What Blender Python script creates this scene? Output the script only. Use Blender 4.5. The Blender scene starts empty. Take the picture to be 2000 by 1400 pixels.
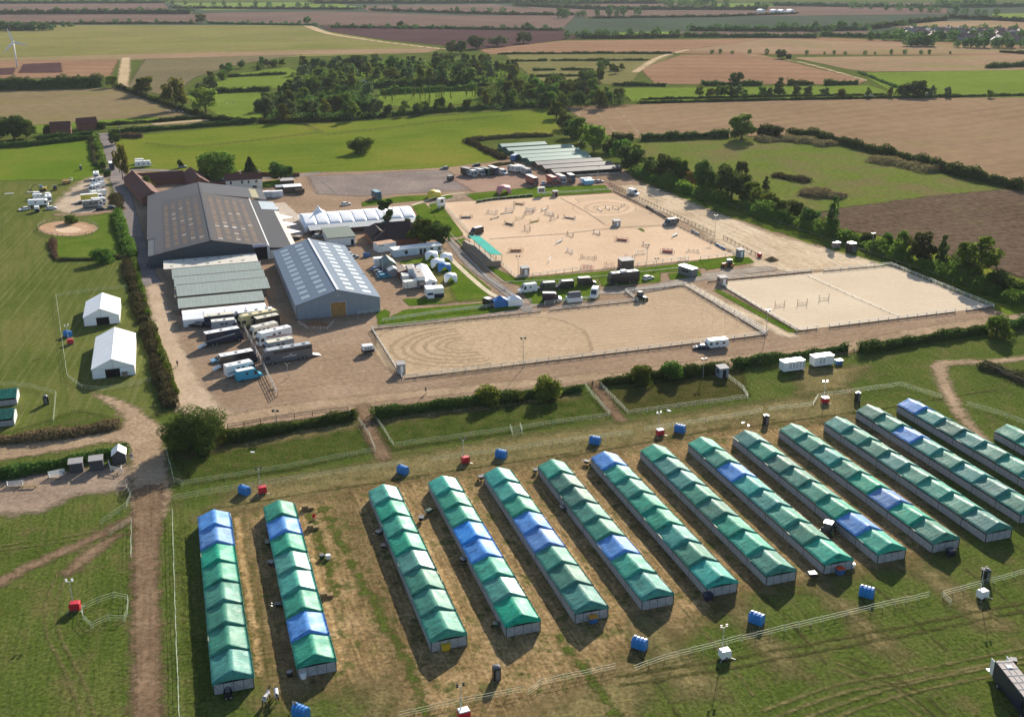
import bpy, math, random
import numpy as np
from mathutils import Vector, Matrix
R = math.radians
rnd = random.Random(7)
S = bpy.context.scene
col = S.collection

# ------------------------------------------------------------------ camera
CAM_F, CAM_P, CAM_R, CAM_H = 2053.8, .36107, -.00594, 98.0
fw = Vector((0, math.cos(CAM_P), -math.sin(CAM_P)))
_r0 = Vector((1, 0, 0)); _u0 = Vector((0, math.sin(CAM_P), math.cos(CAM_P)))
rt = _r0*math.cos(CAM_R)+_u0*math.sin(CAM_R)
up = -_r0*math.sin(CAM_R)+_u0*math.cos(CAM_R)
cd = bpy.data.cameras.new('camera'); cam = bpy.data.objects.new('camera', cd); col.objects.link(cam)
M = Matrix((rt, up, -fw)).transposed().to_4x4(); M.translation = (0, 0, CAM_H)
cam.matrix_world = M
cd.sensor_fit = 'HORIZONTAL'; cd.sensor_width = 36; cd.lens = 36*CAM_F/2000
cd.clip_start = 1; cd.clip_end = 20000
S.camera = cam

# ------------------------------------------------------------------ light
SUN_AZ, SUN_EL = R(17), R(22.5)
w = bpy.data.worlds.new('World'); S.world = w; w.use_nodes = True
nt = w.node_tree
sky = nt.nodes.new('ShaderNodeTexSky'); sky.sky_type = 'NISHITA'; sky.sun_disc = False
sky.sun_elevation = SUN_EL; sky.sun_rotation = SUN_AZ
nt.links.new(sky.outputs[0], nt.nodes['Background'].inputs[0])
nt.nodes['Background'].inputs[1].default_value = .085
sl = bpy.data.lights.new('sun', 'SUN'); sl.energy = 5.0; sl.angle = R(.55); sl.color = (1, .91, .78)
so = bpy.data.objects.new('sun', sl); col.objects.link(so)
so.rotation_euler = Vector((math.sin(SUN_AZ)*math.cos(SUN_EL), math.cos(SUN_AZ)*math.cos(SUN_EL), math.sin(SUN_EL))).to_track_quat('Z', 'Y').to_euler()
S.view_settings.view_transform = 'Standard'; S.view_settings.look = 'None'
S.view_settings.exposure = 1.0; S.view_settings.gamma = 1
S.render.engine = 'CYCLES'
S.cycles.use_denoising = True
S.cycles.max_bounces = 6; S.cycles.transparent_max_bounces = 16
S.cycles.volume_bounces = 0

# ------------------------------------------------------------------ survey: photo point -> ground point, and the site's own grid (a across, b along the stable rows)
TH = -.30965
UU = Vector((math.sin(TH), math.cos(TH), 0)); VV = Vector((math.cos(TH), -math.sin(TH), 0))
ROW = math.atan2(VV.y, VV.x)
def G(x, y, z=0.):
    d = fw*CAM_F+rt*(x-1000)-up*(y-700)
    t = (z-CAM_H)/d.z
    return Vector((d.x*t, d.y*t, z))
def W(a, b, z=0.): return VV*a+UU*b+Vector((0, 0, z))
def proj(p):
    d = Vector(p)-Vector((0, 0, CAM_H)); z = d.dot(fw)
    return 1000+CAM_F*d.dot(rt)/z, 700-CAM_F*d.dot(up)/z
def hgt(x, y, yt):
    g = G(x, y); lo, hi = 0., 90.
    for _ in range(30):
        m = (lo+hi)/2
        if proj(g+Vector((0, 0, m)))[1] > yt: lo = m
        else: hi = m
    return lo
def mpp(x, y):                       # metres across one photo pixel at a ground point
    return (G(x, y)-Vector((0, 0, CAM_H))).dot(fw)/CAM_F

# ------------------------------------------------------------------ materials
def _new(name):
    m = bpy.data.materials.new(name); m.use_nodes = True
    n = m.node_tree; b = n.nodes['Principled BSDF']
    return m, n, b
def noise(n, scale, detail=4, vec=None, rough=.55):
    t = n.nodes.new('ShaderNodeTexNoise'); t.inputs['Scale'].default_value = scale
    t.inputs['Detail'].default_value = detail; t.inputs['Roughness'].default_value = rough
    if vec: n.links.new(vec, t.inputs['Vector'])
    return t.outputs['Fac']
def ramp(n, fac, stops):
    r = n.nodes.new('ShaderNodeValToRGB'); e = r.color_ramp.elements
    e[0].position, e[0].color = stops[0][0], (*stops[0][1], 1)
    e[1].position, e[1].color = stops[-1][0], (*stops[-1][1], 1)
    for p, c in stops[1:-1]:
        k = e.new(p); k.color = (*c, 1)
    n.links.new(fac, r.inputs[0]); return r.outputs[0]
def mix(n, fac, a, b, mode='MIX'):
    m = n.nodes.new('ShaderNodeMix'); m.data_type = 'RGBA'; m.blend_type = mode
    for i, v in ((0, fac), (6, a), (7, b)):
        if hasattr(v, 'is_linked') or isinstance(v, bpy.types.NodeSocket): n.links.new(v, m.inputs[i])
        elif i == 0: m.inputs[0].default_value = v
        else: m.inputs[i].default_value = (*v, 1)
    return m.outputs[2]
def maprange(n, v, a, b, c=0, d=1):
    m = n.nodes.new('ShaderNodeMapRange'); n.links.new(v, m.inputs[0])
    for i, k in enumerate((a, b, c, d)): m.inputs[i+1].default_value = k
    return m.outputs[0]
def math_(n, op, a, b):
    m = n.nodes.new('ShaderNodeMath'); m.operation = op
    for i, v in enumerate((a, b)):
        if isinstance(v, bpy.types.NodeSocket): n.links.new(v, m.inputs[i])
        else: m.inputs[i].default_value = v
    return m.outputs[0]
def mapped(n, src, ang, sc):
    m = n.nodes.new('ShaderNodeMapping'); m.vector_type = 'TEXTURE'
    m.inputs['Rotation'].default_value = (0, 0, ang); m.inputs['Scale'].default_value = sc
    n.links.new(src, m.inputs[0]); return m.outputs[0]

_mats = {}
def paint(name, c, rough=.55, spec=.4, metal=0, var=.12, scale=.8):
    if name in _mats: return _mats[name]
    m, n, b = _new(name)
    g = n.nodes.new('ShaderNodeNewGeometry')
    f = noise(n, scale, 5, g.outputs['Position'])
    d = tuple(x*(1-var) for x in c); l = tuple(min(1, x*(1+var)) for x in c)
    n.links.new(ramp(n, f, [(.3, d), (.7, l)]), b.inputs['Base Color'])
    b.inputs['Roughness'].default_value = rough; b.inputs['Specular IOR Level'].default_value = spec
    b.inputs['Metallic'].default_value = metal
    _mats[name] = m; return m
def surf(name, cols, s1=.05, s2=.6, streak=None, edge=None, fine=.25, patch=None, rough=.95, bands=None, bump=None):
    """ground: cols = three tones over a broad noise, fine grain, optional streaks (angle, length, width, strength, colour),
    edge = (softness in m, ragged amplitude in m, noise scale) read from the sheet's edge distance"""
    if name in _mats: return _mats[name]
    m, n, b = _new(name)
    g = n.nodes.new('ShaderNodeNewGeometry'); pos = g.outputs['Position']
    c = ramp(n, noise(n, s1, 6, pos, .62), [(.34, cols[0]), (.5, cols[1]), (.66, cols[2])])
    for st in (streak if isinstance(streak, list) else [streak] if streak else []):
        ang, ln, wd, amt, sc = st
        f = noise(n, 1., 3, mapped(n, pos, ang, (ln, wd, 1)), .5)
        c = mix(n, maprange(n, f, .47, .68, 0, amt), c, sc)
    if bands:
        for ang, period, amt, sc in bands:
            wv = n.nodes.new('ShaderNodeTexWave'); wv.inputs['Scale'].default_value = .314/period
            wv.inputs['Distortion'].default_value = 1.2; wv.inputs['Detail'].default_value = 2; wv.inputs['Detail Scale'].default_value = .6
            n.links.new(mapped(n, pos, ang, (1, 1, 1)), wv.inputs[0])
            c = mix(n, maprange(n, wv.outputs['Fac'], .3, 1, 0, amt), c, sc)
    for pt in (patch if isinstance(patch, list) else [patch] if patch else []):
        sc, lo, hi, amt, pc = pt
        f = noise(n, sc, 7, pos, .65)
        c = mix(n, maprange(n, f, lo, hi, 0, amt), c, pc)
    f2 = noise(n, s2, 8, pos, .7)
    c = mix(n, 1., c, ramp(n, f2, [(.3, (1-fine*1.6,)*3), (.7, (1+fine,)*3)]), 'MULTIPLY')
    n.links.new(c, b.inputs['Base Color'])
    b.inputs['Roughness'].default_value = rough; b.inputs['Specular IOR Level'].default_value = 0
    bp = n.nodes.new('ShaderNodeBump'); bp.inputs['Strength'].default_value = .8; bp.inputs['Distance'].default_value = bump if bump is not None else fine*.42/max(s2, .12)
    n.links.new(f2, bp.inputs['Height']); n.links.new(bp.outputs[0], b.inputs['Normal'])
    if edge:
        soft, amp, es = edge
        at = n.nodes.new('ShaderNodeAttribute'); at.attribute_name = 'edge'
        f = noise(n, es, 6, pos, .7)
        e = math_(n, 'ADD', at.outputs['Fac'], math_(n, 'MULTIPLY', math_(n, 'SUBTRACT', f, .5), amp*3))
        n.links.new(maprange(n, e, -soft/2, soft/2, 0, 1), b.inputs['Alpha'])
    _mats[name] = m; return m
def foliage(name, c1, c2, trans=.35):
    m, n, b = _new(name)
    g = n.nodes.new('ShaderNodeNewGeometry'); oi = n.nodes.new('ShaderNodeObjectInfo')
    f = noise(n, .45, 4, g.outputs['Position'])
    c = ramp(n, f, [(.3, c1), (.7, c2)])
    hs = n.nodes.new('ShaderNodeHueSaturation')
    n.links.new(maprange(n, oi.outputs['Random'], 0, 1, .455, .53), hs.inputs['Hue'])
    n.links.new(maprange(n, oi.outputs['Random'], 0, 1, .7, 1.5), hs.inputs['Value'])
    n.links.new(c, hs.inputs['Color'])
    n.nodes.remove(b)
    d = n.nodes.new('ShaderNodeBsdfDiffuse'); t = n.nodes.new('ShaderNodeBsdfTranslucent'); mx = n.nodes.new('ShaderNodeMixShader')
    n.links.new(hs.outputs[0], d.inputs[0]); n.links.new(hs.outputs[0], t.inputs[0])
    mx.inputs[0].default_value = trans
    n.links.new(d.outputs[0], mx.inputs[1]); n.links.new(t.outputs[0], mx.inputs[2])
    n.links.new(mx.outputs[0], n.nodes['Material Output'].inputs[0])
    _mats[name] = m; return m
def ribbed(name, c, c2, period, rough=.5, axis=0, spec=.4, amt=.5):
    """sheeting with ribs across local axis; dirt over it"""
    if name in _mats: return _mats[name]
    m, n, b = _new(name)
    tc = n.nodes.new('ShaderNodeTexCoord'); pos = tc.outputs['Object']
    wv = n.nodes.new('ShaderNodeTexWave'); wv.bands_direction = 'XYZ'[axis]; wv.inputs['Scale'].default_value = 1/period*.314
    n.links.new(pos, wv.inputs[0])
    f = noise(n, .25, 6, mapped(n, pos, 0, (.3, 1, 1) if axis == 0 else (1, .3, 1)), .65)
    cc = ramp(n, f, [(.3, tuple(x*.82 for x in c)), (.7, c)])
    cc = mix(n, maprange(n, wv.outputs['Fac'], .55, 1, 0, amt), cc, c2)
    n.links.new(cc, b.inputs['Base Color'])
    b.inputs['Roughness'].default_value = rough; b.inputs['Specular IOR Level'].default_value = spec
    _mats[name] = m; return m

# ------------------------------------------------------------------ mesh helpers
class MB:
    def __init__(s): s.v = []; s.f = []; s.m = []; s.mats = []
    def mi(s, m):
        if m not in s.mats: s.mats.append(m)
        return s.mats.index(m)
    def poly(s, pts, m):
        i = len(s.v); s.v += [tuple(p) for p in pts]; s.f.append(list(range(i, i+len(pts)))); s.m.append(s.mi(m)); return s
    def box(s, x0, x1, y0, y1, z0, z1, m, top=None):
        i = len(s.v)
        s.v += [(x0,y0,z0),(x1,y0,z0),(x1,y1,z0),(x0,y1,z0),(x0,y0,z1),(x1,y0,z1),(x1,y1,z1),(x0,y1,z1)]
        fs = [(3,2,1,0),(4,5,6,7),(0,1,5,4),(1,2,6,5),(2,3,7,6),(3,0,4,7)]
        for k, f in enumerate(fs):
            s.f.append([i+q for q in f]); s.m.append(s.mi(top if (top and k == 1) else m))
        return s
    def prism(s, prof, y0, y1, m, cap=None, inset=0, mm=None):
        """side profile (x,z) extruded over y; inset narrows points above mid height"""
        i = len(s.v); k = len(prof)
        zs = [p[1] for p in prof]; zm = min(zs)+(max(zs)-min(zs))*.55
        def yy(y, z, sg): return y+(inset*sg if z > zm else 0)
        s.v += [(x, yy(y0, z, 1), z) for x, z in prof]+[(x, yy(y1, z, -1), z) for x, z in prof]
        for q in range(k):
            r = (q+1) % k
            s.f.append([i+q, i+r, i+k+r, i+k+q]); s.m.append(s.mi((mm or {}).get(q, m)))
        s.f.append([i+q for q in range(k)][::-1]); s.m.append(s.mi(cap or m))
        s.f.append([i+k+q for q in range(k)]); s.m.append(s.mi(cap or m))
        return s
    def prismy(s, prof, x0, x1, m, cap=None, mm=None):
        """end profile (y,z) extruded over x"""
        i = len(s.v); k = len(prof)
        s.v += [(x0, y, z) for y, z in prof]+[(x1, y, z) for y, z in prof]
        for q in range(k):
            r = (q+1) % k
            s.f.append([i+q, i+r, i+k+r, i+k+q]); s.m.append(s.mi((mm or {}).get(q, m)))
        s.f.append([i+q for q in range(k)][::-1]); s.m.append(s.mi(cap or m))
        s.f.append([i+k+q for q in range(k)]); s.m.append(s.mi(cap or m))
        return s
    def cyl(s, p0, p1, r0, r1, m, n=8, cap=True):
        p0, p1 = Vector(p0), Vector(p1); d = (p1-p0).normalized()
        a = d.orthogonal().normalized(); b = d.cross(a); i = len(s.v)
        for p, r in ((p0, r0), (p1, r1)):
            for k in range(n):
                t = 2*math.pi*k/n; s.v.append(tuple(p+(a*math.cos(t)+b*math.sin(t))*r))
        for k in range(n):
            q = (k+1) % n; s.f.append([i+k, i+q, i+n+q, i+n+k]); s.m.append(s.mi(m))
        if cap:
            s.f.append([i+k for k in range(n)][::-1]); s.m.append(s.mi(m))
            s.f.append([i+n+k for k in range(n)]); s.m.append(s.mi(m))
        return s
    def bar(s, p0, p1, t, m): return s.cyl(p0, p1, t*.6, t*.6, m, 4)
    def loft(s, rings, m, closed=True):
        i = len(s.v); k = len(rings[0])
        for r in rings: s.v += [tuple(p) for p in r]
        for j in range(len(rings)-1):
            for q in range(k):
                r = (q+1) % k
                s.f.append([i+j*k+q, i+j*k+r, i+(j+1)*k+r, i+(j+1)*k+q]); s.m.append(s.mi(m))
        s.f.append([i+q for q in range(k)][::-1]); s.m.append(s.mi(m))
        s.f.append([i+(len(rings)-1)*k+q for q in range(k)]); s.m.append(s.mi(m))
        return s
    def mesh(s, name, smooth=False):
        me = bpy.data.meshes.new(name); me.from_pydata(s.v, [], s.f)
        for m in s.mats: me.materials.append(m)
        me.polygons.foreach_set('material_index', s.m)
        if smooth: me.polygons.foreach_set('use_smooth', [True]*len(s.f))
        me.update(); return me
    def build(s, name, parent=None, label=None, smooth=False):
        return link(name, s.mesh(name, smooth), parent, label)
def link(name, me, parent=None, label=None):
    o = bpy.data.objects.new(name, me); col.objects.link(o)
    if parent: o.parent = parent
    if label: o['label'] = label
    return o
def thing(name, label, cat, loc=(0, 0, 0), rz=0., group=None, sc=None):
    o = bpy.data.objects.new(name, None); col.objects.link(o)
    o.location = loc; o.rotation_euler = (0, 0, rz); o['label'] = label; o['category'] = cat
    o.empty_display_size = .3
    if group: o['group'] = group
    if sc: o.scale = sc
    return o
def tag(o, label, cat, group=None, kind=None):
    o['label'] = label; o['category'] = cat
    if group: o['group'] = group
    if kind: o['kind'] = kind
    return o
def copytree(o, label=None, loc=None, rz=None, sc=None):
    c = o.copy(); col.objects.link(c)
    if label: c['label'] = label
    if loc is not None: c.location = loc
    if rz is not None: c.rotation_euler = (0, 0, rz)
    if sc is not None: c.scale = sc
    for ch in list(o.children):
        d = ch.copy(); col.objects.link(d); d.parent = c
        for g in list(ch.children):
            e = g.copy(); col.objects.link(e); e.parent = d
    return c
def heading(p, q):
    a, b = G(*p), G(*q); return math.atan2(b.y-a.y, b.x-a.x)

# ------------------------------------------------------------------ ground sheets
def _sd_poly(P, poly):
    n = len(poly); inside = np.zeros(len(P), bool); d = np.full(len(P), 1e18)
    for i in range(n):
        a = poly[i]; b = poly[(i+1) % n]; e = b-a
        t = np.clip(((P-a)@e)/max(e@e, 1e-9), 0, 1)
        q = P-(a+t[:, None]*e); d = np.minimum(d, (q*q).sum(1))
        c = ((a[1] > P[:, 1]) != (b[1] > P[:, 1]))
        with np.errstate(divide='ignore', invalid='ignore'):
            xi = (b[0]-a[0])*(P[:, 1]-a[1])/(b[1]-a[1])+a[0]
        inside ^= c & (P[:, 0] < xi)
    return np.where(inside, 1, -1)*np.sqrt(d)
def _sd_line(P, pts, ws):
    d = np.full(len(P), -1e18)
    for i in range(len(pts)-1):
        a, b = pts[i], pts[i+1]; e = b-a
        t = np.clip(((P-a)@e)/max(e@e, 1e-9), 0, 1)
        q = P-(a+t[:, None]*e)
        d = np.maximum(d, (ws[i]+(ws[i+1]-ws[i])*t)/2-np.sqrt((q*q).sum(1)))
    return d
def catmull(pts, k=6, closed=False):
    pts = [np.array(p, float) for p in pts]; n = len(pts); out = []
    rng = range(n) if closed else range(n-1)
    for i in rng:
        p = [pts[(i+j) % n] if closed else pts[min(max(i+j, 0), n-1)] for j in (-1, 0, 1, 2)]
        for t in np.arange(k)/k:
            out.append(.5*((2*p[1])+(-p[0]+p[2])*t+(2*p[0]-5*p[1]+4*p[2]-p[3])*t*t+(-p[0]+3*p[1]-3*p[2]+p[3])*t**3))
    if not closed: out.append(pts[-1])
    return out
_nsheet = [0]
def _sheet(name, sdf, lo, hi, res, z, m, margin, kind='structure', label=None):
    _nsheet[0] += 1; z += _nsheet[0]*.0002          # no two sheets ever share a plane
    # grid laid on the site's a/b axes
    na = max(2, int((hi[0]-lo[0])/res)+2); nb = max(2, int((hi[1]-lo[1])/res)+2)
    A, B = np.meshgrid(lo[0]+np.arange(na)*res, lo[1]+np.arange(nb)*res, indexing='ij')
    P = np.stack([A.ravel(), B.ravel()], 1); sd = sdf(P)
    ok = (sd > -margin).reshape(na, nb)
    cell = ok[:-1, :-1] | ok[1:, :-1] | ok[:-1, 1:] | ok[1:, 1:]
    ii, jj = np.nonzero(cell); base = ii*nb+jj
    F = np.stack([base, base+nb, base+nb+1, base+1], 1)
    used, inv = np.unique(F.ravel(), return_inverse=True); F = inv.reshape(-1, 4)
    Pu = P[used]
    X = Pu[:, :1]*np.array(VV[:2])+Pu[:, 1:]*np.array(UU[:2])
    V = np.c_[X, np.full(len(X), z)]
    me = bpy.data.meshes.new(name)
    me.vertices.add(len(V)); me.vertices.foreach_set('co', V.ravel())
    me.loops.add(F.size); me.loops.foreach_set('vertex_index', F.ravel().astype(np.int32))
    me.polygons.add(len(F)); me.polygons.foreach_set('loop_start', np.arange(0, F.size, 4, dtype=np.int32))
    at = me.attributes.new('edge', 'FLOAT', 'POINT'); at.data.foreach_set('value', sd[used].astype(np.float32))
    me.materials.append(m); me.update(calc_edges=True); me.validate()
    o = link(name, me); o['kind'] = kind
    if label: o['label'] = label
    return o
def toab(p):
    g = G(*p); return np.array([g.dot(VV), g.dot(UU)])
def sheet(name, px, m, z, res=2., margin=2., smooth=False, grid=False, kind='structure'):
    pts = [np.array(p, float) for p in px] if grid else [toab(p) for p in px]
    if smooth: pts = catmull(pts, 6, True)
    pts = np.array(pts)
    return _sheet(name, lambda P: _sd_poly(P, pts), pts.min(0)-margin-res, pts.max(0)+margin+res, res, z, m, margin, kind)
def strip(name, px, width, m, z, res=1., margin=2., smooth=True, grid=False, kind='structure'):
    pts = [np.array(p, float) for p in px] if grid else [toab(p) for p in px]
    ws = list(width) if isinstance(width, (list, tuple)) else [width]*len(pts)
    if smooth and len(pts) > 2:
        k = 5; pp = catmull(pts, k); wl = np.interp(np.arange(len(pp))/k, np.arange(len(ws)), ws); pts = pp; ws = list(wl)
    pts = [np.array(p) for p in pts]; mw = max(ws)/2
    lo = np.min(pts, 0)-margin-mw-res; hi = np.max(pts, 0)+margin+mw+res
    return _sheet(name, lambda P: _sd_line(P, pts, ws), lo, hi, res, z, m, margin, kind)

# ================================================================== THE SETTING
GA = ROW                              # angle of the a axis
GB = ROW+math.pi/2                    # angle of the b axis (along the stable rows)
grass_near = surf('grass_near', [(.058,.088,.014), (.078,.11,.02), (.115,.13,.034)], .07, 1.6,
    streak=[(GA+.12, 16, .8, .5, (.112,.13,.038)), (GB, 12, .6, .55, (.04,.066,.012)), (GB+.02, 18, .5, .35, (.14,.135,.05))], patch=[(.16,.52,.7,.6,(.15,.11,.055)), (.8,.6,.72,.6,(.03,.045,.01))], fine=.45)
grass_lawn = surf('grass_lawn', [(.06,.105,.012), (.078,.125,.016), (.105,.145,.024)], .12, 1.2, fine=.28)
grass_past = surf('grass_pasture', [(.075,.098,.02), (.10,.118,.027), (.13,.132,.037)], .03, .9,
    streak=[(GB-.12, 60, 1.1, .65, (.16,.16,.06)), (GB+.1, 40, 2.2, .5, (.065,.095,.018))], fine=.2)
grass_mead = surf('grass_meadow', [(.088,.135,.014), (.118,.158,.018), (.165,.17,.028)], .014, .5,
    streak=(GA, 40, 6, .4, (.19,.18,.03)), fine=.16)
grass_rough = surf('grass_rough', [(.035,.052,.01), (.055,.075,.014), (.085,.095,.025)], .2, 2.2, fine=.5, patch=(.5,.55,.7,.6,(.10,.085,.04)))
straw = surf('straw_ground', [(.20,.135,.062), (.27,.185,.088), (.36,.25,.13)], .16, 1.4, edge=(7., 6, .3),
    streak=[(GB, 12, .5, .45, (.40,.29,.15)), (GB, 7, .6, .5, (.10,.075,.03))], patch=[(.3,.51,.63,.85,(.085,.098,.027)), (1.3,.62,.72,.7,(.07,.05,.025))], fine=.42)
worn = surf('worn_grass', [(.15,.13,.055), (.19,.155,.068), (.25,.20,.095)], .25, 1.6, edge=(4., 2.6, .3), fine=.4, patch=(.5,.5,.66,.7,(.07,.085,.022)))
dirt = surf('dirt_track', [(.155,.103,.064), (.19,.128,.08), (.24,.165,.105)], .09, 1.1, edge=(1.6, 1.5, .5), fine=.3,
    streak=(GB, 25, .55, .6, (.12,.08,.05)))
dirtc = surf('dirt_lane', [(.27,.195,.125), (.33,.24,.155), (.39,.285,.19)], .09, 1.1, edge=(1.8, 1.8, .45), fine=.28)
yardm = surf('yard_hardcore', [(.235,.162,.106), (.28,.194,.128), (.33,.235,.16)], .035, .8, edge=(1.5, 1.2, .4), fine=.22,
    streak=[(GA+.05, 24, 1.6, .35, (.36,.27,.20)), (GB, 24, 1.4, .25, (.22,.155,.11))], patch=[(.06,.54,.72,.5,(.19,.15,.125)), (.22,.6,.74,.5,(.40,.31,.22))])
greyst = surf('grey_hardstanding', [(.19,.155,.14), (.225,.185,.165), (.27,.22,.19)], .05, .8, edge=(3, 2, .3), fine=.2, patch=(.1,.55,.7,.5,(.30,.25,.20)))
asph = surf('tarmac', [(.16,.14,.135), (.2,.175,.165), (.25,.22,.2)], .08, 1.2, edge=(.6, .5, .5), fine=.15, streak=(GB, 30, .7, .35, (.27,.22,.19)))
pale = surf('pale_gravel', [(.40,.30,.20), (.50,.39,.265), (.60,.485,.345)], .03, .6, edge=(3.5, 3, .2), fine=.2,
    streak=[(GB, 26, 2, .55, (.66,.55,.41)), (GB, 16, 1.5, .35, (.34,.25,.16))], patch=(.09,.56,.72,.5,(.36,.27,.18)))
sandA = surf('arena_sand_main', [(.52,.375,.255), (.565,.415,.285), (.61,.455,.318)], .04, .9, edge=(.4, .2, .5), fine=.09,
    streak=[(GA+.1, 12, .7, .3, (.50,.36,.24)), (GB, 10, .6, .2, (.64,.49,.35))], patch=(.12,.55,.7,.3,(.64,.49,.35)))
sandA2 = surf('arena_sand_dark', [(.45,.335,.225), (.485,.36,.245), (.52,.39,.265)], .05, 1., edge=(.5, .4, .5), fine=.1, streak=(GA+.1, 14, .8, .3, (.55,.42,.3)))
sandB = surf('arena_sand_warmup', [(.37,.27,.18), (.41,.302,.202), (.455,.338,.228)], .03, .9, edge=(.4, .2, .5), fine=.1,
    bands=[(GB, 2.4, .32, (.33,.245,.15))], streak=(GA, 22, .7, .3, (.47,.355,.235)))
sandBt = surf('arena_sand_trodden', [(.38,.285,.18), (.415,.31,.20), (.44,.33,.215)], .08, .7, edge=(1.5, 1, .3), fine=.16, patch=(.9,.56,.66,.75,(.24,.175,.11)))
sandC = surf('arena_sand_collecting', [(.52,.425,.31), (.56,.46,.34), (.60,.50,.375)], .03, .9, edge=(.4, .2, .5), fine=.07, bands=[(GB, 2.6, .2, (.48,.385,.275))])
sandR = surf('ring_sand', [(.36,.225,.14), (.42,.27,.17), (.50,.34,.22)], .12, 1., edge=(.5, .3, .6), fine=.15)
paving = surf('concrete_path', [(.50,.43,.30), (.56,.48,.345), (.62,.53,.39)], .2, 1.4, edge=(.25, .12, .8), fine=.12)
apron = surf('concrete_apron', [(.42,.35,.29), (.47,.40,.33), (.52,.44,.37)], .2, 1.4, edge=(.25, .12, .8), fine=.12)
E_ = (3, 2.5, .1)
def field(n, c, ang=None, ln=120, wd=5, amt=.45, sc=None, fine=.12, s1=.008, patch=None, bands=None, s2=.12, edge=E_):
    d = tuple(x*.86 for x in c); l = tuple(x*1.13 for x in c)
    return surf(n, [d, c, l], s1, s2, streak=None if ang is None else (ang, ln, wd, amt, sc or d), fine=fine, edge=edge, patch=patch, bands=bands)
tanA = field('stubble_tan', (0.232, 0.156, 0.094), GA+.28, 150, 2.2, .6, (.185,.122,.078), bands=[(GA+.28+1.57, 16, .22, (.29,.21,.12))], patch=(.012,.52,.7,.5,(.24,.19,.09)))
tanB = field('stubble_orange', (0.258, 0.156, 0.095), GA-.5, 150, 4, .55, (.21,.12,.075), bands=[(GA-.5+1.57, 40, .4, (.19,.11,.065))])
tanC = field('stubble_buff', (0.266, 0.180, 0.112), GA+.2, 200, 7, .5, (.22,.155,.085), patch=(.006,.5,.64,.7,(.20,.18,.07)))
purp = field('bare_plough', (.075,.042,.042), GA, 200, 6, .4, (.085,.048,.046))
brow = field('ploughed_brown', (0.111, 0.078, 0.053), GA+.1, 26, 1.2, .6, (.17,.12,.08), fine=.35, patch=(.04,.54,.7,.6,(.13,.115,.05)), s1=.02, s2=.35)
olive = field('grass_olive', (.15,.14,.052), GA, 90, 6, .5, (.195,.165,.072))
olivt = field('stubble_green', (.175,.165,.055), GA+.1, 220, 10, .6, (.225,.18,.085), patch=(.006,.5,.64,.6,(.13,.155,.034)))
hayf = field('grass_hay', (0.191, 0.145, 0.081), GA-.3, 60, 3, .5, (.17,.15,.06), patch=(.02,.5,.66,.5,(.17,.155,.055)))
greyb = field('stubble_grey', (.15,.125,.068), GB+.5, 90, 5, .4, (.165,.14,.09))
brig = field('grass_bright', (.12,.17,.026), GA, 90, 8, .35, (.16,.195,.04))
brigF = field('grass_far_bright', (.135,.19,.04))
blue = field('far_crop', (.055,.075,.05), GA, 300, 14, .4, (.07,.075,.05))
plum = field('far_stubble', (.14,.095,.078), GA, 300, 10, .4, (.135,.10,.075))

# the ground itself
s_ = 9000
gm = MB().poly([(-s_,-200,0), (s_,-200,0), (s_,9000,0), (-s_,9000,0)], grass_near).build('ground'); gm['kind'] = 'structure'
FARZ = .25
def F(px, m, z=.12, res=12., margin=4.): return sheet('field', px, m, z, res, margin)
# distant farmland, far to near
F([(-400,4),(2400,4),(2400,66),(-400,66)], blue, .06, 60)
F([(-200,9),(322,7),(332,22),(-200,25)], plum, .14, 30); F([(332,6.5),(640,5),(705,15),(400,21)], brigF, .14, 30)
F([(700,12),(960,9),(1130,28),(960,27),(720,24)], plum, .14, 30)
F([(-200,28),(380,27),(386,46),(-200,48)], plum, .14, 25); F([(394,26),(640,23),(900,31),(1125,31),(1100,56),(620,50),(408,46)], plum, .16, 25)
F([(1000,9),(1850,6),(1850,28),(1150,36),(1060,22)], plum, .14, 30); F([(1370,8),(1500,6.5),(1530,13),(1420,16)], brigF, .18, 20)
F([(1150,38),(1790,31),(1700,58),(1330,60),(1190,48)], blue, .16, 25); F([(1780,43),(2200,38),(2200,62),(1850,58),(1715,53)], tanC, .18, 20)
F([(1935,28),(2200,22),(2200,42),(1940,37)], brigF, .2, 20)
F([(1300,62),(1700,60),(1700,72),(1330,70)], plum, .18, 20); F([(1200,64),(1320,62),(1300,76),(1215,74)], brigF, .2, 20)
F([(624,51),(1102,58),(1132,75),(940,97),(880,91),(760,79),(650,64)], purp, .2, 12)
F([(1100,80),(1330,78),(1600,74),(2200,98),(2200,110),(1480,107),(1320,105),(955,107),(935,98)], tanB, .2, 12)
F([(1500,76),(1950,92),(2060,98),(2060,106),(1500,105),(1330,100)], tanC, .22, 12)
F([(-300,62),(100,50),(600,50),(640,62),(760,82),(868,95),(840,104),(700,108),(450,116),(-300,128)], olivt, .2, 12)
F([(-300,121),(600,98),(860,95),(835,103),(560,108),(280,116),(-300,132)], tanC, .22, 10)
F([(-300,122),(232,117),(214,152),(-300,158)], tanB, .24, 10)
F([(36,144),(46,126),(118,123),(121,143)], purp, .26, 5, 1); F([(-60,150),(-50,137),(30,133),(24,147)], purp, .26, 5, 1)
F([(248,170),(284,115),(600,106),(470,126),(380,152),(345,182),(330,190)], greyb, .2, 8)
F([(985,107),(1320,107),(1300,118),(1250,138),(1235,166),(1050,162)], olive, .2, 8)
F([(1250,135),(1330,108),(1480,106),(1690,158),(1678,166),(1280,165)], tanB, .24, 8)
F([(1545,113),(2200,105),(2200,137),(1700,141),(1660,137)], tanC, .24, 8)
F([(1675,143),(2200,134),(2200,192),(1760,190)], brig, .24, 8)
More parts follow.
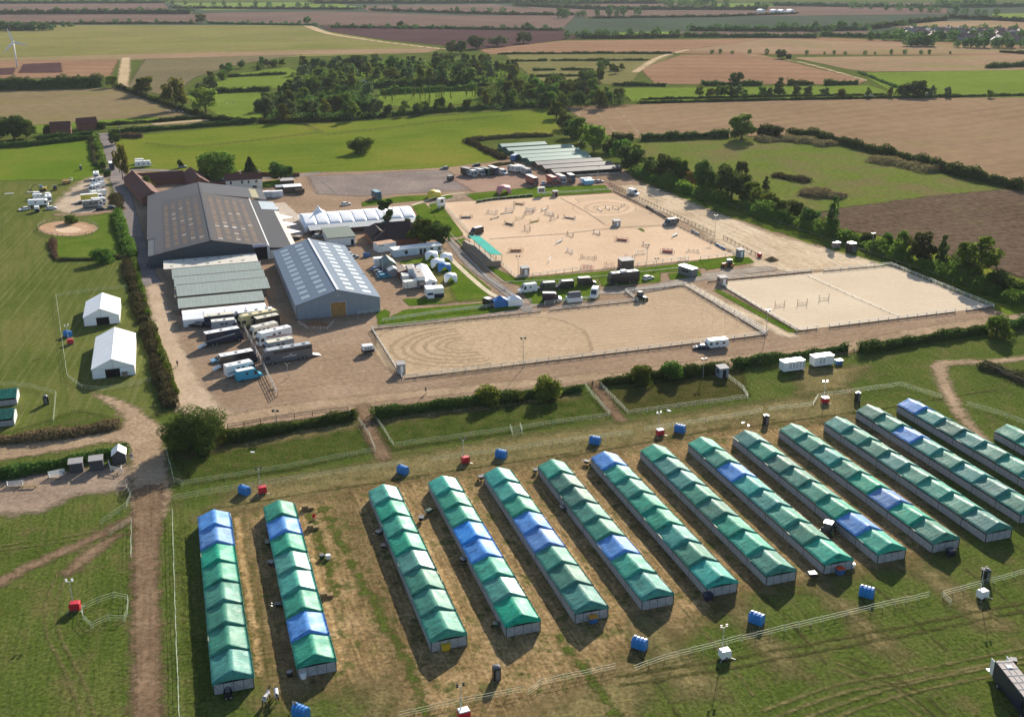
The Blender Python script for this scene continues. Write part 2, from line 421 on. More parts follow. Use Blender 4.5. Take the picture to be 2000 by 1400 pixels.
F([(1205,173),(1700,168),(1760,188),(1700,191),(1235,201)], brig, .22, 8)
F([(-300,186),(205,173),(232,172),(322,205),(392,232),(385,243),(215,250),(60,256),(-300,262)], hayf, .2, 6)
F([(60,246),(250,232),(380,228),(398,234),(220,250),(70,262)], brig, .22, 4, 2)
F([(360,188),(505,178),(525,205),(505,238),(425,226)], brig, .2, 5)
F([(420,150),(560,132),(585,140),(560,172),(420,182)], brig, .2, 5); F([(738,182),(930,178),(1010,192),(830,212),(738,206)], brig, .22, 5)
F([(1105,209),(1240,205),(1500,197),(2250,187),(2250,400),(1985,358),(1860,322),(1700,285),(1580,263),(1430,268),(1250,272),(1165,262)], tanA, .18, 5)
F([(1222,282),(1420,273),(1580,276),(1700,303),(1955,372),(1640,412),(1500,420),(1300,330)], surf('grass_horse_field', [(.095,.14,.018),(.115,.15,.024),(.15,.145,.04)], .02, .5, edge=E_, fine=.25, streak=(GA-.2, 16, 1.4, .5, (.14,.13,.075)), patch=[(.03,.48,.62,.8,(.16,.125,.06)),(.02,.56,.66,.6,(.10,.11,.05))]), .16, 4)
F([(1590,420),(1640,408),(1800,386),(1960,371),(2300,385),(2300,640),(2000,545),(1760,470),(1640,448)], brow, .2, 3)
F([(1330,345),(1640,440),(2000,560),(2000,610),(1900,570),(1600,470),(1340,385)], grass_mead, .1, 3)
ptrk = surf('field_track_pale', [(.36,.27,.16),(.42,.32,.195),(.47,.36,.23)], .02, .2, edge=(3,2,.1), fine=.15)
strip('field_track', [(598,50),(612,56),(645,67),(720,79),(790,88),(868,97)], [14,16,12,9,8,8], ptrk, .3, 6, 5)
strip('field_track', [(246,114),(243,140),(238,172)], [9,10,9], ptrk, .3, 4, 4); strip('field_track', [(1450,106),(1560,122),(1690,158)], 5, ptrk, .3, 6, 4); strip('field_track', [(1345,98),(1290,112),(1240,142)], 8, ptrk, .3, 6, 4)
strip('sand_gallop', [(310,243),(360,239),(400,236)], 9, ptrk, .3, 3, 3)
for x0 in (1120,1160,1205): strip('tramline', [(x0,212),(x0+42,262)], 1., ptrk, .22, 3, 2)
# meadows round the centre
sheet('meadow', [(225,268),(510,243),(700,238),(1075,212),(1100,264),(915,272),(990,312),(870,330),(740,334),(590,341),(545,352),(330,338),(250,335),(226,310)], surf('grass_big_meadow', [(.088,.135,.014),(.118,.158,.018),(.165,.17,.028)], .012, .5, edge=(2.5,2,.2), streak=(GA, 40, 6, .4, (.19,.18,.03)), fine=.16), .06, 4, 3)
sheet('pasture', [(-150,292),(182,275),(205,330),(190,352),(175,352),(225,420),(262,510),(318,660),(345,800),(250,830),(160,800),(0,850),(-300,900),(-400,600)], surf('grass_west_pasture', [(.075,.098,.02),(.098,.116,.027),(.128,.13,.037)], .03, .9, edge=(2.5,2,.2),
    streak=[(GB-.12, 60, 1.1, .65, (.165,.165,.066)), (GB+.1, 40, 2.2, .5, (.065,.095,.018))], fine=.2), .04, 3, 3)
sheet('pasture', [(-150,292),(182,275),(202,328),(190,352),(60,352),(-150,360)], surf('grass_lush', [(.085,.14,.012),(.105,.155,.017),(.145,.165,.025)], .02, .5, edge=(4,3,.15), fine=.16), .05, 3, 3)
sheet('paddock', [(100,440),(225,415),(258,505),(105,512)], surf('grass_paddock', [(.075,.125,.015),(.095,.14,.02),(.12,.15,.03)], .1, 1, edge=(1.5,1.5,.3), fine=.25), .06, 2, 2)

# yard and lanes
yard = sheet('yard', [(215,333),(250,334),(330,337),(440,346),(545,351),(585,338),(740,334),(870,328),(965,316),(1060,282),(1220,332),(1240,352),(1400,412),(1700,502),(1790,533),(1945,590),(2100,598),(2100,632),(1900,652),(1640,692),(1430,716),(1160,748),(735,797),(690,806),(440,838),(415,820),(352,778),(322,690),(286,560),(264,480),(246,400),(226,350)], yardm, .08, 2, 2.5)
strip('lane', [(205,262),(216,300),(226,345)], [8,8,9], asph, .11, 1.5, 1.5)
strip('lane', [(226,340),(244,392),(262,460),(283,530),(300,560)], [7,6.5,6.5,6.5,6], asph, .1, 1.5, 1.5)
strip('lane', [(300,560),(318,630),(345,720),(385,790),(430,822)], [5,6,8,9,9], surf('lane_pale', [(.38,.28,.19),(.43,.325,.225),(.48,.37,.26)], .1, 1, edge=(2.5,2,.3), fine=.2), .1, 1.5, 2)
strip('lane', [(262,332),(330,334),(440,342),(545,348),(620,338)], 5, asph, .1, 1.5, 1.5)
sheet('hardstanding', [(600,345),(720,340),(870,332),(895,345),(920,372),(800,378),(705,384),(620,380)], greyst, .1, 2, 3)
sheet('hardstanding', [(875,345),(985,325),(1030,340),(1180,352),(1200,368),(1040,372),(930,378)], surf('hardstanding_red', [(.27,.18,.135),(.31,.205,.155),(.34,.235,.18)], .06, .8, edge=(3,2,.3), fine=.2), .105, 2, 3)
sheet('gravel', [(1205,362),(1260,362),(1330,388),(1500,455),(1680,505),(1735,520),(1560,530),(1480,528),(1440,500),(1350,440),(1250,400)], pale, .12, 2, 4)
strip('lane', [(1180,740),(1420,705),(1640,680),(1850,640),(2080,612)], [5,6,6,6,7], dirtc, .1, 2, 2.5)
strip('lane', [(430,826),(560,800),(720,780),(950,757),(1180,735)], [7,6,5,5,5], dirtc, .1, 2, 2.5)
sheet('field_lane', [(-60,905),(-60,868),(110,856),(235,838),(228,800),(180,768),(255,790),(292,818),(322,838),(318,880),(330,935),(318,1010),(262,1010),(256,900),(235,862),(120,880)], dirtc, .07, 1, 2, smooth=True)
strip('field_lane', [(292,960),(284,1100),(286,1250),(289,1450)], [5.6,4.3,4.0,4.0], dirt, .075, .7, 2)
strip('field_lane', [(-30,1155),(60,1105),(160,1062),(262,1010)], [2.6,2.4,2.4,2.4], dirt, .07, .7, 2)
strip('worn_patch', [(135,1118),(185,1075),(232,1045)], [2.2,3,1.2], dirt, .07, .7, 2)
sheet('storage_yard', [(-60,1010),(-60,950),(60,930),(250,905),(268,955),(150,965),(80,1000),(0,1005)], surf('storage_dirt', [(.24,.175,.13),(.28,.21,.155),(.32,.24,.18)], .1, 1, edge=(2.5,2,.3), fine=.25), .065, 1, 3)
strip('field_path', [(1160,745),(1188,790),(1212,818)], [3,2.4,2.6], dirt, .09, .7, 1.5)
strip('field_path', [(708,795),(722,840),(750,892)], [3.2,3,3.4], dirt, .09, .7, 1.5)
strip('field_path', [(2060,690),(1960,705),(1880,708),(1838,712),(1842,745),(1870,800),(1910,850),(1960,900)], [2.6,2.6,2.8,4,3,2.6,2.2,1.5], dirtc, .07, 1, 2)

# the stable field: straw and worn grass between the rows
ROWA = [-.3, 11.6, 31.6, 43.5, 54.9, 66.4, 78., 89.1, 100.2, 110.9, 122.2, 133.6, 144.4, 155.4, 166.2]
sheet('straw_ground', [(5,127),(24,127),(24,187),(4,184)], straw, .05, 1.2, 8, grid=True)
sheet('straw_ground', [(22,108),(52,118),(78,128),(78,186),(24,188)], straw, .046, 1.2, 10, grid=True)
sheet('straw_ground', [(76,130),(112,130),(128,136),(140,184),(118,190),(76,187)], straw, .056, 1.2, 9, grid=True)
sheet('straw_ground', [(126,150),(142,158),(150,182),(130,184)], straw, .043, 1.2, 6, grid=True)
sheet('worn_ground', [(14,100),(50,106),(62,118),(40,128),(18,128)], worn, .04, 1.2, 5, grid=True)
for x0, x1 in ((60,66),(76,80),(93,97),(112,117)):
    sheet('worn_ground', [(x0,110),(x1,108),(x1-1,130),(x0+1,130)], worn, .05, 1, 3, grid=True)
sheet('worn_ground', [(-4,184),(60,186),(120,186),(142,186),(150,200),(60,200),(6,196)], worn, .042, 1.5, 5, grid=True)
sheet('worn_ground', [(1560,720),(1700,715),(1640,760),(1560,770)], worn, .05, 1.2, 4)
sheet('rough_grass', [(335,880),(450,868),(700,830),(735,880),(560,920),(370,945)], surf('grass_rough_belt', [(.038,.06,.01),(.06,.082,.015),(.085,.098,.025)], .3, 2.4, edge=(2,1.6,.5), fine=.5, patch=(.6,.52,.66,.6,(.085,.06,.03))), .05, 1.2, 3)
sheet('rough_grass', [(735,825),(1150,775),(1190,810),(1000,845),(765,880)], _mats['grass_rough_belt'], .05, 1.2, 3)
sheet('rough_grass', [(1180,765),(1450,720),(1460,775),(1225,808)], surf('grass_rough_brown', [(.045,.05,.012),(.065,.065,.018),(.085,.075,.03)], .3, 2.4, edge=(2,1.6,.5), fine=.5), .05, 1.2, 3)
strip('dry_strip', [(360,890),(480,868),(600,845),(690,830)], [1.5,3,4,3], worn, .055, 1, 3)
strip('dry_strip', [(740,825),(860,805),(1000,788),(1120,775)], [2,2.5,2,1.5], worn, .055, 1, 3)

# straw with sunlight painted in as brighter gold right of each row, trodden grass lines and wheel marks in the stable field
straw_sun = surf('straw_bright', [(.30,.20,.088), (.40,.275,.13), (.50,.36,.19)], .3, 1.6, edge=(.8, .9, .7), fine=.35)
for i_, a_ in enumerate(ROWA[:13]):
    strip('straw_strip', [(a_+3.9, 133+rnd.uniform(0,3)), (a_+4.0, 150), (a_+3.9, 168), (a_+4.1, 183)], [.6, rnd.uniform(.8,1.8), rnd.uniform(.6,1.6), .9], straw_sun, .062, .6, 1.5, grid=True)
lushs = surf('grass_lush_strip', [(.065,.09,.017), (.085,.11,.022), (.115,.13,.034)], .4, 2., edge=(1.4, 2.4, .45), fine=.4)
for pts in ([(20,182),(21.5,160),(24.5,130),(25,112),(26,100)], [(48.6,128),(49.5,115),(50,104)], [(-6,182),(-6,150),(-5,110)], [(17,180),(17.3,165),(17.5,150)]):
    strip('grass_strip', pts, .9, lushs, .064, .6, 1.5, grid=True)
rut = surf('wheel_track', [(.13,.125,.045), (.155,.14,.055), (.185,.16,.07)], .3, 1.6, edge=(.5, .5, .5), fine=.3)
rutd = surf('wheel_track_dark', [(.055,.065,.02), (.08,.08,.026), (.105,.095,.036)], .3, 1.6, edge=(.5, .5, .5), fine=.35)
def ruts(px, m, z, gap=1.7, wd=.32):
    pts = [toab(p) for p in px]
    for s in (-1, 1):
        q = []
        for i, p in enumerate(pts):
            d = pts[min(i+1, len(pts)-1)]-pts[max(i-1, 0)]; d = d/np.linalg.norm(d); q.append((p[0]-d[1]*s*gap/2, p[1]+d[0]*s*gap/2))
        strip('wheel_track', q, wd, m, z, .4, .8, grid=True)
ruts([(125,1115),(100,1180),(105,1240),(135,1300),(165,1370),(172,1420)], rut, .052); ruts([(0,1070),(60,1062),(130,1052),(200,1040)], rut, .053)
ruts([(1500,1395),(1640,1345),(1800,1315),(2020,1270)], rut, .052, 1.8, .5); ruts([(1560,1420),(1700,1365),(1860,1325),(2020,1300)], rut, .053, 1.8, .5); ruts([(1630,1300),(1720,1335),(1810,1400)], rut, .054); ruts([(1660,1290),(1780,1350),(1850,1410)], rutd, .055)
ruts([(1210,1330),(1400,1300),(1560,1270),(1800,1225),(2020,1180)], rutd, .0515, 2, .5)
for i_, a_ in enumerate((58, 70, 84, 94, 103, 116, 121, 129, 135, 147)):
    strip('wheel_track', [(a_, 104+(i_%3)*3), (a_+.4, 118), (a_+.2, 129)], .35, rut if i_ % 2 else rutd, .0525+i_*.0001, .5, .8, grid=True)
for i_ in range(5): strip('mown_line', [(-2+i_*36, 187.5+i_%2*1.5), (20+i_*36, 188.5), (40+i_*36, 188+i_%3)], .5, rutd, .056+i_*.0002, .6, 1, grid=True)

# arenas
sheet('main_arena', [(103,318.5),(186.3,318.5),(186.3,431.5),(108,438.5),(101,438.5)], sandA, .14, 2, .6, grid=True)
sheet('main_arena_corner', [(1122,388),(1198,382),(1320,440),(1245,448),(1180,442)], sandA2, .15, 2, 1.5)
el = [(1180+62*math.cos(t*.3), 407+17*math.sin(t*.3)) for t in range(21)]
sheet('sand_ring', el, sandA, .155, 2, 1.5, smooth=True)
for t0 in ((41,10.5), (24,6)):
    strip('hoof_track', [(1185+t0[0]*math.cos(t*.35), 407+t0[1]*math.sin(t*.35)) for t in range(19)], 1.1, sandA2, .158, .6, .8)
sheet('warm_up_arena', [(48.6,242),(151,242),(151.2,291),(130.7,287),(130.7,281),(48.6,281)], sandB, .14, 2, .6, grid=True)
sheet('trodden_sand', [(50,244),(95,243.5),(103,252),(104,266),(94,278),(52,279.5)], sandBt, .15, 1.5, 3, smooth=True, grid=True)
for k, r in enumerate((4.5, 7.5, 10.5, 13.5)):
    strip('harrow_track', [(137+(r+2)*math.cos(t), 264+r*1.35*math.sin(t)) for t in np.arange(-2.2, 2.3, .3)], .7, sandA2, .152+k*.001, .5, .5, grid=True)
for k, r in enumerate((4, 6, 8.5, 11, 13, 15.5)):
    strip('hoof_track', [(70-r*1.3*math.cos(t), 261+r*1.05*math.sin(t)) for t in np.arange(-1.7, 1.8, .3)], .45, surf('hoof_sand', [(.372,.278,.175),(.402,.30,.19),(.432,.322,.207)], .3, 1.5, edge=(1.2,1.2,.8), fine=.25), .156+k*.001, .5, 1, grid=True)
sheet('collecting_ring', [(163,242),(228.8,242),(228.8,290.5),(163,292)], sandC, .14, 2, .6, grid=True)
strip('sand_track', [(152.5,291),(155,270),(157.5,240)], [4,4,4.5], pale, .125, 1, 1.5, grid=True)
rp = [(133+57*math.cos(t*.35), 447+15*math.sin(t*.35)) for t in range(18)]
sheet('schooling_ring', rp, sandR, .1, 1, .6, smooth=True)
sheet('sand_ring', [(134+26*math.cos(t*.5), 449.5+6*math.sin(t*.5)) for t in range(13)], sandA, .11, 1, 1, smooth=True)
sheet('gravel', [(108,400),(140,370),(170,350),(205,345),(210,395),(195,415),(150,418),(112,412)], surf('gravel_parking', [(.36,.28,.20),(.42,.335,.245),(.48,.385,.285)], .08, .9, edge=(4,3,.2), fine=.2), .1, 1.5, 3, smooth=True)
strip('lane', [(110,420),(160,420),(232,410)], [3,5,6], yardm, .11, 1, 2)

# lawns among the yards
def lawn(px, z=.16, m=None): return sheet('lawn', px, m or _mats['grass_lawn_edge'], z, 1.2, 1.2)
surf('grass_lawn_edge', [(.062,.112,.010), (.082,.132,.014), (.112,.15,.022)], .12, 1.2, fine=.25, edge=(.7,.5,.6))
surf('grass_lawn_dry', [(.12,.125,.035), (.15,.14,.045), (.19,.165,.065)], .12, 1.2, fine=.3, edge=(2,1.5,.5))
lawn([(780,512),(862,496),(905,520),(958,565),(952,582),(880,590),(850,588),(862,560),(830,530),(788,530)])
lawn([(785,585),(840,582),(875,588),(880,592),(960,582),(958,606),(752,630),(758,622),(790,606),(950,592),(945,588),(840,596),(800,598)], .162)
sheet('lawn', [(845,520),(868,535),(890,590),(862,592),(850,560)], _mats['grass_lawn_dry'], .165, 1.2, 2)
lawn([(748,630),(756,624),(900,608),(1012,590),(1035,600),(900,620),(756,638)], .166)
lawn([(838,400),(858,396),(870,412),(905,458),(898,464),(868,462),(848,432)]); lawn([(805,402),(830,398),(842,410),(862,455),(838,460)])
lawn([(706,396),(782,384),(880,380),(886,388),(800,394),(708,404)]); lawn([(908,380),(1040,366),(1180,362),(1196,376),(930,394)])
lawn([(888,470),(905,466),(958,520),(1010,545),(1130,535),(1290,520),(1440,500),(1470,512),(1330,530),(1020,560),(985,550)], .158)
lawn([(1015,560),(1170,548),(1170,585),(1040,595),(1025,578)], .16); lawn([(1170,546),(1290,532),(1290,552),(1175,560)], .161); lawn([(1305,535),(1365,528),(1370,540),(1310,548)], .162)
lawn([(1365,508),(1462,503),(1474,514),(1380,528)], .163)
lawn([(1393,568),(1404,566),(1560,650),(1540,650)], .164); lawn([(1245,448),(1252,446),(1260,452),(1256,454)], .16)
lawn([(1340,375),(1360,380),(1560,460),(1720,500),(1860,560),(1980,590),(1950,592),(1800,540),(1690,503),(1540,460),(1400,415)], .13, surf('grass_hedge_verge', [(.06,.09,.012),(.08,.115,.016),(.12,.135,.03)], .1, 1, fine=.3, edge=(3,2.4,.3)))
lawn([(508,356),(545,352),(560,362),(512,368)], .15)
lawn([(740,640),(735,612),(752,605),(762,610),(756,632)], .15)
lawn([(795,462),(840,440),(850,468),(800,478)], .15)
strip('footpath', [(852,478),(900,525),(955,572),(1000,592)], [2,1.8,1.8,2.2], paving, .175, .6, .8)
strip('footpath', [(805,402),(860,384),(905,378)], 1.6, paving, .175, .6, .8)
strip('tarmac_path', [(878,470),(920,520),(975,560),(1030,605)], [3,3.2,3.4,3.6], surf('path_grey', [(.20,.18,.16),(.235,.21,.19),(.27,.245,.22)], .2, 1.2, edge=(.3,.15,.8), fine=.12), .17, .7, .8)
strip('tarmac_path', [(1030,600),(1120,575),(1250,568),(1340,548),(1420,535),(1500,525)], [3,4,5,6,7,6], surf('gravel_grey', [(.26,.22,.18),(.31,.265,.22),(.36,.31,.25)], .2, 1.2, edge=(1.5,1,.4), fine=.18), .155, 1, 1.5)
sheet('apron', [(532,398),(556,396),(588,425),(602,452),(580,466)], apron, .13, 1.2, 1)

# ================================================================== VEGETATION
leafA = foliage('leaf_green', (.058,.105,.016), (.115,.165,.028), .58)
leafD = foliage('leaf_dark', (.036,.068,.016), (.07,.112,.026), .5)
leafY = foliage('leaf_yellow_green', (.10,.14,.02), (.165,.195,.034), .58)
leafG = foliage('leaf_grey_green', (.07,.108,.04), (.12,.16,.062), .55)
leafO = foliage('leaf_autumn', (.13,.095,.018), (.19,.145,.025), .4)
weedB = foliage('weed_brown', (.10,.075,.038), (.20,.15,.08), .3)
weedD = foliage('weed_dark', (.045,.048,.02), (.095,.085,.038), .3)
bark = paint('bark', (.09,.07,.05), .9, .1)

def quads_mesh(name, C, N, sz, m, rs, extra=None, asp=1.6):
    """leaf clumps: one irregular quad at each centre C facing N"""
    n = len(C)
    N = N/np.maximum(np.linalg.norm(N, axis=1, keepdims=True), 1e-6)
    T = rs.normal(size=(n, 3)); T -= (T*N).sum(1, keepdims=True)*N; T /= np.maximum(np.linalg.norm(T, axis=1, keepdims=True), 1e-6)
    Bt = np.cross(N, T); s = sz if np.ndim(sz) else np.full(n, sz)
    s = (s*rs.uniform(.6, 1.35, n))[:, None]
    j = lambda: rs.uniform(.6, 1.2, (n, 1))
    V = np.stack([C-T*s*j()*asp*.5, C-Bt*s*j()*.5, C+T*s*j()*asp*.5, C+Bt*s*j()*.5], 1).reshape(-1, 3)
    F = np.arange(n*4).reshape(-1, 4)
    if extra is not None:
        ev, ef = extra; F = np.concatenate([F, ef+len(V)]); V = np.concatenate([V, ev])
    me = bpy.data.meshes.new(name)
    me.vertices.add(len(V)); me.vertices.foreach_set('co', V.astype(np.float32).ravel())
    me.loops.add(F.size); me.loops.foreach_set('vertex_index', F.ravel().astype(np.int32))
    me.polygons.add(len(F)); me.polygons.foreach_set('loop_start', np.arange(0, F.size, 4, dtype=np.int32))
    me.materials.append(m); me.update(calc_edges=True)
    return me
def crown(kind, seed, n, m, leaf=.055):
    """unit crown: about 1 high (z 0..1) and 1 wide"""
    rs = np.random.RandomState(seed); P = []; Nn = []
    def blob(c, r, k):
        d = rs.normal(size=(k, 3)); d /= np.linalg.norm(d, axis=1, keepdims=True)
        rad = rs.uniform(.35, 1., (k, 1))**.45
        P.append(np.array(c)+d*rad*np.array(r)); Nn.append(d+rs.normal(size=(k, 3))*.55+np.array([0, 0, .25]))
    if kind == 'round':
        lobes = 15+seed % 5
        blob((0,0,.5), (.30,.30,.36), n//7)
        for i in range(lobes):
            a = rs.uniform(0, 6.28); z = rs.uniform(.16, .9); rr = .34*math.sqrt(max(.08, 1-((z-.45)/.52)**2))*rs.uniform(.75, 1.15)
            q = rs.uniform(.12, .21)
            blob((rr*math.cos(a), rr*math.sin(a), z), (q, q, q*.8), int(n*.86/lobes))
    elif kind == 'tall':
        lobes = 15
        blob((0,0,.5), (.22,.22,.45), n//6)
        for i in range(lobes):
            a = rs.uniform(0, 6.28); z = rs.uniform(.08, .95); rr = .34*(1-z*.75)*rs.uniform(.5, 1.1)
            q = rs.uniform(.11, .19)*(1.15-z*.5)
            blob((rr*math.cos(a), rr*math.sin(a), z), (q*1.2, q*1.2, q*.75), int(n*.83/lobes))
    elif kind == 'conifer':
        for i in range(13):
            z = .05+.9*i/12; r = .46*(1-z)+.02; k = int(n/13*(1.6*(1-z)+.3))
            a = rs.uniform(0, 6.28, k); q = r*rs.uniform(.2, 1, k)**.6*(1+.2*np.sin(a*5+i))
            P.append(np.c_[q*np.cos(a), q*np.sin(a), z-q*.25+rs.uniform(-.02, .02, k)]); Nn.append(np.c_[np.cos(a)*.5, np.sin(a)*.5, np.ones(k)]+rs.normal(size=(k, 3))*.4)
    elif kind == 'willow':
        blob((0,0,.68), (.44,.44,.30), n//3)
        k = n*2//3; a = rs.uniform(0, 6.28, k); r = .30+.2*rs.uniform(0, 1, k)**.5*(.8+.2*np.sin(a*7)); z = rs.uniform(.0, .8, k)
        P.append(np.c_[r*np.cos(a), r*np.sin(a), z]); Nn.append(np.c_[np.cos(a), np.sin(a), np.full(k, .2)]+rs.normal(size=(k, 3))*.4)
    elif kind == 'bush':
        lobes = 14
        blob((0,0,.35), (.36,.36,.36), n//5)
        for i in range(lobes):
            a = rs.uniform(0, 6.28); rr = .33*rs.uniform(.2, 1.1); z = rs.uniform(.12, .78)*(1-rr*.6); q = rs.uniform(.13, .22)
            blob((rr*math.cos(a), rr*math.sin(a), z), (q, q, q), int(n*.8/lobes))
    elif kind == 'thin':
        for i in range(9):
            a = rs.uniform(0, 6.28); z = rs.uniform(.25, .95); rr = .30*rs.uniform(.1, 1.)
            blob((rr*math.cos(a), rr*math.sin(a), z), (.14, .14, .09), n//9)
    P = np.concatenate(P); Nn = np.concatenate(Nn); P[:, 2] = np.maximum(P[:, 2], .01)
    return quads_mesh('crown', P, Nn, leaf, m, rs)
def trunk(seed, base=.25):
    rs = random.Random(seed); mb = MB()
    mb.cyl((0,0,0), (.01,.01,base+.25), .035, .022, bark, 7)
    for i in range(5):
        a = i*1.26+rs.uniform(-.3, .3); r = rs.uniform(.16, .3)
        mb.cyl((.005,.005,base*.8+.04*i), (r*math.cos(a), r*math.sin(a), base+.3+rs.uniform(0, .25)), .016, .006, bark, 5, False)
    return mb.mesh('trunk')
PROTO = {}
def proto(kind, mat_, n, leaf, seeds):
    PROTO[(kind, mat_.name)] = [(crown(kind, s, n, mat_, leaf), trunk(s)) for s in seeds]
proto('round', leafA, 2600, .062, (1, 2, 3)); proto('round', leafD, 2200, .066, (4, 5)); proto('round', leafY, 2000, .066, (6, 7)); proto('round', leafG, 2000, .066, (8,))
proto('tall', leafA, 1900, .062, (11, 12)); proto('tall', leafY, 1700, .062, (13, 14)); proto('tall', leafG, 1700, .06, (15, 16)); proto('tall', leafD, 1700, .062, (17,))
proto('conifer', leafD, 2200, .075, (21,)); proto('willow', leafA, 4200, .05, (22,)); proto('thin', leafD, 2400, .06, (23,))
proto('bush', leafA, 3400, .045, (31, 32)); proto('bush', leafD, 2400, .06, (33,)); proto('bush', leafY, 2600, .05, (34,)); proto('round', leafO, 1600, .06, (41,)); proto('bush', weedD, 2200, .05, (42,))
leafB = foliage('leaf_olive', (.045,.068,.015), (.095,.118,.028), .4)
BIG = [(crown('bush', s, 13000, leafB, .024), trunk(s)) for s in (51, 52)]
_lbl = {}
def tree(px, py, ptop, wpx, kind='round', m=None, label='', cat='tree', group=None, name='tree', pr=None, base=.05, hs=1.04):
    m = m or leafA
    h = hgt(px, py, ptop)*hs; g = G(px, py); wd = wpx*mpp(px, py)*1.18
    cr, tr = pr or rnd.choice(PROTO[(kind, m.name)])
    t = thing(name, label, cat, g, rnd.uniform(0, 6.28), group)
    b = 0 if kind == 'bush' or kind == 'willow' else base
    c = link('crown', cr, t); c.scale = (wd, wd, h*(1-b)); c.location = (0, 0, h*b)
    k = link('trunk', tr, t); k.scale = (wd, wd, h*.95)
    return t
def hedge(pts, hm, wm, label, m=None, leaf=None, dens=None, name='hedge', cat='hedge', group=None, grid=False, gaps=0, rough=.35, zb=0):
    m = m or leafD
    P = [W(*p) if grid else G(*p) for p in pts]
    L = [(P[i+1]-P[i]).length for i in range(len(P)-1)]; tot = sum(L)
    c0 = P[len(P)//2]; dist = c0.length
    leaf = leaf or max(.38, dist/900)
    n = int(tot*(2*hm+wm)*(dens or 1.5)/leaf**2*.8); n = max(60, min(n, 26000))
    rs = np.random.RandomState(int(abs(pts[0][0])*7+abs(pts[0][1])*13+len(pts)) % 99991)
    s = rs.uniform(0, tot, n); cum = np.concatenate([[0], np.cumsum(L)])
    idx = np.clip(np.searchsorted(cum, s, 'right')-1, 0, len(L)-1)
    Pa = np.array([list(p)[:2] for p in P]); f = (s-cum[idx])/np.array(L)[idx]
    base = Pa[idx]+(Pa[idx+1]-Pa[idx])*f[:, None]
    e = (Pa[idx+1]-Pa[idx])/np.array(L)[idx][:, None]; nrm = np.c_[-e[:, 1], e[:, 0]]
    ph = rs.uniform(0, 6.28, 4); var = lambda q: 1+rough*(.5*np.sin(q/5.3+ph[0])+.4*np.sin(q/2.1+ph[1])+.35*np.sin(q/11.+ph[2])+.25*np.sin(q/.9+ph[3]))
    a = rs.uniform(-.15, math.pi+.15, n); rad = rs.uniform(.45, 1, n)**.4
    hv = var(s)
    C = np.c_[base+nrm*(np.cos(a)*rad*wm/2*np.clip(hv, .7, 1.3))[:, None]*(1), np.maximum(np.sign(np.sin(a))*np.abs(np.sin(a))**.6*rad*hm*hv, .02)+zb]
    C[:, :2] += e*rs.normal(size=(n, 1))*.3
    N = np.c_[nrm*np.cos(a)[:, None], np.sin(a)+.25]+rs.normal(size=(n, 3))*.6
    # inner mass, so that a hedge is opaque
    k = max(2, int(tot/4)+1); q = np.linspace(.02*tot, .98*tot, k); ix = np.clip(np.searchsorted(cum, q, 'right')-1, 0, len(L)-1)
    bb = Pa[ix]+(Pa[ix+1]-Pa[ix])*((q-cum[ix])/np.array(L)[ix])[:, None]; ee = (Pa[ix+1]-Pa[ix])/np.array(L)[ix][:, None]; nn = np.c_[-ee[:, 1], ee[:, 0]]
    hq = hm*np.clip(var(q), .4, 1.6)*.72; ww = wm*.33
    V = np.concatenate([np.c_[bb+nn*ww, np.full(k, zb)], np.c_[bb+nn*ww*.6, hq+zb], np.c_[bb-nn*ww*.6, hq+zb], np.c_[bb-nn*ww, np.full(k, zb)]])
    ef = [[r*k+i, r*k+i+1, (r+1)*k+i+1, (r+1)*k+i] for r in range(3) for i in range(k-1)]
    ef += [[0, k, 2*k, 3*k], [k-1, 4*k-1, 3*k-1, 2*k-1]]
    o3 = np.array([c0.x, c0.y, 0]); C -= o3; V -= o3
    me = quads_mesh(name, C, N, leaf, m, rs, (V, np.array(ef)))
    o = link(name, me); o.location = o3; tag(o, label, cat, group); return o

# --- single trees, near to far
tree(372,872,782,118,'bush',leafA,'large bushy green tree at the corner of the dirt lane and the yard','tree',pr=BIG[0])
tree(412,862,797,66,'bush',leafA,'smaller rounded bush against the right side of the large corner bush','bush',name='bush',pr=BIG[1])
tree(955,787,745,58,'bush',leafY,'broad pale green bush rising from the clipped hedge left of the taller one','bush',name='bush')
tree(1010,783,757,34,'bush',leafA,'small bush between the two large bushes in the clipped hedge','bush',name='bush')
tree(1070,777,728,66,'bush',leafY,'tall feathery bush at the right end of the clipped hedge','bush',name='bush')
tree(1250,748,703,50,'bush',leafA,'rounded bush in the hedge just right of the field gateway path','bush',name='bush')
tree(1310,740,698,46,'bush',leafA,'rounded bush in the hedge beside a small grey hut','bush',name='bush')
tree(1945,656,605,56,'bush',leafA,'large round bush beside the lane at the collecting ring corner','bush',name='bush')
tree(1900,546,466,76,'round',leafA,'big dome shaped tree at the right end of the tree line by the ploughed field')
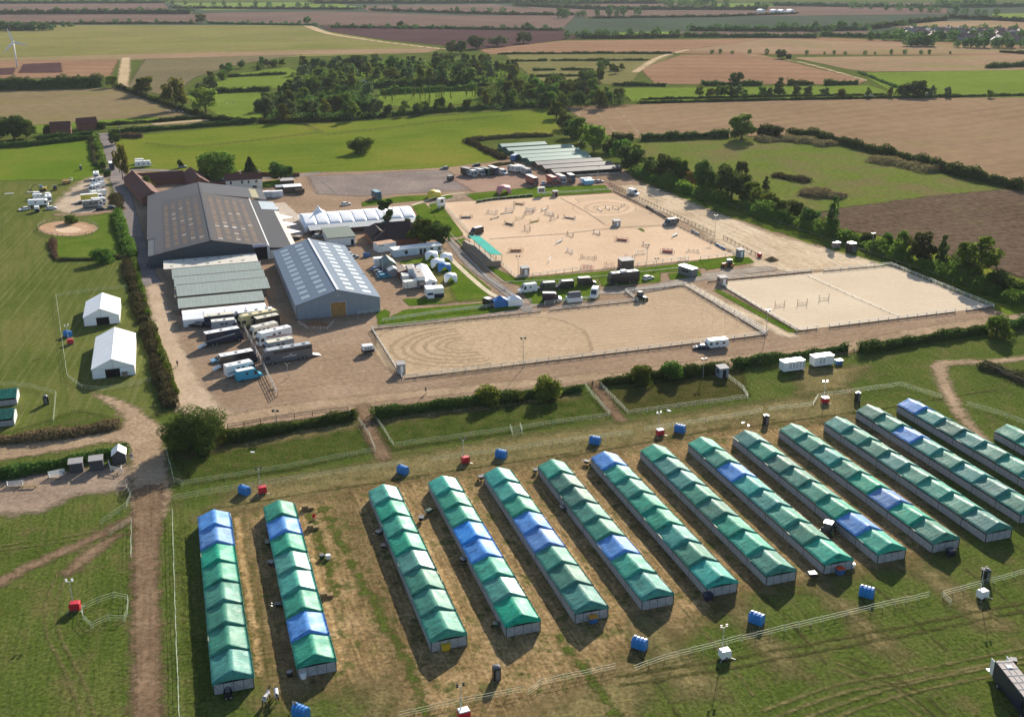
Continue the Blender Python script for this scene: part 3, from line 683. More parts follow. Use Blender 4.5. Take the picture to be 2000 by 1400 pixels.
for i, (x, y, t, w_, k, m, l) in enumerate([
    (1087,232,203,30,'round',leafA,'first rounded tree of the line, at its far end beside the stubble'),
    (1108,252,225,36,'round',leafD,'dark rounded tree, second of the line running from the wood'),
    (1135,280,235,44,'round',leafA,'rounded tree in the line beside the far stable huts'),
    (1118,268,238,34,'round',leafD,'dark tree behind the back row of green stable huts'),
    (1160,296,248,48,'round',leafY,'bright yellow green round tree beside the far stable huts'),
    (1196,298,266,40,'bush',leafD,'low dark bush left of the horse field corner'),
    (1214,318,277,36,'round',leafA,'tree leaning over the brown roofed stable row'),
    (1232,332,288,46,'round',leafD,'dark tree at the right end of the brown roofed stables'),
    (1270,345,311,32,'tall',leafD,'slim dark tree in the line above the parked white trailer'),
    (1302,356,306,46,'round',leafD,'large dark tree in the line behind white storage bags'),
    (1325,358,314,34,'round',leafA,'greener tree touching the large dark one behind the white bags'),
    (1350,364,338,30,'round',leafO,'small yellow autumn tree in the line'),
    (1377,380,321,46,'round',leafD,'tall dark tree just right of the yellow autumn tree'),
    (1428,392,329,60,'round',leafD,'widest dark tree of the line beside the horse field'),
    (1470,402,361,46,'round',leafA,'green tree right of the widest dark tree'),
    (1505,412,383,44,'round',leafA,'low green tree above the bare gravel strip'),
    (1540,428,394,46,'round',leafD,'dark low tree near the mown meadow corner'),
    (1580,444,408,34,'round',leafD,'dark small tree in front of the ploughed field corner'),
    (1626,458,392,30,'tall',leafD,'tall narrow tree standing above the line by the ploughed field'),
    (1660,468,448,34,'bush',leafD,'low bush right of the tall narrow tree'),
    (1692,478,450,32,'bush',leafD,'dark bush behind the black water tank'),
    (1726,488,459,28,'round',leafA,'small tree right of the pale lamp pole'),
    (1755,498,457,30,'round',leafA,'thin crowned tree beside the ploughed field'),
    (1797,515,460,46,'round',leafD,'broad dark tree left of the big dome shaped tree'),
    (1836,521,467,28,'tall',leafD,'narrow tree just left of the big dome shaped tree'),
    (1855,530,500,34,'bush',leafD,'dark bush under the left edge of the big dome shaped tree'),
    (1950,566,521,56,'bush',leafD,'dark bush right of the big dome shaped tree'),
    (1990,582,545,44,'bush',leafD,'last dark bush of the line at the right edge'),
    (1448,273,229,46,'round',leafA,'tall tree on the far hedge of the horse field'),
    (1502,268,239,56,'bush',leafD,'wide dark tree right of the tall one on the far hedge of the horse field'),
    (1449,342,317,20,'round',leafD,'small round dark tree alone inside the horse field edge'),
    (1495,372,348,16,'tall',leafD,'little cone shaped shrub in the horse field'),
    (705,299,262,52,'bush',leafA,'round bush standing alone in the middle of the bright meadow'),
    (425,348,296,66,'willow',leafA,'large drooping willow behind the big grey barn'),
    (490,346,307,38,'conifer',leafD,'dark pointed conifer behind the white farmhouse'),
    (549,353,317,44,'round',leafD,'round dark tree right of the white farmhouse'),
    (757,447,392,42,'thin',leafD,'thin open crowned tree in front of the white arched marquee'),
    (819,445,421,16,'round',leafD,'small dark round tree right of the arched marquee'),
    (797,455,428,18,'round',leafA,'slight young tree beside the club house lawn'),
    (830,478,428,58,'round',leafA,'large spreading tree behind the long white cabin, left half'),
    (857,478,434,48,'round',leafD,'large spreading tree behind the long white cabin, right half'),
    (202,513,478,44,'bush',leafA,'round bush at the corner of the weedy paddock'),
    (290,372,344,22,'round',leafA,'tree inside the brick stable courtyard'),
    (240,352,285,26,'round',leafY,'yellowing tree right of the access road by the truck'),
    (225,283,256,22,'round',leafD,'dark tree beside the mouth of the access road'),
    (353,328,312,12,'round',leafD,'little dark round tree by a parked car on the meadow edge'),
    (210,345,328,16,'bush',leafD,'dark clipped bush beside the mouth of the parking area'),
    (140,436,415,32,'bush',leafA,'bush beside the round sand pen'),
    (28,272,225,50,'round',leafD,'tall dark tree left of the red roofed cottages'),
    (52,270,236,34,'round',leafA,'green tree next to the cottages, right of the tall dark one'),
    (4,268,228,30,'round',leafD,'dark tree at the left edge near the cottages'),
    (95,262,238,22,'bush',leafD,'dark bush hiding the left cottage corner'),
    (198,252,234,22,'bush',leafD,'dark bush right of the red brick cottage'),
    (345,216,155,42,'round',leafY,'tall pale green tree standing over the hedge corner'),
    (402,220,172,46,'round',leafY,'broad yellow green tree right of the tall pale one'),
    (285,186,151,36,'round',leafA,'rounded tree at the bend of the field hedge'),
    (272,184,160,22,'bush',leafD,'dark bush left of the tree at the hedge bend'),
    (322,200,184,20,'round',leafA,'small tree between two tall ones on the field hedge'),
    (220,172,148,24,'round',leafY,'light green tree at the right end of the dark tree belt'),
    (1437,166,141,26,'round',leafD,'dark tree above the clipped hedge before the orange stubble'),
    (1522,187,153,26,'tall',leafD,'tall tree standing out of the roadside tree row'),
    (1788,190,158,44,'round',leafD,'wide dark tree clump on the road hedge'),
    (1765,190,165,28,'round',leafA,'tree left of the wide dark clump on the road hedge'),
    (1525,115,97,20,'round',leafD,'round tree alone between two stubble fields'),
    (1540,115,103,14,'bush',leafD,'small bush right of the round tree between stubble fields'),
    (882,104,80,22,'round',leafA,'left tree of the group at the end of the pale field track'),
    (900,105,79,24,'round',leafD,'dark tree of the group at the end of the pale field track'),
    (929,96,70,34,'round',leafD,'large dark tree right of the track end group'),
    (972,91,70,36,'round',leafG,'greyish broad tree in front of the dark ploughed field'),
    (1023,85,63,28,'round',leafD,'rounded dark tree at the right end of the dark ploughed field'),
    (782,53,41,14,'round',leafD,'round tree on the top hedge of the dark ploughed field'),
    (1032,57,44,14,'round',leafD,'rounded tree on the top hedge, right of the middle'),
    (393,46,28,20,'round',leafY,'pale tree where two far fields meet on the left'),
    (600,47,33,14,'round',leafA,'tree by the top of the pale field track'),
]): tree(x, y, t, w_*(1.1 if x > 1060 and y > 225 and i < 32 else 1), k, m, l, hs=1.14 if x > 1060 and y > 225 and i < 32 else 1.04)
for x in (1366,1388,1402,1415,1428,1440,1455,1488,1503,1555,1577,1610,1642,1695,1738,1818,1850,1932):
    tree(x, 191+rnd.uniform(-1,1), 170+rnd.uniform(-4,6), rnd.uniform(12,22), rnd.choice(['round','tall']), rnd.choice([leafA,leafY,leafG]) if x not in (1642,1738) else leafY, 'one of the small roadside trees spaced along the hedge above the stubble', group='small trees along the road hedge')
# --- the wood: separate trees
def inpoly(x, y, p):
    c = False
    for i in range(len(p)):
        (ax, ay), (bx, by) = p[i], p[(i+1) % len(p)]
        if (ay > y) != (by > y) and x < (bx-ax)*(y-ay)/(by-ay)+ax: c = not c
    return c
def wood(poly, n, hlo, hhi, kinds, label, group, wk=(.8,1.15), mind=.36):
    done = []; tries = 0
    xs = [p[0] for p in poly]; ys = [p[1] for p in poly]
    while len(done) < n and tries < n*60:
        tries += 1
        x, y = rnd.uniform(min(xs), max(xs)), rnd.uniform(min(ys), max(ys))
        if not inpoly(x, y, poly): continue
        g = G(x, y); h = rnd.uniform(hlo, hhi); wd = h*rnd.uniform(*wk)
        if any((g-q).length < mind*(wd+w2)/2 for q, w2 in done): continue
        done.append((g, wd)); kind, m = rnd.choice(kinds)
        cr, tr = rnd.choice(PROTO[(kind, m.name)])
        t = thing('tree', label, 'tree', g, rnd.uniform(0, 6.28), group)
        b = 0 if kind == 'bush' else .1
        c = link('crown', cr, t); c.scale = (wd, wd, h*(1-b)); c.location = (0, 0, h*b)
        k = link('trunk', tr, t); k.scale = (wd, wd, h*.95)
K1 = [('tall',leafA),('tall',leafY),('tall',leafG),('round',leafA),('round',leafG),('tall',leafD),('round',leafD)]
wood([(565,150),(620,140),(700,130),(800,128),(900,128),(1000,138),(1035,165),(1000,172),(870,168),(700,172),(600,170)], 95, 11, 17, K1, 'one of the mixed tall trees of the wood beyond the bright meadow', 'trees of the wood')
wood([(505,210),(560,178),(640,172),(720,178),(735,205),(748,232),(640,240),(520,242)], 40, 8, 15, [('round',leafA),('round',leafD),('tall',leafA),('tall',leafY),('round',leafG)], 'one of the bushy trees at the left end of the wood by the meadow', 'trees at the left end of the wood')
wood([(930,190),(1040,165),(1130,185),(1210,195),(1235,206),(1180,214),(1090,212),(950,216)], 42, 8, 14, [('round',leafA),('round',leafD),('round',leafA),('tall',leafY)], 'one of the rounded trees at the right end of the wood by the stubble', 'trees at the right end of the wood')
wood([(740,232),(760,205),(800,215),(930,205),(950,216),(840,226)], 12, 5, 9, [('round',leafA),('round',leafD)], 'one of the low trees in front of the young poplars', 'low trees before the poplars')
wood([(385,185),(400,165),(440,140),(470,130),(560,124),(565,132),(470,142),(430,165),(410,185)], 26, 6, 10, [('round',leafA),('bush',leafA),('round',leafG)], 'one of the trees curving round the small paddocks left of the wood', 'trees round the small paddocks')
wood([(750,186),(930,182),(960,196),(840,206),(745,204)], 34, 7, 10, [('tall',leafY)], 'one of the thin young poplars standing in rows in the pale grass', 'young poplars in rows', (.14,.2), .8)
wood([(1060,172),(1075,160),(1130,158),(1180,160),(1180,172),(1100,182)], 12, 8, 13, [('round',leafD),('round',leafA)], 'one of the dark trees by the striped green paddocks', 'dark trees by the striped paddocks')
wood([(1165,140),(1180,130),(1225,130),(1225,140),(1200,150)], 9, 6, 9, [('round',leafA),('bush',leafD)], 'one of the bushes in the corner of the striped paddocks', 'bushes by the striped paddocks')
def understorey(name, poly, n, h, m, label, leaf=1.3):
    rs = np.random.RandomState(9); P = np.array([list(G(*p))[:2] for p in poly]); lo, hi = P.min(0), P.max(0); q = rs.uniform(lo, hi, (n*5, 2)); q = q[_sd_poly(q, P) > 1][:n]
    hh = h*(.55+.45*np.sin(q[:, 0]/7.3)*np.sin(q[:, 1]/9.1)); z = hh*rs.uniform(.3, 1, len(q))
    N = rs.normal(size=(len(q), 3))*.6+np.array([0, -.2, .8]); o3 = np.array([P[0][0], P[0][1], 0.])
    o = link(name, quads_mesh(name, np.c_[q, z+.3]-o3, N, leaf, m, rs)); o.location = o3; tag(o, label, 'undergrowth', kind='stuff')
understorey('undergrowth', [(565,150),(620,140),(700,130),(800,128),(900,128),(1000,138),(1035,165),(1000,172),(870,168),(700,172),(600,170)], 16000, 9, leafA, 'leafy undergrowth filling the wood beyond the meadow', 1.5)
understorey('undergrowth', [(505,210),(560,178),(640,172),(720,178),(735,205),(748,232),(640,240),(520,242)], 9000, 7, leafD, 'leafy undergrowth at the left end of the wood', 1.3)
understorey('undergrowth', [(930,190),(1040,165),(1130,185),(1210,195),(1235,206),(1180,214),(1090,212),(950,216)], 8000, 7, leafD, 'leafy undergrowth at the right end of the wood', 1.3)
# --- far scattered trees along field edges
FAR = []
def row(x0, y0, x1, y1, n, lo, hi, wk=(.75, 1.3)):
    for i in range(n):
        t_ = (i+rnd.uniform(.1, .9))/n; x = x0+(x1-x0)*t_; y = y0+(y1-y0)*t_+rnd.uniform(-.4, .4)
        g = G(x, y); h = rnd.uniform(lo, hi)*1.2; FAR.append((g, h, h*rnd.uniform(*wk)))
row(0,28,380,27,12,6,13)
row(150,47,390,46,9,4,8)
row(430,47,620,50,8,4,7)
row(650,56,1100,60,20,4,8)
row(330,9,720,20,15,6,12)
row(700,18,1020,28,12,5,11)
row(1080,36,1250,30,9,8,16)
row(1300,14,1500,20,12,8,14)
row(1380,60,1640,62,14,6,13)
row(1600,62,1780,50,12,6,12)
row(1690,78,2000,80,13,7,13)
row(1770,62,2000,66,10,7,11)
row(1770,91,1822,91,7,8,12)
row(1860,93,2000,94,10,6,12)
row(1100,76,1330,72,14,6,11)
row(1560,107,1860,106,11,2.5,4.5)
row(1370,105,1510,106,5,3,5)
row(1650,16,1960,32,14,7,14)
for x0, x1, y in ((1080,1180,8),(1830,1940,12),(1290,1420,10)): row(x0, y+1, x1, y, 9, 10, 16)
row(-20,60,104,60,16,6,13); row(75,57,150,52,6,4,8)
def far_trees():
    rs = np.random.RandomState(5); C, N, Z = [], [], []
    for g, h, wd in FAR:
        k = 170; d = rs.normal(size=(k, 3)); d /= np.linalg.norm(d, axis=1, keepdims=True)
        q = rs.uniform(.4, 1, (k, 1))**.5*(1+.25*np.sin(d[:, :1]*5+g.x)*np.sin(d[:, 2:]*4+g.y))
        P = d*q*np.array([wd/2, wd/2, h*.5])+np.array([g.x, g.y, h*.5]); P[:, 2] = np.maximum(P[:, 2], .1)
        C.append(P); N.append(d+rs.normal(size=(k, 3))*.5); Z.append(np.full(k, h*.17))
    o = link('far_off_trees', quads_mesh('far_off_trees', np.concatenate(C), np.concatenate(N), np.concatenate(Z), leafD, rs))
    tag(o, 'far off scattered trees along the field edges towards the horizon', 'trees', kind='stuff')
far_trees()

# --- hedges
hedge([(-60,176),(60,175),(205,170)],10,9,'tall dark tree belt along the far side of the olive field',leafD,1.0,2.2,rough=.22)
hedge([(225,170),(300,198),(370,222),(415,236),(500,240)],3.5,3.5,'hedge running down from the dark belt to the road',leafD,.9)
hedge([(70,277),(185,262)],3,3,'hedge before the red roofed cottages',leafD,.7); hedge([(-60,293),(60,286),(195,270)],3,3,'hedge along the top of the lush left field',leafD,.7)
hedge([(212,262),(350,252),(500,240)],3,3,'hedge on the meadow side of the road, left part',leafD,.7); hedge([(150,250),(300,240),(400,232)],2.5,3,'hedge on the far side of the road by the sand strip',leafD,.7)
hedge([(500,242),(640,238),(760,228)],3.5,3.5,'hedge along the top of the bright meadow under the bushy trees',leafD,.8); hedge([(760,228),(900,216),(1075,208)],3,4,'hedge along the top of the bright meadow before the poplars',leafD,.8)
hedge([(740,186),(930,176)],5,4,'tall hedge behind the young poplars',leafA,1.)
hedge([(600,172),(740,172),(960,166)],6,5,'dark edge of the wood behind the pale grass',leafD,1.2)
hedge([(370,185),(440,182),(530,178)],4,4,'dark hedge along the small left paddock',leafD,1.); hedge([(440,152),(560,146)],3,3,'short hedge between the small paddocks',leafD,1.)
hedge([(184,265),(196,300),(203,330)],3,4,'tall hedge beside the access road',leafA,.6); hedge([(178,275),(184,305),(190,325)],2,3,'weedy bank behind the tall access road hedge',weedD,.6)
hedge([(230,415),(240,445),(252,480),(262,505)],2.2,3.6,'neat clipped hedge beside the lane past the big barn',leafA,.42); hedge([(222,425),(236,470),(246,505)],1.8,2,'darker hedge row behind the neat clipped one',leafD,.45)
hedge([(248,510),(258,550),(270,590),(282,632)],1.8,4.2,'overgrown brown hedge left of the yard lane, upper part',weedD,.4); hedge([(262,510),(274,560),(290,620)],1.6,2,'green strip of hedge beside the upper yard lane',leafA,.38)
hedge([(288,640),(300,690),(318,745),(335,800)],2,4.2,'overgrown brown hedge left of the yard lane, lower part',weedD,.38); hedge([(298,640),(318,700),(345,775)],1.8,2,'green strip of hedge beside the lower yard lane',leafA,.36)
hedge([(103,470),(106,500),(112,508)],1.2,2.6,'brown weedy bank on the left side of the paddock',weedB,.4); hedge([(112,509),(170,508),(245,504)],1.2,2.4,'brown weedy bank along the bottom of the paddock',weedD,.4)
hedge([(225,380),(232,410)],1.2,6,'weedy plot between the parked caravans and the lane',weedD,.4)
hedge([(-40,868),(60,858),(150,848),(235,830)],1.6,4.2,'long brown weedy bank between the left pasture and the lane',weedB,.34,2)
hedge([(-40,940),(60,922),(160,902),(252,880)],2,3.4,'dark green hedge behind the stored fence panels',leafD,.36,2)
hedge([(440,862),(560,842),(696,815)],2.2,3.2,'clipped dark hedge behind the brown rail fence',leafD,.34,2); tree(690,815,795,16,'bush',leafY,'bright feathery bush at the end of the clipped hedge by the path','bush',name='bush')
hedge([(726,815),(860,797),(1000,780),(1140,762)],2.2,3.4,'clipped dark hedge right of the first field path',leafD,.34,2)
hedge([(1172,752),(1290,738),(1420,722)],2.2,3.4,'dark hedge with bushes between the field path and the grey hut',leafD,.36,2); hedge([(1430,718),(1540,702),(1656,684)],2.2,3.4,'dark hedge behind the two white cabins',leafD,.38,2)
hedge([(1676,690),(1800,668),(1930,648)],2.4,3.4,'dark hedge between the lane and the right hand grass',leafD,.38,2); hedge([(1955,646),(2090,622)],2.4,3.4,'dark hedge at the right edge beyond the round bush',leafD,.4,2)
hedge([(1195,276),(1236,274)],4,5,'short dark hedge at the left corner of the horse field',leafD,.7); hedge([(1250,275),(1330,272),(1425,268)],4.5,5,'long dark hedge on the far side of the horse field',leafD,.7,2)
hedge([(1535,264),(1580,268),(1640,280),(1720,302)],4.5,5,'dark hedge curving down beside the stubble, upper part',leafD,.7,2); hedge([(1720,302),(1800,322),(1880,345),(2000,372)],5,6,'dark hedge curving down beside the stubble, lower part',leafD,.7,2)
hedge([(1240,340),(1330,375),(1440,405),(1560,445)],4.5,7,'undergrowth beneath the tree line, left half',leafA,.55,1.6,rough=.6); hedge([(1560,445),(1680,482),(1800,525),(1900,560),(2000,600)],4.2,7,'undergrowth beneath the tree line, right half',leafA,.55,1.6,rough=.6)
hedge([(912,276),(1000,268),(1080,266)],2,6,'brown weedy bank behind the far stable huts',weedD,.55,1.6); hedge([(912,276),(945,293),(985,312)],2,6,'brown weedy bank left of the far stable huts',weedD,.55,1.6)
hedge([(962,324),(1003,320)],1,4,'low brown weeds behind the parked lorries',weedD,.5)
hedge([(1478,276),(1550,274),(1622,286)],3,16,'dry brown mound at the top of the horse field',weedB,.5,1.6); hedge([(1702,314),(1760,322),(1828,338)],2.6,14,'dry brown mound beside the curving hedge',weedB,.5,1.6)
hedge([(1565,378),(1600,382),(1648,388)],3,14,'dry brown mound beside the ploughed field',weedB,.5,1.6); hedge([(1512,345),(1550,352),(1580,357)],2,7,'patch of scrub inside the horse field',weedD,.5)
hedge([(1915,715),(1950,725),(2030,750)],2,6,'brown thicket behind the dark rails at the right edge',weedD,.4,1.8)
hedge([(236,268),(278,270)],2.5,5,'brown bramble mound beside the road mouth',weedB,.6)
hedge([(1240,203),(1500,197),(1740,192)],2.2,2.5,'road hedge along the top of the big stubble field, left part',leafD,.9); hedge([(1740,192),(2050,187)],2.2,2.5,'road hedge along the top of the big stubble field, right part',leafD,.9)
hedge([(1250,196),(1500,190),(1740,187)],1.8,2,'second hedge on the far side of the road',leafD,.9)
for a, l in (([(1368,167),(1490,168)],'left'),([(1538,167),(1588,166)],'middle'),([(1610,167),(1675,165)],'right')):
    hedge(a,4,6,'thick dark hedge piece under the orange stubble, the %s one of three' % l,leafD,1.)
hedge([(1196,168),(1252,168),(1302,169)],3,4,'short dark hedge at the foot of the orange stubble',leafD,1.)
hedge([(1675,142),(1760,176),(1765,182)],2,3,'thin hedge between the stubble corner and the green field',leafD,.9)
hedge([(1925,134),(2050,128)],5,8,'thick dark hedge at the right edge above the green field',leafD,1.2); hedge([(1950,103),(2100,112)],3,4,'dark hedge at the right edge below the village',leafD,1.2)
for a, l in (([(972,107),(1180,105),(1320,106)],'topmost'),([(1005,121),(1070,120)],'second left'),([(1075,120),(1270,119)],'second right'),([(1040,139),(1085,138)],'third left'),([(1095,138),(1160,138)],'third right'),([(1045,151),(1170,149)],'lowest')):
    hedge(a,2.5,3,'thin hedge across the striped green paddocks, the %s one' % l,leafD,1.)
for a, h, l in (([(-60,29),(200,28),(380,28)],7,'long dark hedge across the far left below the horizon'),([(0,48),(380,47)],2.5,'thin hedge over the wide green stubble, left of the pale tree'),([(405,47),(620,51)],2.5,'thin hedge over the wide green stubble, right of the pale tree'),
    ([(640,55),(850,57),(1100,61)],3,'hedge along the top of the dark ploughed field'),([(1130,76),(1215,76),(1330,74)],4,'hedge by the green strip right of the ploughed field'),([(1150,37),(1400,34),(1560,28)],3,'thin hedge across the hazy right fields'),
    ([(1340,61),(1500,62),(1700,60)],5,'valley hedge left of the village'),([(1700,58),(1790,46),(1850,40)],5,'hedge climbing behind the village'),([(1600,71),(1760,76),(1860,73)],4,'hedge below the village'),
    ([(1330,73),(1480,74),(1600,75)],4,'hedge along the top of the buff stubble'),([(1850,36),(2050,46)],5,'dark hedge over the tan field at the top right'),([(720,22),(1000,30),(1130,31)],4,'hazy hedge above the ploughed field'),([(330,17),(700,20)],4,'hazy hedge at the top left'),
    ([(1500,12),(1800,16),(2050,14)],6,'hazy hedge near the top right edge'),([(600,8),(1000,7),(1300,8)],7,'hazy hedge line at the top edge'),([(-60,8),(330,7)],6,'hazy hedge at the top left corner'),([(1000,12),(1180,20),(1500,20)],6,'hazy hedge above the blue green crop')):
    hedge(a,h*1.45,6,l,leafD,2.2,1.6)

# ================================================================== BUILDINGS AND LARGE STRUCTURES
white = paint('white_paint', (.78,.78,.76), .5); offw = paint('off_white', (.62,.60,.55), .6); pvc = paint('white_pvc', (.82,.82,.83), .42, .5, 0, .04, .3)
dark = paint('dark_opening', (.012,.012,.014), .8, .1); glass = paint('window_glass', (.03,.035,.045), .12, .6)
steel = paint('galvanised', (.42,.44,.46), .4, .5, .6); wood_d = paint('dark_timber', (.075,.052,.038), .8); wood_l = paint('weathered_timber', (.26,.20,.15), .8)
blackm = paint('black_plastic', (.02,.02,.022), .45); rubber = paint('rubber', (.022,.022,.022), .8, .2); brick = paint('brick', (.20,.09,.06), .85, .2, 0, .2, 2)
def rect_on(mb, m, o, ex, ey, u0, u1, v0, v1, off=.03):
    """flat panel laid just proud of a surface: o + ex*u + ey*v"""
    o, ex, ey = Vector(o), Vector(ex), Vector(ey); n = ex.cross(ey).normalized()*off
    mb.poly([o+ex*u0+ey*v0+n, o+ex*u1+ey*v0+n, o+ex*u1+ey*v1+n, o+ex*u0+ey*v1+n], m)

# --- temporary stable rows
COV = {'g': (.02,.37,.235), 'h': (.04,.42,.29), 't': (.05,.38,.315), 'k': (.06,.32,.225), 'b': (.075,.34,.86), 'w': (.06,.45,.34)}
def cover_mat(k, v):
    nm = 'canvas_%s_%d' % (k, v)
    if nm in _mats: return _mats[nm]
    m, n, b = _new(nm); c = COV[k]
    tc = n.nodes.new('ShaderNodeTexCoord'); pos = tc.outputs['Object']; oi = n.nodes.new('ShaderNodeObjectInfo')
    off = n.nodes.new('ShaderNodeVectorMath'); off.operation = 'ADD'; n.links.new(pos, off.inputs[0])
    cmb = n.nodes.new('ShaderNodeCombineXYZ'); n.links.new(math_(n, 'MULTIPLY', oi.outputs['Random'], 90.), cmb.inputs[1]); n.links.new(cmb.outputs[0], off.inputs[1])
    p = off.outputs[0]
    f = noise(n, .9, 6, p, .65)
    cc = ramp(n, f, [(.3, tuple(x*.72 for x in c)), (.52, c), (.72, tuple(min(1, x*1.25+.025) for x in c))])
    st = noise(n, 1., 5, mapped(n, p, 0, (3.2, .34, 1)), .6)      # crease shading painted in as dark and pale streaks down the slope
    cc = mix(n, maprange(n, st, .55, .64, 0, .75), cc, tuple(x*.32 for x in c))
    cc = mix(n, maprange(n, st, .34, .26, 0, .4), cc, tuple(x*.7+.14 for x in c))
    hs = n.nodes.new('ShaderNodeHueSaturation'); n.links.new(cc, hs.inputs['Color'])
    n.links.new(maprange(n, oi.outputs['Random'], 0, 1, .78, 1.22), hs.inputs['Value']); n.links.new(maprange(n, oi.outputs['Random'], 0, 1, .82, 1.05), hs.inputs['Saturation'])
    n.links.new(hs.outputs[0], b.inputs['Base Color'])
    n.links.new(maprange(n, noise(n, .5, 2, p), .35, .65, *((.26, .40) if k == 'w' else (.44, .62))), b.inputs['Roughness']); b.inputs['Specular IOR Level'].default_value = .5 if k == 'w' else .3
    tl = n.nodes.new('ShaderNodeBsdfTranslucent'); n.links.new(hs.outputs[0], tl.inputs[0]); ms = n.nodes.new('ShaderNodeMixShader'); ms.inputs[0].default_value = .3
    n.links.new(b.outputs[0], ms.inputs[1]); n.links.new(tl.outputs[0], ms.inputs[2]); n.links.new(ms.outputs[0], n.nodes['Material Output'].inputs[0])
    bp = n.nodes.new('ShaderNodeBump'); bp.inputs['Strength'].default_value = .4; bp.inputs['Distance'].default_value = .25
    n.links.new(math_(n, 'ADD', st, math_(n, 'MULTIPLY', noise(n, 2.2, 5, p), .5)), bp.inputs['Height']); n.links.new(bp.outputs[0], b.inputs['Normal'])
    _mats[nm] = m; return m
BAY, HW = 6.35, 2.95
_cov = {}
def cover_mesh(k, v, end):
    if (k, v, end) in _cov: return _cov[(k, v, end)]
    rs = random.Random(v*7+ord(k)); m = cover_mat(k, v); mb = MB()
    nx, ny = 12, 10; L = BAY-.12
    ph = [rs.uniform(0, 6.28) for _ in range(6)]; tw = rs.uniform(-.03, .03)
    vs = []
    for j in range(ny+1):
        y = L*j/ny; t = 1-j/ny                      # t = 1 at the near end, where the frame hoop lifts the sheet
        for i in range(nx+1):
            x = -HW+2*HW*i/nx; q = abs(x)/HW
            z = 1.93+(1.20+.42*t)*(1-q)+(.10*t)*q-.05*math.sin(math.pi*j/ny)*(.4+math.sin(math.pi*q))
            z += .022*math.sin(7*y/L+ph[0]+x)+.018*math.sin(13*y/L+ph[1]-2*x)*q+tw*y*.15*(1 if x > 0 else -1)
            vs.append((x*(1.0+.012*math.sin(5*y+ph[2])*q), y, z))
    i0 = len(mb.v); mb.v += vs
    for j in range(ny):
        for i in range(nx):
            a = i0+j*(nx+1)+i; mb.f.append([a, a+1, a+nx+2, a+nx+1]); mb.m.append(mb.mi(m))
    # gable flap hanging at the near end, and a short hem along both eaves
    drop = []
    for i in range(nx+1):
        x, y, z = vs[i]; q = abs(x)/HW
        low = (1.62+.42*(1-q*q)) if end else (z-.50*(1-q)-.30)
        drop.append((x, -.03, max(low, 1.5)))
    k0 = len(mb.v); mb.v += drop
    for i in range(nx): mb.f.append([i0+i, k0+i, k0+i+1, i0+i+1]); mb.m.append(mb.mi(m))
    for s in (0, nx):
        k1 = len(mb.v); mb.v += [(vs[j*(nx+1)+s][0]*1.012, vs[j*(nx+1)+s][1], vs[j*(nx+1)+s][2]-.05) for j in range(ny+1)]
        for j in range(ny): mb.f.append([i0+j*(nx+1)+s, i0+(j+1)*(nx+1)+s, k1+j+1, k1+j]); mb.m.append(mb.mi(m))
    _cov[(k, v, end)] = mb.mesh('roof_cover', True); return _cov[(k, v, end)]
panel_m = ribbed('stable_panel', (.36,.365,.38), (.22,.225,.24), 1.5, .6, 1, .3, .35); trimw = paint('eave_trim', (.72,.62,.40), .6); panel_e = paint('stable_end_panel', (.33,.335,.35), .6, .3, 0, .1)
def _side(sg):
    mb = MB(); x = sg*2.8
    for q in range(4):
        y0 = q*(BAY/4); mb.box(x-.03, x+.03, y0+.04, y0+BAY/4-.03, .04, 1.5, panel_m)
    mb.box(x-.05, x+.05, -.06, .06, 0, 2.0, blackm); mb.box(x-.03, x+.03, .06, BAY-.06, 1.5, 1.55, blackm)
    mb.box(sg*2.9-.04, sg*2.9+.04, 0, BAY-.1, 1.86, 1.91, trimw)
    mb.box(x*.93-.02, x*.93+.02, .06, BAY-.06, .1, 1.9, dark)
    return mb.mesh('side_wall')
def _end(y, sg):
    mb = MB()
    for q in range(4):
        x0 = -2.8+q*1.4; mb.box(x0+.035, x0+1.365, y-.03, y+.03, .05, 1.66, panel_e)
        mb.bar((x0+.1, y+sg*.05, .15 if q % 2 else 1.5), (x0+1.3, y+sg*.05, 1.5 if q % 2 else .15), .025, blackm)
    for q in range(5): mb.box(-2.83+q*1.4, -2.77+q*1.4, y-.05, y+.05, 0, 1.72, blackm)
    mb.box(-.62, -.48, y+sg*.05-.015, y+sg*.05+.015, 1.2, 1.28, white)
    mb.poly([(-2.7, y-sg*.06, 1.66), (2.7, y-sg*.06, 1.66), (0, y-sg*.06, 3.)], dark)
    return mb.mesh('end_wall')
SIDE = {-1: _side(-1), 1: _side(1)}; ENDW = _end(.06, -1)
PAT = ['bbgghggt','gbgwwgbg','wghgwghh','wghbbhwg','twgbbhkt','hkkhgbht','bhhggtgt','gttgkghh','hkbtthgh','tkkkkgbh','hktkgbgk','tkgtkhkt','kkbtkttk','btkthhtk','khgtkkhh']
ORD = ['first','second','third','fourth','fifth','sixth','seventh','eighth','ninth','tenth','eleventh','twelfth','thirteenth','fourteenth','last']
ROWLAB = ['stable tent row at the far left beside the white rail, two blue bays first','stable tent row second from the left, with two separate blue bays','all green stable tent row with a yellow bin at its near end',
 'stable tent row with a pair of blue bays, third right of the wide gap','stable tent row with two blue bays and an orange lidded bin at its end','stable tent row with one blue bay, sixth bay from its far end','stable tent row whose far end bay is blue, a dark bin at its near end',
 'plain green stable tent row left of the row whose third bay is blue','stable tent row with its third bay blue and a red topped bin at its end','stable tent row with the green tractor beside its second last, blue bay','stable tent row with a dark blue bin at its end and its sixth bay blue',
 'plain green stable tent row, rightmost with its near gable in view','stable tent row cut by the right edge with its third bay blue','stable tent row cut by the right edge whose first far bay is blue','short piece of stable tent row at the right edge, starting nearer than the others']
ROWT = []
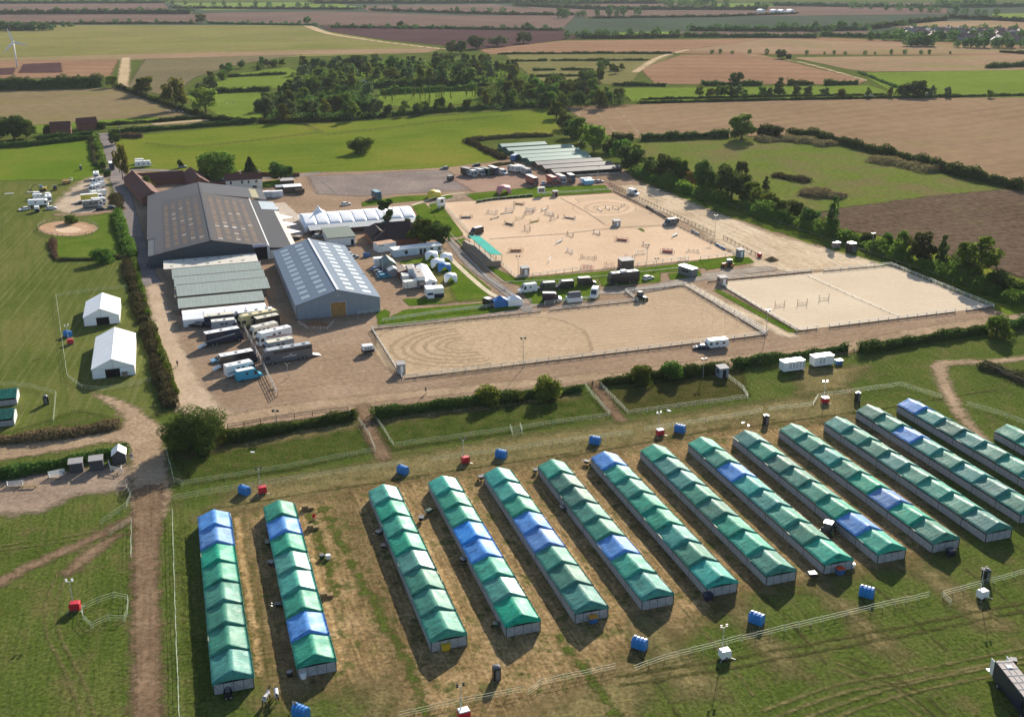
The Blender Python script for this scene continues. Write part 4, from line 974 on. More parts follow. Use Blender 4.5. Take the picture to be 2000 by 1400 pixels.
for r, a in enumerate(ROWA):
    b0 = 131. if r < 12 else (134.6 if r < 14 else 115.6)
    t = thing('stable_tent_row', ROWLAB[r], 'stable tent', W(a, b0), ROW, 'rows of stable tents'); ROWT.append(t)
    for k in range(8):
        if r >= 12 and k > 6 - (r == 14)*1: pass
        c = PAT[r][k]; y = (7-k)*BAY
        o = link('roof_cover', cover_mesh(c, (k+r*3) % 4, k == 7), t, 'blue roof cover' if c == 'b' else None); o.location = (0, y, 0)
        o.rotation_euler = (rnd.uniform(-.004, .004), rnd.uniform(-.022, .022), 0)
        for sg in (-1, 1):
            o = link('side_wall', SIDE[sg], t); o.location = (0, y, 0)
    o = link('end_wall', ENDW, t); o = link('end_wall', ENDW, t); o.location = (0, 8*BAY-.05, 0); o.rotation_euler = (0, 0, math.pi); o.location = (0, 8*BAY-.02, 0)

# --- helper for pitched buildings on the site grid: local x across the ridge, y along it
def gable(name, label, cat, a0, a1, b0, b1, eave, ridge, roofm, wallm, over=.3, off=None, group=None, along='b', th=.12, ridge_at=.5, gablem=None):
    wdt = (a1-a0) if along == 'b' else (b1-b0); L = (b1-b0) if along == 'b' else (a1-a0)
    if along == 'b': t = thing(name, label, cat, W((a0+a1)/2, b0), ROW, group)
    else: t = thing(name, label, cat, W(a0, (b0+b1)/2), ROW-math.pi/2, group)          # local y runs along +a, local x along -b
    h = wdt/2; xr = -h+wdt*ridge_at
    MB().prism([(-h,0),(h,0),(h,eave),(xr,ridge),(-h,eave)], 0, L, wallm, gablem or wallm).build('wall', t)
    for sg, xe in ((-1, -h), (1, h)):
        sl = (ridge-eave)/abs(xr-xe); xo = xe+sg*over; ze = eave-sl*over
        mb = MB(); y0, y1 = -over, L+over
        pts = [(xr,ridge+.02),(xo,ze+.02),(xo,ze+.02+th),(xr,ridge+.02+th)]
        if sg > 0: pts = pts[::-1]
        mb.prism(pts, y0, y1, roofm)
        mb.build('roof', t)
    return t, h, L

# silver barn
roofS = ribbed('roof_silver', (.155,.205,.275), (.12,.165,.225), .5, .75, 1, .04, .4); wallS = ribbed('wall_silver', (.24,.28,.33), (.19,.225,.27), .4, .5, 0, .4, .35); skyl = paint('rooflight_pale', (.28,.36,.42), .6, .2, 0, .08)
t, h, L = gable('riding_barn', 'silver blue riding barn with rows of pale rooflights and a timber lined doorway', 'barn', 29.3, 53.8, 297.3, 361, 4.6, 8.1, roofS, wallS, .35)
sl = math.atan2(3.5, h)
for sg in (-1, 1):
    for c_, u in enumerate((4.1, 9.1)):
        for k in range(12):
            y = 2.6+k*5.05
            x0, x1 = u-1.25, u+1.25
            mb = MB()
            for q in (0, 1):
                ya, yb = y+q*1.32, y+q*1.32+1.24
                P = [(sg*x, yy, 8.1-3.5*x/h+.19) for x, yy in ((x0, ya), (x1, ya), (x1, yb), (x0, yb))]
                mb.poly(P if sg > 0 else P[::-1], skyl)
            mb.build('rooflight', t)
MB().box(-.35, .35, -.4, L+.4, 8.2, 8.34, paint('ridge_pale', (.55,.57,.6), .5)).build('ridge_cap', t)
mb = MB(); sandin = paint('barn_inside', (.30,.17,.06), .8, .2, 0, .25, .6)
mb.box(-2.3, 2.0, -.06, .02, 0, 4.3, sandin); mb.build('doorway', t)
MB().box(-2.55, -2.3, -.15, .0, 0, 4.5, steel).box(2.0, 2.25, -.15, 0, 0, 4.5, steel).box(-2.3, 2.0, -.15, 0, 4.3, 4.5, steel).build('door_frame', t)
MB().box(-h-.1, -h, 0, .12, 0, 4.6, blackm).box(h, h+.1, 0, .12, 0, 4.6, steel).build('drainpipe', t)
MB().box(-h+.1, h-.1, -.07, -.01, 0, .9, paint('plinth_grey', (.20,.22,.25), .8)).build('plinth', t) if 0 else None
MB().box(-.2, .2, -.12, 0, 6.2, 6.4, white).build('lamp', t)

# big grey indoor arena
roofG = ribbed('roof_fibre_cement', (.056,.062,.076), (.075,.07,.07), .6, .85, 1, .08, .35); roofL = ribbed('roof_fibre_light', (.074,.080,.096), (.06,.065,.08), .6, .85, 1, .08, .3); wallD = ribbed('wall_dark_sheet', (.055,.065,.08), (.09,.10,.12), .9, .6, 0, .3, .5)
roofB = ribbed('roof_fibre_brown', (.068,.064,.068), (.054,.05,.054), .6, .85, 1, .08, .35)
orng = paint('rooflight_stained', (.155,.10,.06), .7, .1, 0, .35, .5); whl = paint('rooflight_new', (.42,.41,.39), .5)
ta = thing('indoor_arena', 'huge dark grey indoor arena barn with rows of orange stained and white rooflights', 'barn', W(9.4, 369.5), ROW)
RZ, EZ, XL, XR, LL = 8.3, 4.4, -21.4, 19.5, 86
MB().prism([(XL,0),(XR,0),(XR,EZ),(.2,RZ-.1),(XL,EZ)], 0, LL+22, wallD).build('wall', ta)
def slab(m, x0, z0, x1, z1, y0, y1, th=.14):
    q = [(x0,z0),(x1,z1),(x1,z1+th),(x0,z0+th)]
    return MB().prism(q, y0, y1, m)
slab(roofL, XL-.4, EZ-.07, -16.2, EZ-.07+(RZ-EZ)/(21.4)*5.6, 24, LL).build('roof', ta, 'paler strip of roof along the left eave')
slab(roofL, XL+2.2, EZ+.36, -16.2, EZ-.07+(RZ-EZ)/(21.4)*5.6, -.5, 24).build('roof', ta)
zs = EZ-.07+(RZ-EZ)/21.4*5.6
slab(roofG, -16.2, zs+.02, 0, RZ, -.5, LL).build('roof', ta); slab(roofB, 0, RZ, XR-.2, EZ, -.5, LL).build('roof', ta, 'browner right slope')
slab(roofL, XL-.4, EZ-.12, -.2, RZ-.02, LL, LL+22).build('roof', ta, 'paler far bay of the roof'); slab(roofL, -.2, RZ-.02, 26.5, EZ-.9, LL-2, LL+22).build('roof', ta, 'paler far bay of the roof')
MB().box(-.35, .35, -.5, LL+22, RZ+.1, RZ+.24, roofL).build('ridge_cap', ta)
def rl(x, y, m, nm='rooflight', wx=.75, wy=.42):
    z = lambda q: (RZ-(RZ-EZ)/21.4*abs(q) if q < 0 else RZ-(RZ-EZ)/19.3*q)+.17
    return (x-wx, x+wx, y-wy, y+wy, z)
rsl = random.Random(3)
for sg in (-1, 1):
    for c_ in range(5):
        u = sg*(3.2+c_*3.05) if sg > 0 else -(3.0+c_*2.9)
        for k in range(50):
            if k % 7 == 6 or (k < 2 and rsl.random() < .6): continue
            y = 2.2+k*1.52
            m = whl if (rsl.random() < .05 or (sg > 0 and k in (13, 14) and c_ < 4)) else orng
            if rsl.random() < .06: continue
            x0, x1, y0, y1, z = rl(u, y, m)
            mb = MB(); mb.poly([(x0,y0,z(x0)),(x1,y0,z(x1)),(x1,y1,z(x1)),(x0,y1,z(x0))], m)
            if k % 5 == 0 or 1:
                if not hasattr(rl, 'acc'): rl.acc = {}
                key = (sg, c_, k//7, m.name); A = rl.acc.setdefault(key, MB())
                A.v += mb.v; A.f.append([len(A.v)-4+i for i in range(4)]); A.m.append(A.mi(m))
for key, A in rl.acc.items(): A.build('rooflight', ta, 'new white rooflight' if 'new' in key[3] else None)
MB().box(XR-.5, XR-.1, -.5, LL-1, EZ+.04, EZ+.3, white).build('gutter', ta)
slab(roofG, XR-.1, EZ-.35, 27.2, 3.3, -.3, LL-3).build('lean_to_roof', ta); MB().box(XR, 27, 0, LL-3.5, 0, 3.1, paint('lean_to_wall', (.5,.47,.43), .8)).build('lean_to_wall', ta)
slab(paint('roof_sheet_blue', (.30,.36,.41), .5), 22.5, 3.95, 28.8, 3.25, LL-22, LL-6, .1).build('lean_to_roof', ta, 'bluish patch of the lean-to roof')
slab(paint('canopy_cream', (.55,.51,.44), .6), 26.6, 3.3, 29, 3.1, 2, 62, .12).build('canopy', ta)
for k in range(3):
    y = 22+k*12.5
    MB().poly([(29.1, y, 3.2), (33.6, y+4.2, 2.7), (29.1, y+8.6, 3.2)], pvc).bar((33.6, y+4.2, 0), (33.6, y+4.2, 2.75), .1, steel).build('shade_sail', ta)
ylr = paint('rooflight_yellow', (.42,.37,.15), .6)
for k in range(8):
    y = LL+1+k*2.3; z = lambda x: RZ-.02-(RZ-.02-(EZ-.9))/26.7*(x+.2)+.17
    MB().poly([(20.6,y,z(20.6)),(23.6,y,z(23.6)),(23.6,y+1.2,z(23.6)),(20.6,y+1.2,z(20.6))], ylr).build('rooflight', ta, 'yellow rooflight at the far right')
MB().box(14.2, 18.4, -.12, .05, 0, 4.6, dark).build('doorway', ta); MB().box(18.5, 19.4, -.35, .0, 0, 5, paint('pale_pier', (.5,.5,.52), .7)).build('door_pier', ta)
mb = MB().box(13.6, 18.6, -.62, -.5, 4.75, 5.7, paint('sign_lilac', (.62,.58,.70), .5)); mb.box(13.9, 18.3, -.66, -.62, 5.05, 5.35, paint('sign_text_band', (.22,.20,.32), .5)); mb.box(15.7, 16.4, -.6, -.5, 5.7, 6.0, white); mb.build('sign', ta, 'long lilac sign board over the doorway')
# low stable block roofs before the arena
creamr = paint('roof_cream', (.56,.53,.46), .7, .2); greenr = ribbed('roof_green_grey', (.26,.31,.29), (.20,.245,.235), 1.2, .75, 0, .1, .55)
def monoslab(name, lab, a0, a1, b0, b1, z0, z1, m, wm=None, th=.12, grp=None):
    t = thing(name, lab, 'stable block', W(a0, b0), ROW, grp); w_, d = a1-a0, b1-b0
    MB().prismy([(0,0),(d,0),(d,z1-.05),(0,z0-.05)], .15, w_-.15, wm or wood_l).build('wall', t)
    q = [(-.25,z0),(d+.25,z1),(d+.25,z1+th),(-.25,z0+th)]
    MB().prismy(q, 0, w_, m).build('roof', t); return t, w_, d
t, w_, d = monoslab('stable_block', 'long low stable block with a cream roof dotted with small square rooflights', -7.2, 23.6, 356.6, 365.8, 2.9, 3.3, creamr)
for k in range(7):
    x = 2.6+k*3.9
    for yy, z in ((2.4, 3.15), (7.6, 3.37)): MB().box(x-.45, x+.45, yy-.45, yy+.45, z, z+.1, paint('rooflight_dull', (.30,.27,.22), .6)).build('rooflight', t)
t = thing('stable_block', 'wide low stable block of three stepped grey green roofs', 'stable block', W(-4.7, 324), ROW)
MB().box(.3, 27.9, .4, 30.6, 0, 2.5, wood_l).build('wall', t)
for k, (b0, b1, a0, a1) in enumerate(((20.4,30.8,0,28.6),(10.6,20.6,.5,28.8),(0,10.8,1.,29))):
    MB().prismy([(b0,2.62),(b1,3.25),(b1,3.37),(b0,2.74)], a0, a1, greenr).build('roof', t)
    MB().box(a0, a1, b1-.22, b1+.1, 3.3, 3.44, paint('ridge_rust', (.16,.15,.13), .8)).box(a0, a1, b0-.12, b0-.02, 2.3, 2.72, wood_d).build('gutter', t)
t, w_, d = monoslab('stable_block', 'narrow grey green roofed stable block just behind the long white marquee', -3.6, 21.6, 313, 321.6, 2.3, 2.65, greenr, wood_d)
# long white marquee
tm = thing('stable_marquee', 'long white marquee with grey roof seams standing before the grey green roofs', 'marquee', W(-2.7, 301.4), ROW)
mb = MB(); Lm = 24; mb.prismy([(0,0),(9,0),(9,2.15),(4.5,2.75),(0,2.1)], .1, Lm-.1, pvc); mb.build('wall', tm)
mb = MB().prismy([(-.1,2.12),(4.5,2.77),(4.5,2.87),(-.1,2.22)], 0, Lm, pvc); mb.prismy([(4.5,2.77),(9.1,2.2),(9.1,2.3),(4.5,2.87)], 0, Lm, pvc); mb.build('roof', tm)
gseam = paint('seam_grey', (.45,.45,.48), .6)
for k in range(5): MB().prismy([(-.14,2.24),(4.5,2.9),(4.5,2.94),(-.14,2.28)], k*5.97, k*5.97+.12, gseam).box(k*5.97, k*5.97+.1, -.05, 0, 0, 2.1, gseam).build('seam', tm)

# two white marquees in the pasture
def marquee(lab, a0, a1, b0, b1, door):
    t, h, L = gable('frame_marquee', lab, 'marquee', a0, a1, b0, b1, 2.6, 4.9, pvc, pvc, .12, th=.06)
    MB().box(door-1.75, door+1.75, -.08, .05, 0, 2.25, dark).build('doorway', t)
    mb = MB()
    for k in range(1, int(L//4.2)+1):
        y = k*4.2
        for sg in (-1, 1):
            for q in range(2):
                x0, x1 = sg*h*q/2, sg*h*(q+1)/2; z = lambda x: 4.9-2.3*abs(x)/h+.095
                mb.poly([(x0,y,z(x0)),(x1,y,z(x1)),(x1,y+.1,z(x1)),(x0,y+.1,z(x0))][::sg], gseam)
    mb.build('seam', t)
    mb = MB().box(-h, -h+.08, -.1, -.02, 0, 2.6, gseam).box(h-.08, h, -.1, -.02, 0, 2.6, gseam).box(-.04,.04,-.09,-.02,2.3,4.85,gseam).box(-h,h,-.09,-.03,2.5,2.56,gseam); mb.build('frame', t)
    return t
marquee('large white frame marquee with a dark open doorway, the nearer of two in the pasture', -25.6, -15.4, 266.8, 292.6, -.2)
marquee('white frame marquee with a dark open doorway, the farther of two in the pasture', -29.9, -20.2, 311.6, 328, .3)

# white arched marquee with its lean-to
t = thing('arched_marquee', 'long white vaulted marquee with scalloped ridge and one pointed peak', 'marquee', W(45.4, 404), ROW)
nb = 9; wb = 4.9
for k in range(nb):
    rings = []
    for i in range(7):
        f = i/6; x = k*wb+wb*f; s = 1+.045*math.sin(math.pi*f)
        prof = [(22*(j/10), (2.3+(2.3*(1-abs(j/5-1))**.8+.2)*s) if 0 < j < 10 else 2.1) for j in range(11)]
        rings.append([(x, 0, 0)]+[(x, y, z) for y, z in prof]+[(x, 22, 0)])
    MB().loft(rings, pvc).build('canopy', t, smooth=True)
rings = [[(2.45+wb*1+r*math.cos(q*.785)*1.2, 13+r*math.sin(q*.785), z) for q in range(8)] for r, z in ((2.2,4.9),(1.2,5.6),(.45,6.5),(.1,7.6))]
MB().loft(rings, pvc).build('peak', t)
t2 = thing('shelter', 'low lean-to with grey ribbed roof along the front of the arched marquee', 'shelter', W(46.5, 397.8), ROW)
MB().prismy([(0,2.1),(6.2,2.7),(6.2,2.8),(0,2.2)], 0, 42.5, ribbed('roof_shelter', (.30,.33,.35),(.42,.44,.45),1.2,.6,0,.3,.6)).build('roof', t2)
MB().box(.2, 42.3, 1.4, 6., 0, 2.1, paint('wall_dark_brick', (.075,.045,.038), .85)).build('wall', t2)
for k in range(9): MB().box(.2+k*5.2, .35+k*5.2, .1, .25, 0, 2.15, wood_d).build('post', t2)

# farmhouse
tile = paint('roof_tile_red', (.125,.052,.042), .85, .15, 0, .2, 1.5); render_ = paint('lime_render', (.68,.66,.58), .8, .15, 0, .06)
t, h, L = gable('farmhouse', 'white two storey farmhouse with a long dark red tiled roof and two chimneys', 'house', 21.8, 37.8, 494.6, 501, 5.0, 7.4, tile, render_, .25, along='a')
for x in (6.8, 15.4): MB().box(-.5, .5, x-.4, x+.4, 6.6, 8.5, paint('chimney_brick', (.42,.30,.24), .85)).build('chimney', t)
for y, z0, z1, wd in ((2,3.2,4.6,.9),(7,3.2,4.6,.9),(9.9,3.2,4.5,.8),(13.4,3.2,4.6,1.3),(3,.4,1.6,.8),(5.8,.2,1.8,1),(7.6,.2,1.8,1),(12.4,.4,2,2)):
    f = MB().box(h, h+.06, y-wd/2-.1, y+wd/2+.1, z0-.1, z1+.1, white).build('window', t); MB().box(h+.06, h+.09, y-wd/2, y+wd/2, z0, z1, glass).build('pane', f)
# brick stable yard ranges
def gpx(name, lab, p, q, wd, eave, ridge, roofm, wallm, cat='barn', group=None):
    """pitched range whose ridge runs between two ground points"""
    A, B = G(*p), G(*q); d = B-A; L = d.length; t = thing(name, lab, cat, A, math.atan2(d.y, d.x)-math.pi/2, group); h = wd/2
    MB().prism([(-h,0),(h,0),(h,eave),(0,ridge),(-h,eave)], 0, L, wallm).build('wall', t)
    for sg in (-1, 1):
        pts = [(0,ridge),(sg*(h+.25),eave-.1),(sg*(h+.25),eave+.05),(0,ridge+.15)]
        MB().prism(pts if sg < 0 else pts[::-1], -.2, L+.2, roofm).build('roof', t)
    return t, h, L
gpx('brick_range', 'brown tiled brick range at the left of the courtyard beside the lane', (300,400), (262,358), 9, 3, 6, tile, brick)
gpx('brick_range', 'long brown tiled brick range along the back of the courtyard', (270,362), (360,356), 8, 3, 5.5, tile, brick)
gpx('brick_range', 'short brown tiled range with a pointed gable between courtyard and arena', (392,372), (374,352), 9, 3, 6.2, tile, brick)
gpx('brick_wall_shed', 'low dark tiled shed between the arena and the farmhouse', (398,372), (446,368), 4, 2, 3.4, tile, brick)
tw_ = thing('garden_wall', 'long dark brick garden wall along the farm road', 'wall', G(372,341), heading((372,341),(585,345))); MB().box(0, (G(585,345)-G(372,341)).length, 0, .4, 0, 1.8, brick).build('wall', tw_)
# club house, hut, green roofed office, long cabin
tileD = paint('roof_tile_dark', (.052,.034,.032), .85, .15, 0, .2, 1.5)
t = thing('club_house', 'dark tiled club house of two joined hipped wings', 'house', W(66, 371.5), ROW)
MB().box(.4, 17, .4, 10, 0, 2.6, brick).box(.4, 17, 10, 20, 0, 2.6, brick).build('wall', t)
def hip(x0, x1, y0, y1, z, zr, ins, m):
    ym = (y0+y1)/2; mb = MB(); A = (x0,y0,z); B = (x1,y0,z); C_ = (x1,y1,z); D = (x0,y1,z); E1 = (x0+ins,ym,zr); F1 = (x1-.01,ym,zr)
    mb.poly([A,B,F1,E1], m); mb.poly([C_,D,E1,F1], m); mb.poly([D,A,E1], m); mb.poly([B,C_,F1], m); mb.poly([A,D,C_,B], m); return mb
hip(-.2, 17.4, -.2, 10.2, 2.6, 5.6, 6, tileD).build('roof', t); hip(-.2, 17.4, 10.25, 20.4, 2.62, 5.8, 4, tileD).build('roof', t)
MB().prism([(-.2,2.62),(7,2.62),(3.5,5.5)], 5.2, 15, tileD).build('roof', t)
MB().box(16, 16.6, 9, 9.7, 4.2, 6.6, paint('chimney_dark', (.12,.09,.08), .85)).build('chimney', t); MB().box(17.5, 22, 6, 12, 0, 2.3, brick).prismy([(5.8,2.3),(12.2,2.3),(9,3.9)], 17.45, 22.2, paint('roof_slate', (.075,.085,.11), .7)).build('extension', t)
t = thing('office', 'white office with a dark green flat roof by the parked cars', 'office', W(50.9, 379.4), ROW)
MB().box(0, 9.8, 0, 16, 0, 3.1, white).build('wall', t); MB().box(-.4, 10.2, -.5, 16.4, 3.1, 3.35, blackm, paint('roof_felt_green', (.045,.085,.072), .8)).build('roof', t); MB().box(8.2, 9.2, -.05, .02, 0, 2.1, dark).build('door', t)
t = thing('long_cabin', 'long pale blue and white cabin with a flat white roof', 'cabin', G(770,504), heading((770,504),(862,493)))
Lc = (G(862,493)-G(770,504)).length; cab_b = paint('cabin_blue', (.42,.52,.60), .6)
MB().box(0, Lc, 0, 4, .2, 2.7, cab_b).build('wall', t); MB().box(-.3, Lc+.3, -.4, 4.3, 2.7, 2.95, white).build('roof', t)
for x in (4, 9.5, 11, 13.6, 16.5): MB().box(x, x+1.1, -.04, .02, .9 if x not in (9.5, 11) else .25, 2.2, glass).build('window', t)
t = thing('link_building', 'white block with a rusty flat roof at the left end of the long cabin', 'cabin', G(740,494), heading((740,494),(778,488)))
MB().box(0, 7, 0, 4.5, 0, 2.9, white).build('wall', t); MB().box(-.1, 7.1, -.1, 4.6, 2.9, 3.05, white, paint('rust_roof', (.36,.20,.12), .8, .2, 0, .25)).build('roof', t)
# far stable huts
roofP = ribbed('roof_green_pale', (.16,.30,.25), (.10,.22,.17), 2.0, .6, 0, .15, .6); roofH = ribbed('roof_hut_grey', (.10,.10,.105), (.15,.15,.15), 2.2, .65, 0, .15, .5); hutw = paint('hut_wall_green', (.05,.12,.09), .7); hutb = paint('hut_wall_brown', (.085,.05,.04), .8)
for k, (b, a0, a1) in enumerate(((561.5,173.5,199.5),(547.8,173,210.4),(535.5,173,209.8),(524.5,173,209.5),(514,173.6,207),(503,174,209),(492,174,210),(481,174.6,210))):
    g_ = k < 5; nm = ['farthest','second','third','fourth','nearest']
    lab = 'far stable hut row with pale green roof, the %s of five' % nm[k] if g_ else 'far stable hut row with brown walls and grey roof, the %s of three' % ['farthest','middle','nearest'][k-5]
    t, h, L = gable('stable_hut_row', lab, 'stable block', a0, a1, b-4, b+4.2, 2.2, 3.1, roofP if g_ else roofH, hutw if g_ else hutb, .3, along='a', group='far stable hut rows')
    MB().box(h+.0, h+.05, 1, L-1, .3, 1.7, dark).build('doors', t)
# grandstand
t = thing('grandstand', 'small timber grandstand with tiered seats under a turquoise canopy', 'grandstand', W(97.6, 334), ROW)
for k in range(5): MB().box(1.6-k*.0+0, 6.8, 0, 30, .35+k*.0, .36, wood_l) if 0 else None
mb = MB()
for k in range(5): mb.box(.4+k*1.0, 1.4+k*1.0, 0, 30, 0, 2.2-k*.42, wood_l)
mb.build('seating', t)
for k in range(5): MB().box(.45+k*1.0, .75+k*1.0, .3, 29.7, 2.3-k*.42, 2.36-k*.42, paint('bench_pinkish', (.34,.24,.19), .8)).build('bench', t)
MB().prism([(1.8,4.3),(6.2,3.7),(6.2,3.8),(1.8,4.4)], .5, 28, paint('canopy_turquoise', (.02,.30,.25), .9, .05, 0, .25, .6)).build('canopy', t)
for y in (.6, 7.4, 14.2, 21, 27.8):
    for x, z in ((2., 4.2), (6., 3.7)): MB().box(x-.07, x+.07, y-.07, y+.07, 0, z, wood_l).build('post', t)
MB().box(-.05, .35, -.1, 30, 0, 1.9, wood_l).box(-.1, 5.4, -.25, -.1, 0, 2, wood_l).build('side_wall', t)

# cottages, village and other far buildings
for (p, q, lab, wm) in (((100,262),(140,260),'dark red roofed cottage behind a hedge, the left of two','a'),((152,254),(190,251),'red brick cottage with a dark red roof, the right of two','b')):
    t, h, L = gpx('cottage', lab, p, q, 8, 3.6, 7.2, tile, brick, 'house')
    for y in (2, 6, 10): f = MB().box(-h-.06, -h, y, y+1, 1.2, 2.4, white).build('window', t)
t, h, L = gpx('farm_building', 'long red brick farm building far off at the top left', (20,60), (70,59), 14, 6, 10, paint('roof_tile_far', (.25,.10,.07), .8), brick)
vill = random.Random(11); vg = [paint('village_roof_%s' % n_, c, .8) for n_, c in (('red', (.20,.11,.09)), ('grey', (.20,.19,.20)), ('brown', (.16,.12,.10)))]; vwm = paint('village_wall', (.28,.25,.235), .8)
nv = 0
for i in range(400):
    x, y = vill.uniform(1765, 2040), vill.uniform(62, 85)
    if y < 62+(x-1765)*.02 or y > 72+(x-1765)*.08: continue
    p = G(x, y); nv += 1
    if nv > 110: break
    t = thing('village_house', 'one of the small houses of the distant village at the right', 'house', p, vill.uniform(0, 3.14), 'houses of the distant village')
    L = vill.uniform(10, 18); MB().prism([(-4,0),(4,0),(4,4.5),(0,4.8),(-4,4.5)], 0, L, vwm).build('wall', t); MB().prism([(-4.4,4.4),(4.4,4.4),(0,8)], -.3, L+.3, vill.choice(vg)).build('roof', t)
for x, y in ((1490,24.5),(1516,25),(1530,25.5),(1548,25)):
    t = thing('shed', 'one of the white sheds far off in the hazy fields', 'shed', G(x, y), R(20), 'far white sheds'); MB().prism([(-5,0),(5,0),(5,4),(0,6),(-5,4)], 0, 16, pvc).build('hall', t)
# wind turbine
t = thing('wind_turbine', 'slim white three bladed wind turbine at the left edge', 'wind turbine', G(34,132), R(200))
MB().cyl((0,0,0), (0,0,24), .95, .5, white, 14).build('tower', t, smooth=True); MB().box(-1, 1, -1.6, 1.6, 24, 25.6, white).build('nacelle', t)
hb = MB().cyl((0,1.6,24.8), (0,2.3,24.8), .6, .35, white, 10).build('hub', t)
for k in range(3):
    a = R(75+120*k); dx, dz = math.cos(a), math.sin(a); px_, pz = -dz, dx
    r = [[(dx*q+px_*s*c, 2.+.08*n, 24.8+dz*q+pz*s*c) for s, n in ((-1,0),(0,1),(1,0),(0,-1))] for q, c in ((.4,.5),(3,1.15),(9,.7),(13.5,.3))]
    MB().loft(r, white).build('blade', hb)

# ================================================================== VEHICLES
tyre_m = rubber; rim_m = paint('alloy_rim', (.30,.30,.31), .4, .5, .5); lampm = paint('headlamp', (.7,.7,.66), .2); tail = paint('tail_lamp', (.30,.02,.015), .3)
def cp(n, c, rough=.3): return paint('coach_paint_'+n, c, rough, .5, 0, .04, .5)
CW, CB, CK, CG, CS, CN = cp('white', (.78,.78,.77)), cp('blue', (.03,.12,.30)), cp('black', (.012,.012,.015)), cp('grey', (.13,.13,.14)), cp('silver', (.34,.36,.38)), cp('navy', (.015,.022,.05))
CR, CY, CC, CT, CL, CE = cp('red', (.26,.035,.03)), cp('yellow', (.60,.50,.06)), cp('cream', (.62,.57,.42)), cp('turquoise', (.03,.34,.52)), cp('light_blue', (.20,.42,.60)), cp('dark_green', (.02,.06,.035))
_wh = {}
def wheels(t, xs, w_, r, wd=.24):
    key = (round(r, 2), wd)
    if key not in _wh:
        a = MB().cyl((0,-wd/2,0), (0,wd/2,0), r, r, tyre_m, 12).mesh('wheel'); b = MB().cyl((0,-wd/2-.012,0), (0,wd/2+.012,0), r*.58, r*.58, rim_m, 8).mesh('rim'); _wh[key] = (a, b)
    a, b = _wh[key]
    for x in xs:
        for s in (-1, 1):
            o = link('wheel', a, t); o.location = (x, s*(w_/2-wd*.4), r); link('rim', b, o)
def car(lab, c, f, m, L=4.3, roof=None, est=False, group=None, cat='car', name='parked_car', z=0):
    t = thing(name, lab, cat, G(*c)+Vector((0,0,z)), heading(c, f), group); h = L/2; w_ = 1.78
    MB().prism([(-h,.35),(-h+.05,.30),(h-.05,.28),(h,.45),(h-.05,.72),(h-.95,.92),(-h+.08,.95),(-h,.75)], -w_/2, w_/2, m).build('body', t)
    r0, r1 = (-h+.35 if est else -h+.75), h-1.95
    top = [(-h+.12,.94),(h-1.05,.92),(r1,1.42),(r0,1.45)]
    MB().prism(top, -w_/2+.06, w_/2-.06, m, glass, .14, {1: glass, 3: glass}).build('cabin', t)
    MB().poly([(r0,-w_/2+.2,1.465),(r1,-w_/2+.2,1.435),(r1,w_/2-.2,1.435),(r0,w_/2-.2,1.465)], roof or m).build('roof', t)
    wheels(t, (-h+.8, h-.85), w_, .33, .22)
    for s in (-1, 1):
        MB().box(h-.06, h+.01, s*.62-.17, s*.62+.17, .58, .74, lampm).build('headlight', t); MB().box(-h-.01, -h+.05, s*.68-.12, s*.68+.12, .62, .84, tail).build('tail_light', t)
    return t
def van(lab, c, f, m, L=5.9, H=2.6, roof=None, group=None, cat='van', name='horse_van', ramp=None, win=True):
    t = thing(name, lab, cat, G(*c), heading(c, f), group); h = L/2; w_ = 2.1
    MB().prism([(-h,.4),(h-.1,.38),(h,.6),(h-.08,1.0),(h-.95,1.28),(h-1.75,H-.25),(h-2.1,H-.04),(-h+.1,H),(-h,H-.15)], -w_/2, w_/2, m, None, .08).build('body', t)
    MB().poly([(h-1.0,-.85,1.36),(h-1.0,.85,1.36),(h-1.68,.8,H-.36),(h-1.68,-.8,H-.36)], glass).build('windscreen', t) if 0 else None
    a = Vector((h-1.02, 0, 1.35)); b = Vector((h-1.7, 0, H-.32)); n = Vector((.8, 0, .55))*.04
    MB().poly([a+n+Vector((0,-.9,0)), a+n+Vector((0,.9,0)), b+n+Vector((0,.82,0)), b+n+Vector((0,-.82,0))], glass).build('windscreen', t)
    for s in (-1, 1):
        y = s*(w_/2+.012); P = [(h-1.25,y,1.3),(h-2.25,y,1.3),(h-2.25,y-s*.05,H-.5),(h-1.75,y-s*.05,H-.5)]
        MB().poly(P if s > 0 else P[::-1], glass).build('side_window', t)
        if win: MB().box(-h+L*.34, -h+L*.34+.55, y-.01, y+.01, H*.58, H*.75, glass).build('side_window', t)
    MB().poly([(-h+.15,-w_/2+.14,H+.015),(h-2.2,-w_/2+.14,H-.02),(h-2.2,w_/2-.14,H-.02),(-h+.15,w_/2-.14,H+.015)], roof or m).build('roof', t)  # roof colour; white on a coloured van is painted sun and sky glint
    wheels(t, (-h+1.2, h-1.05), w_, .36)
    for s in (-1, 1): MB().box(h-.1, h+.01, s*.75-.16, s*.75+.16, .7, .95, lampm).build('headlight', t)
    return t
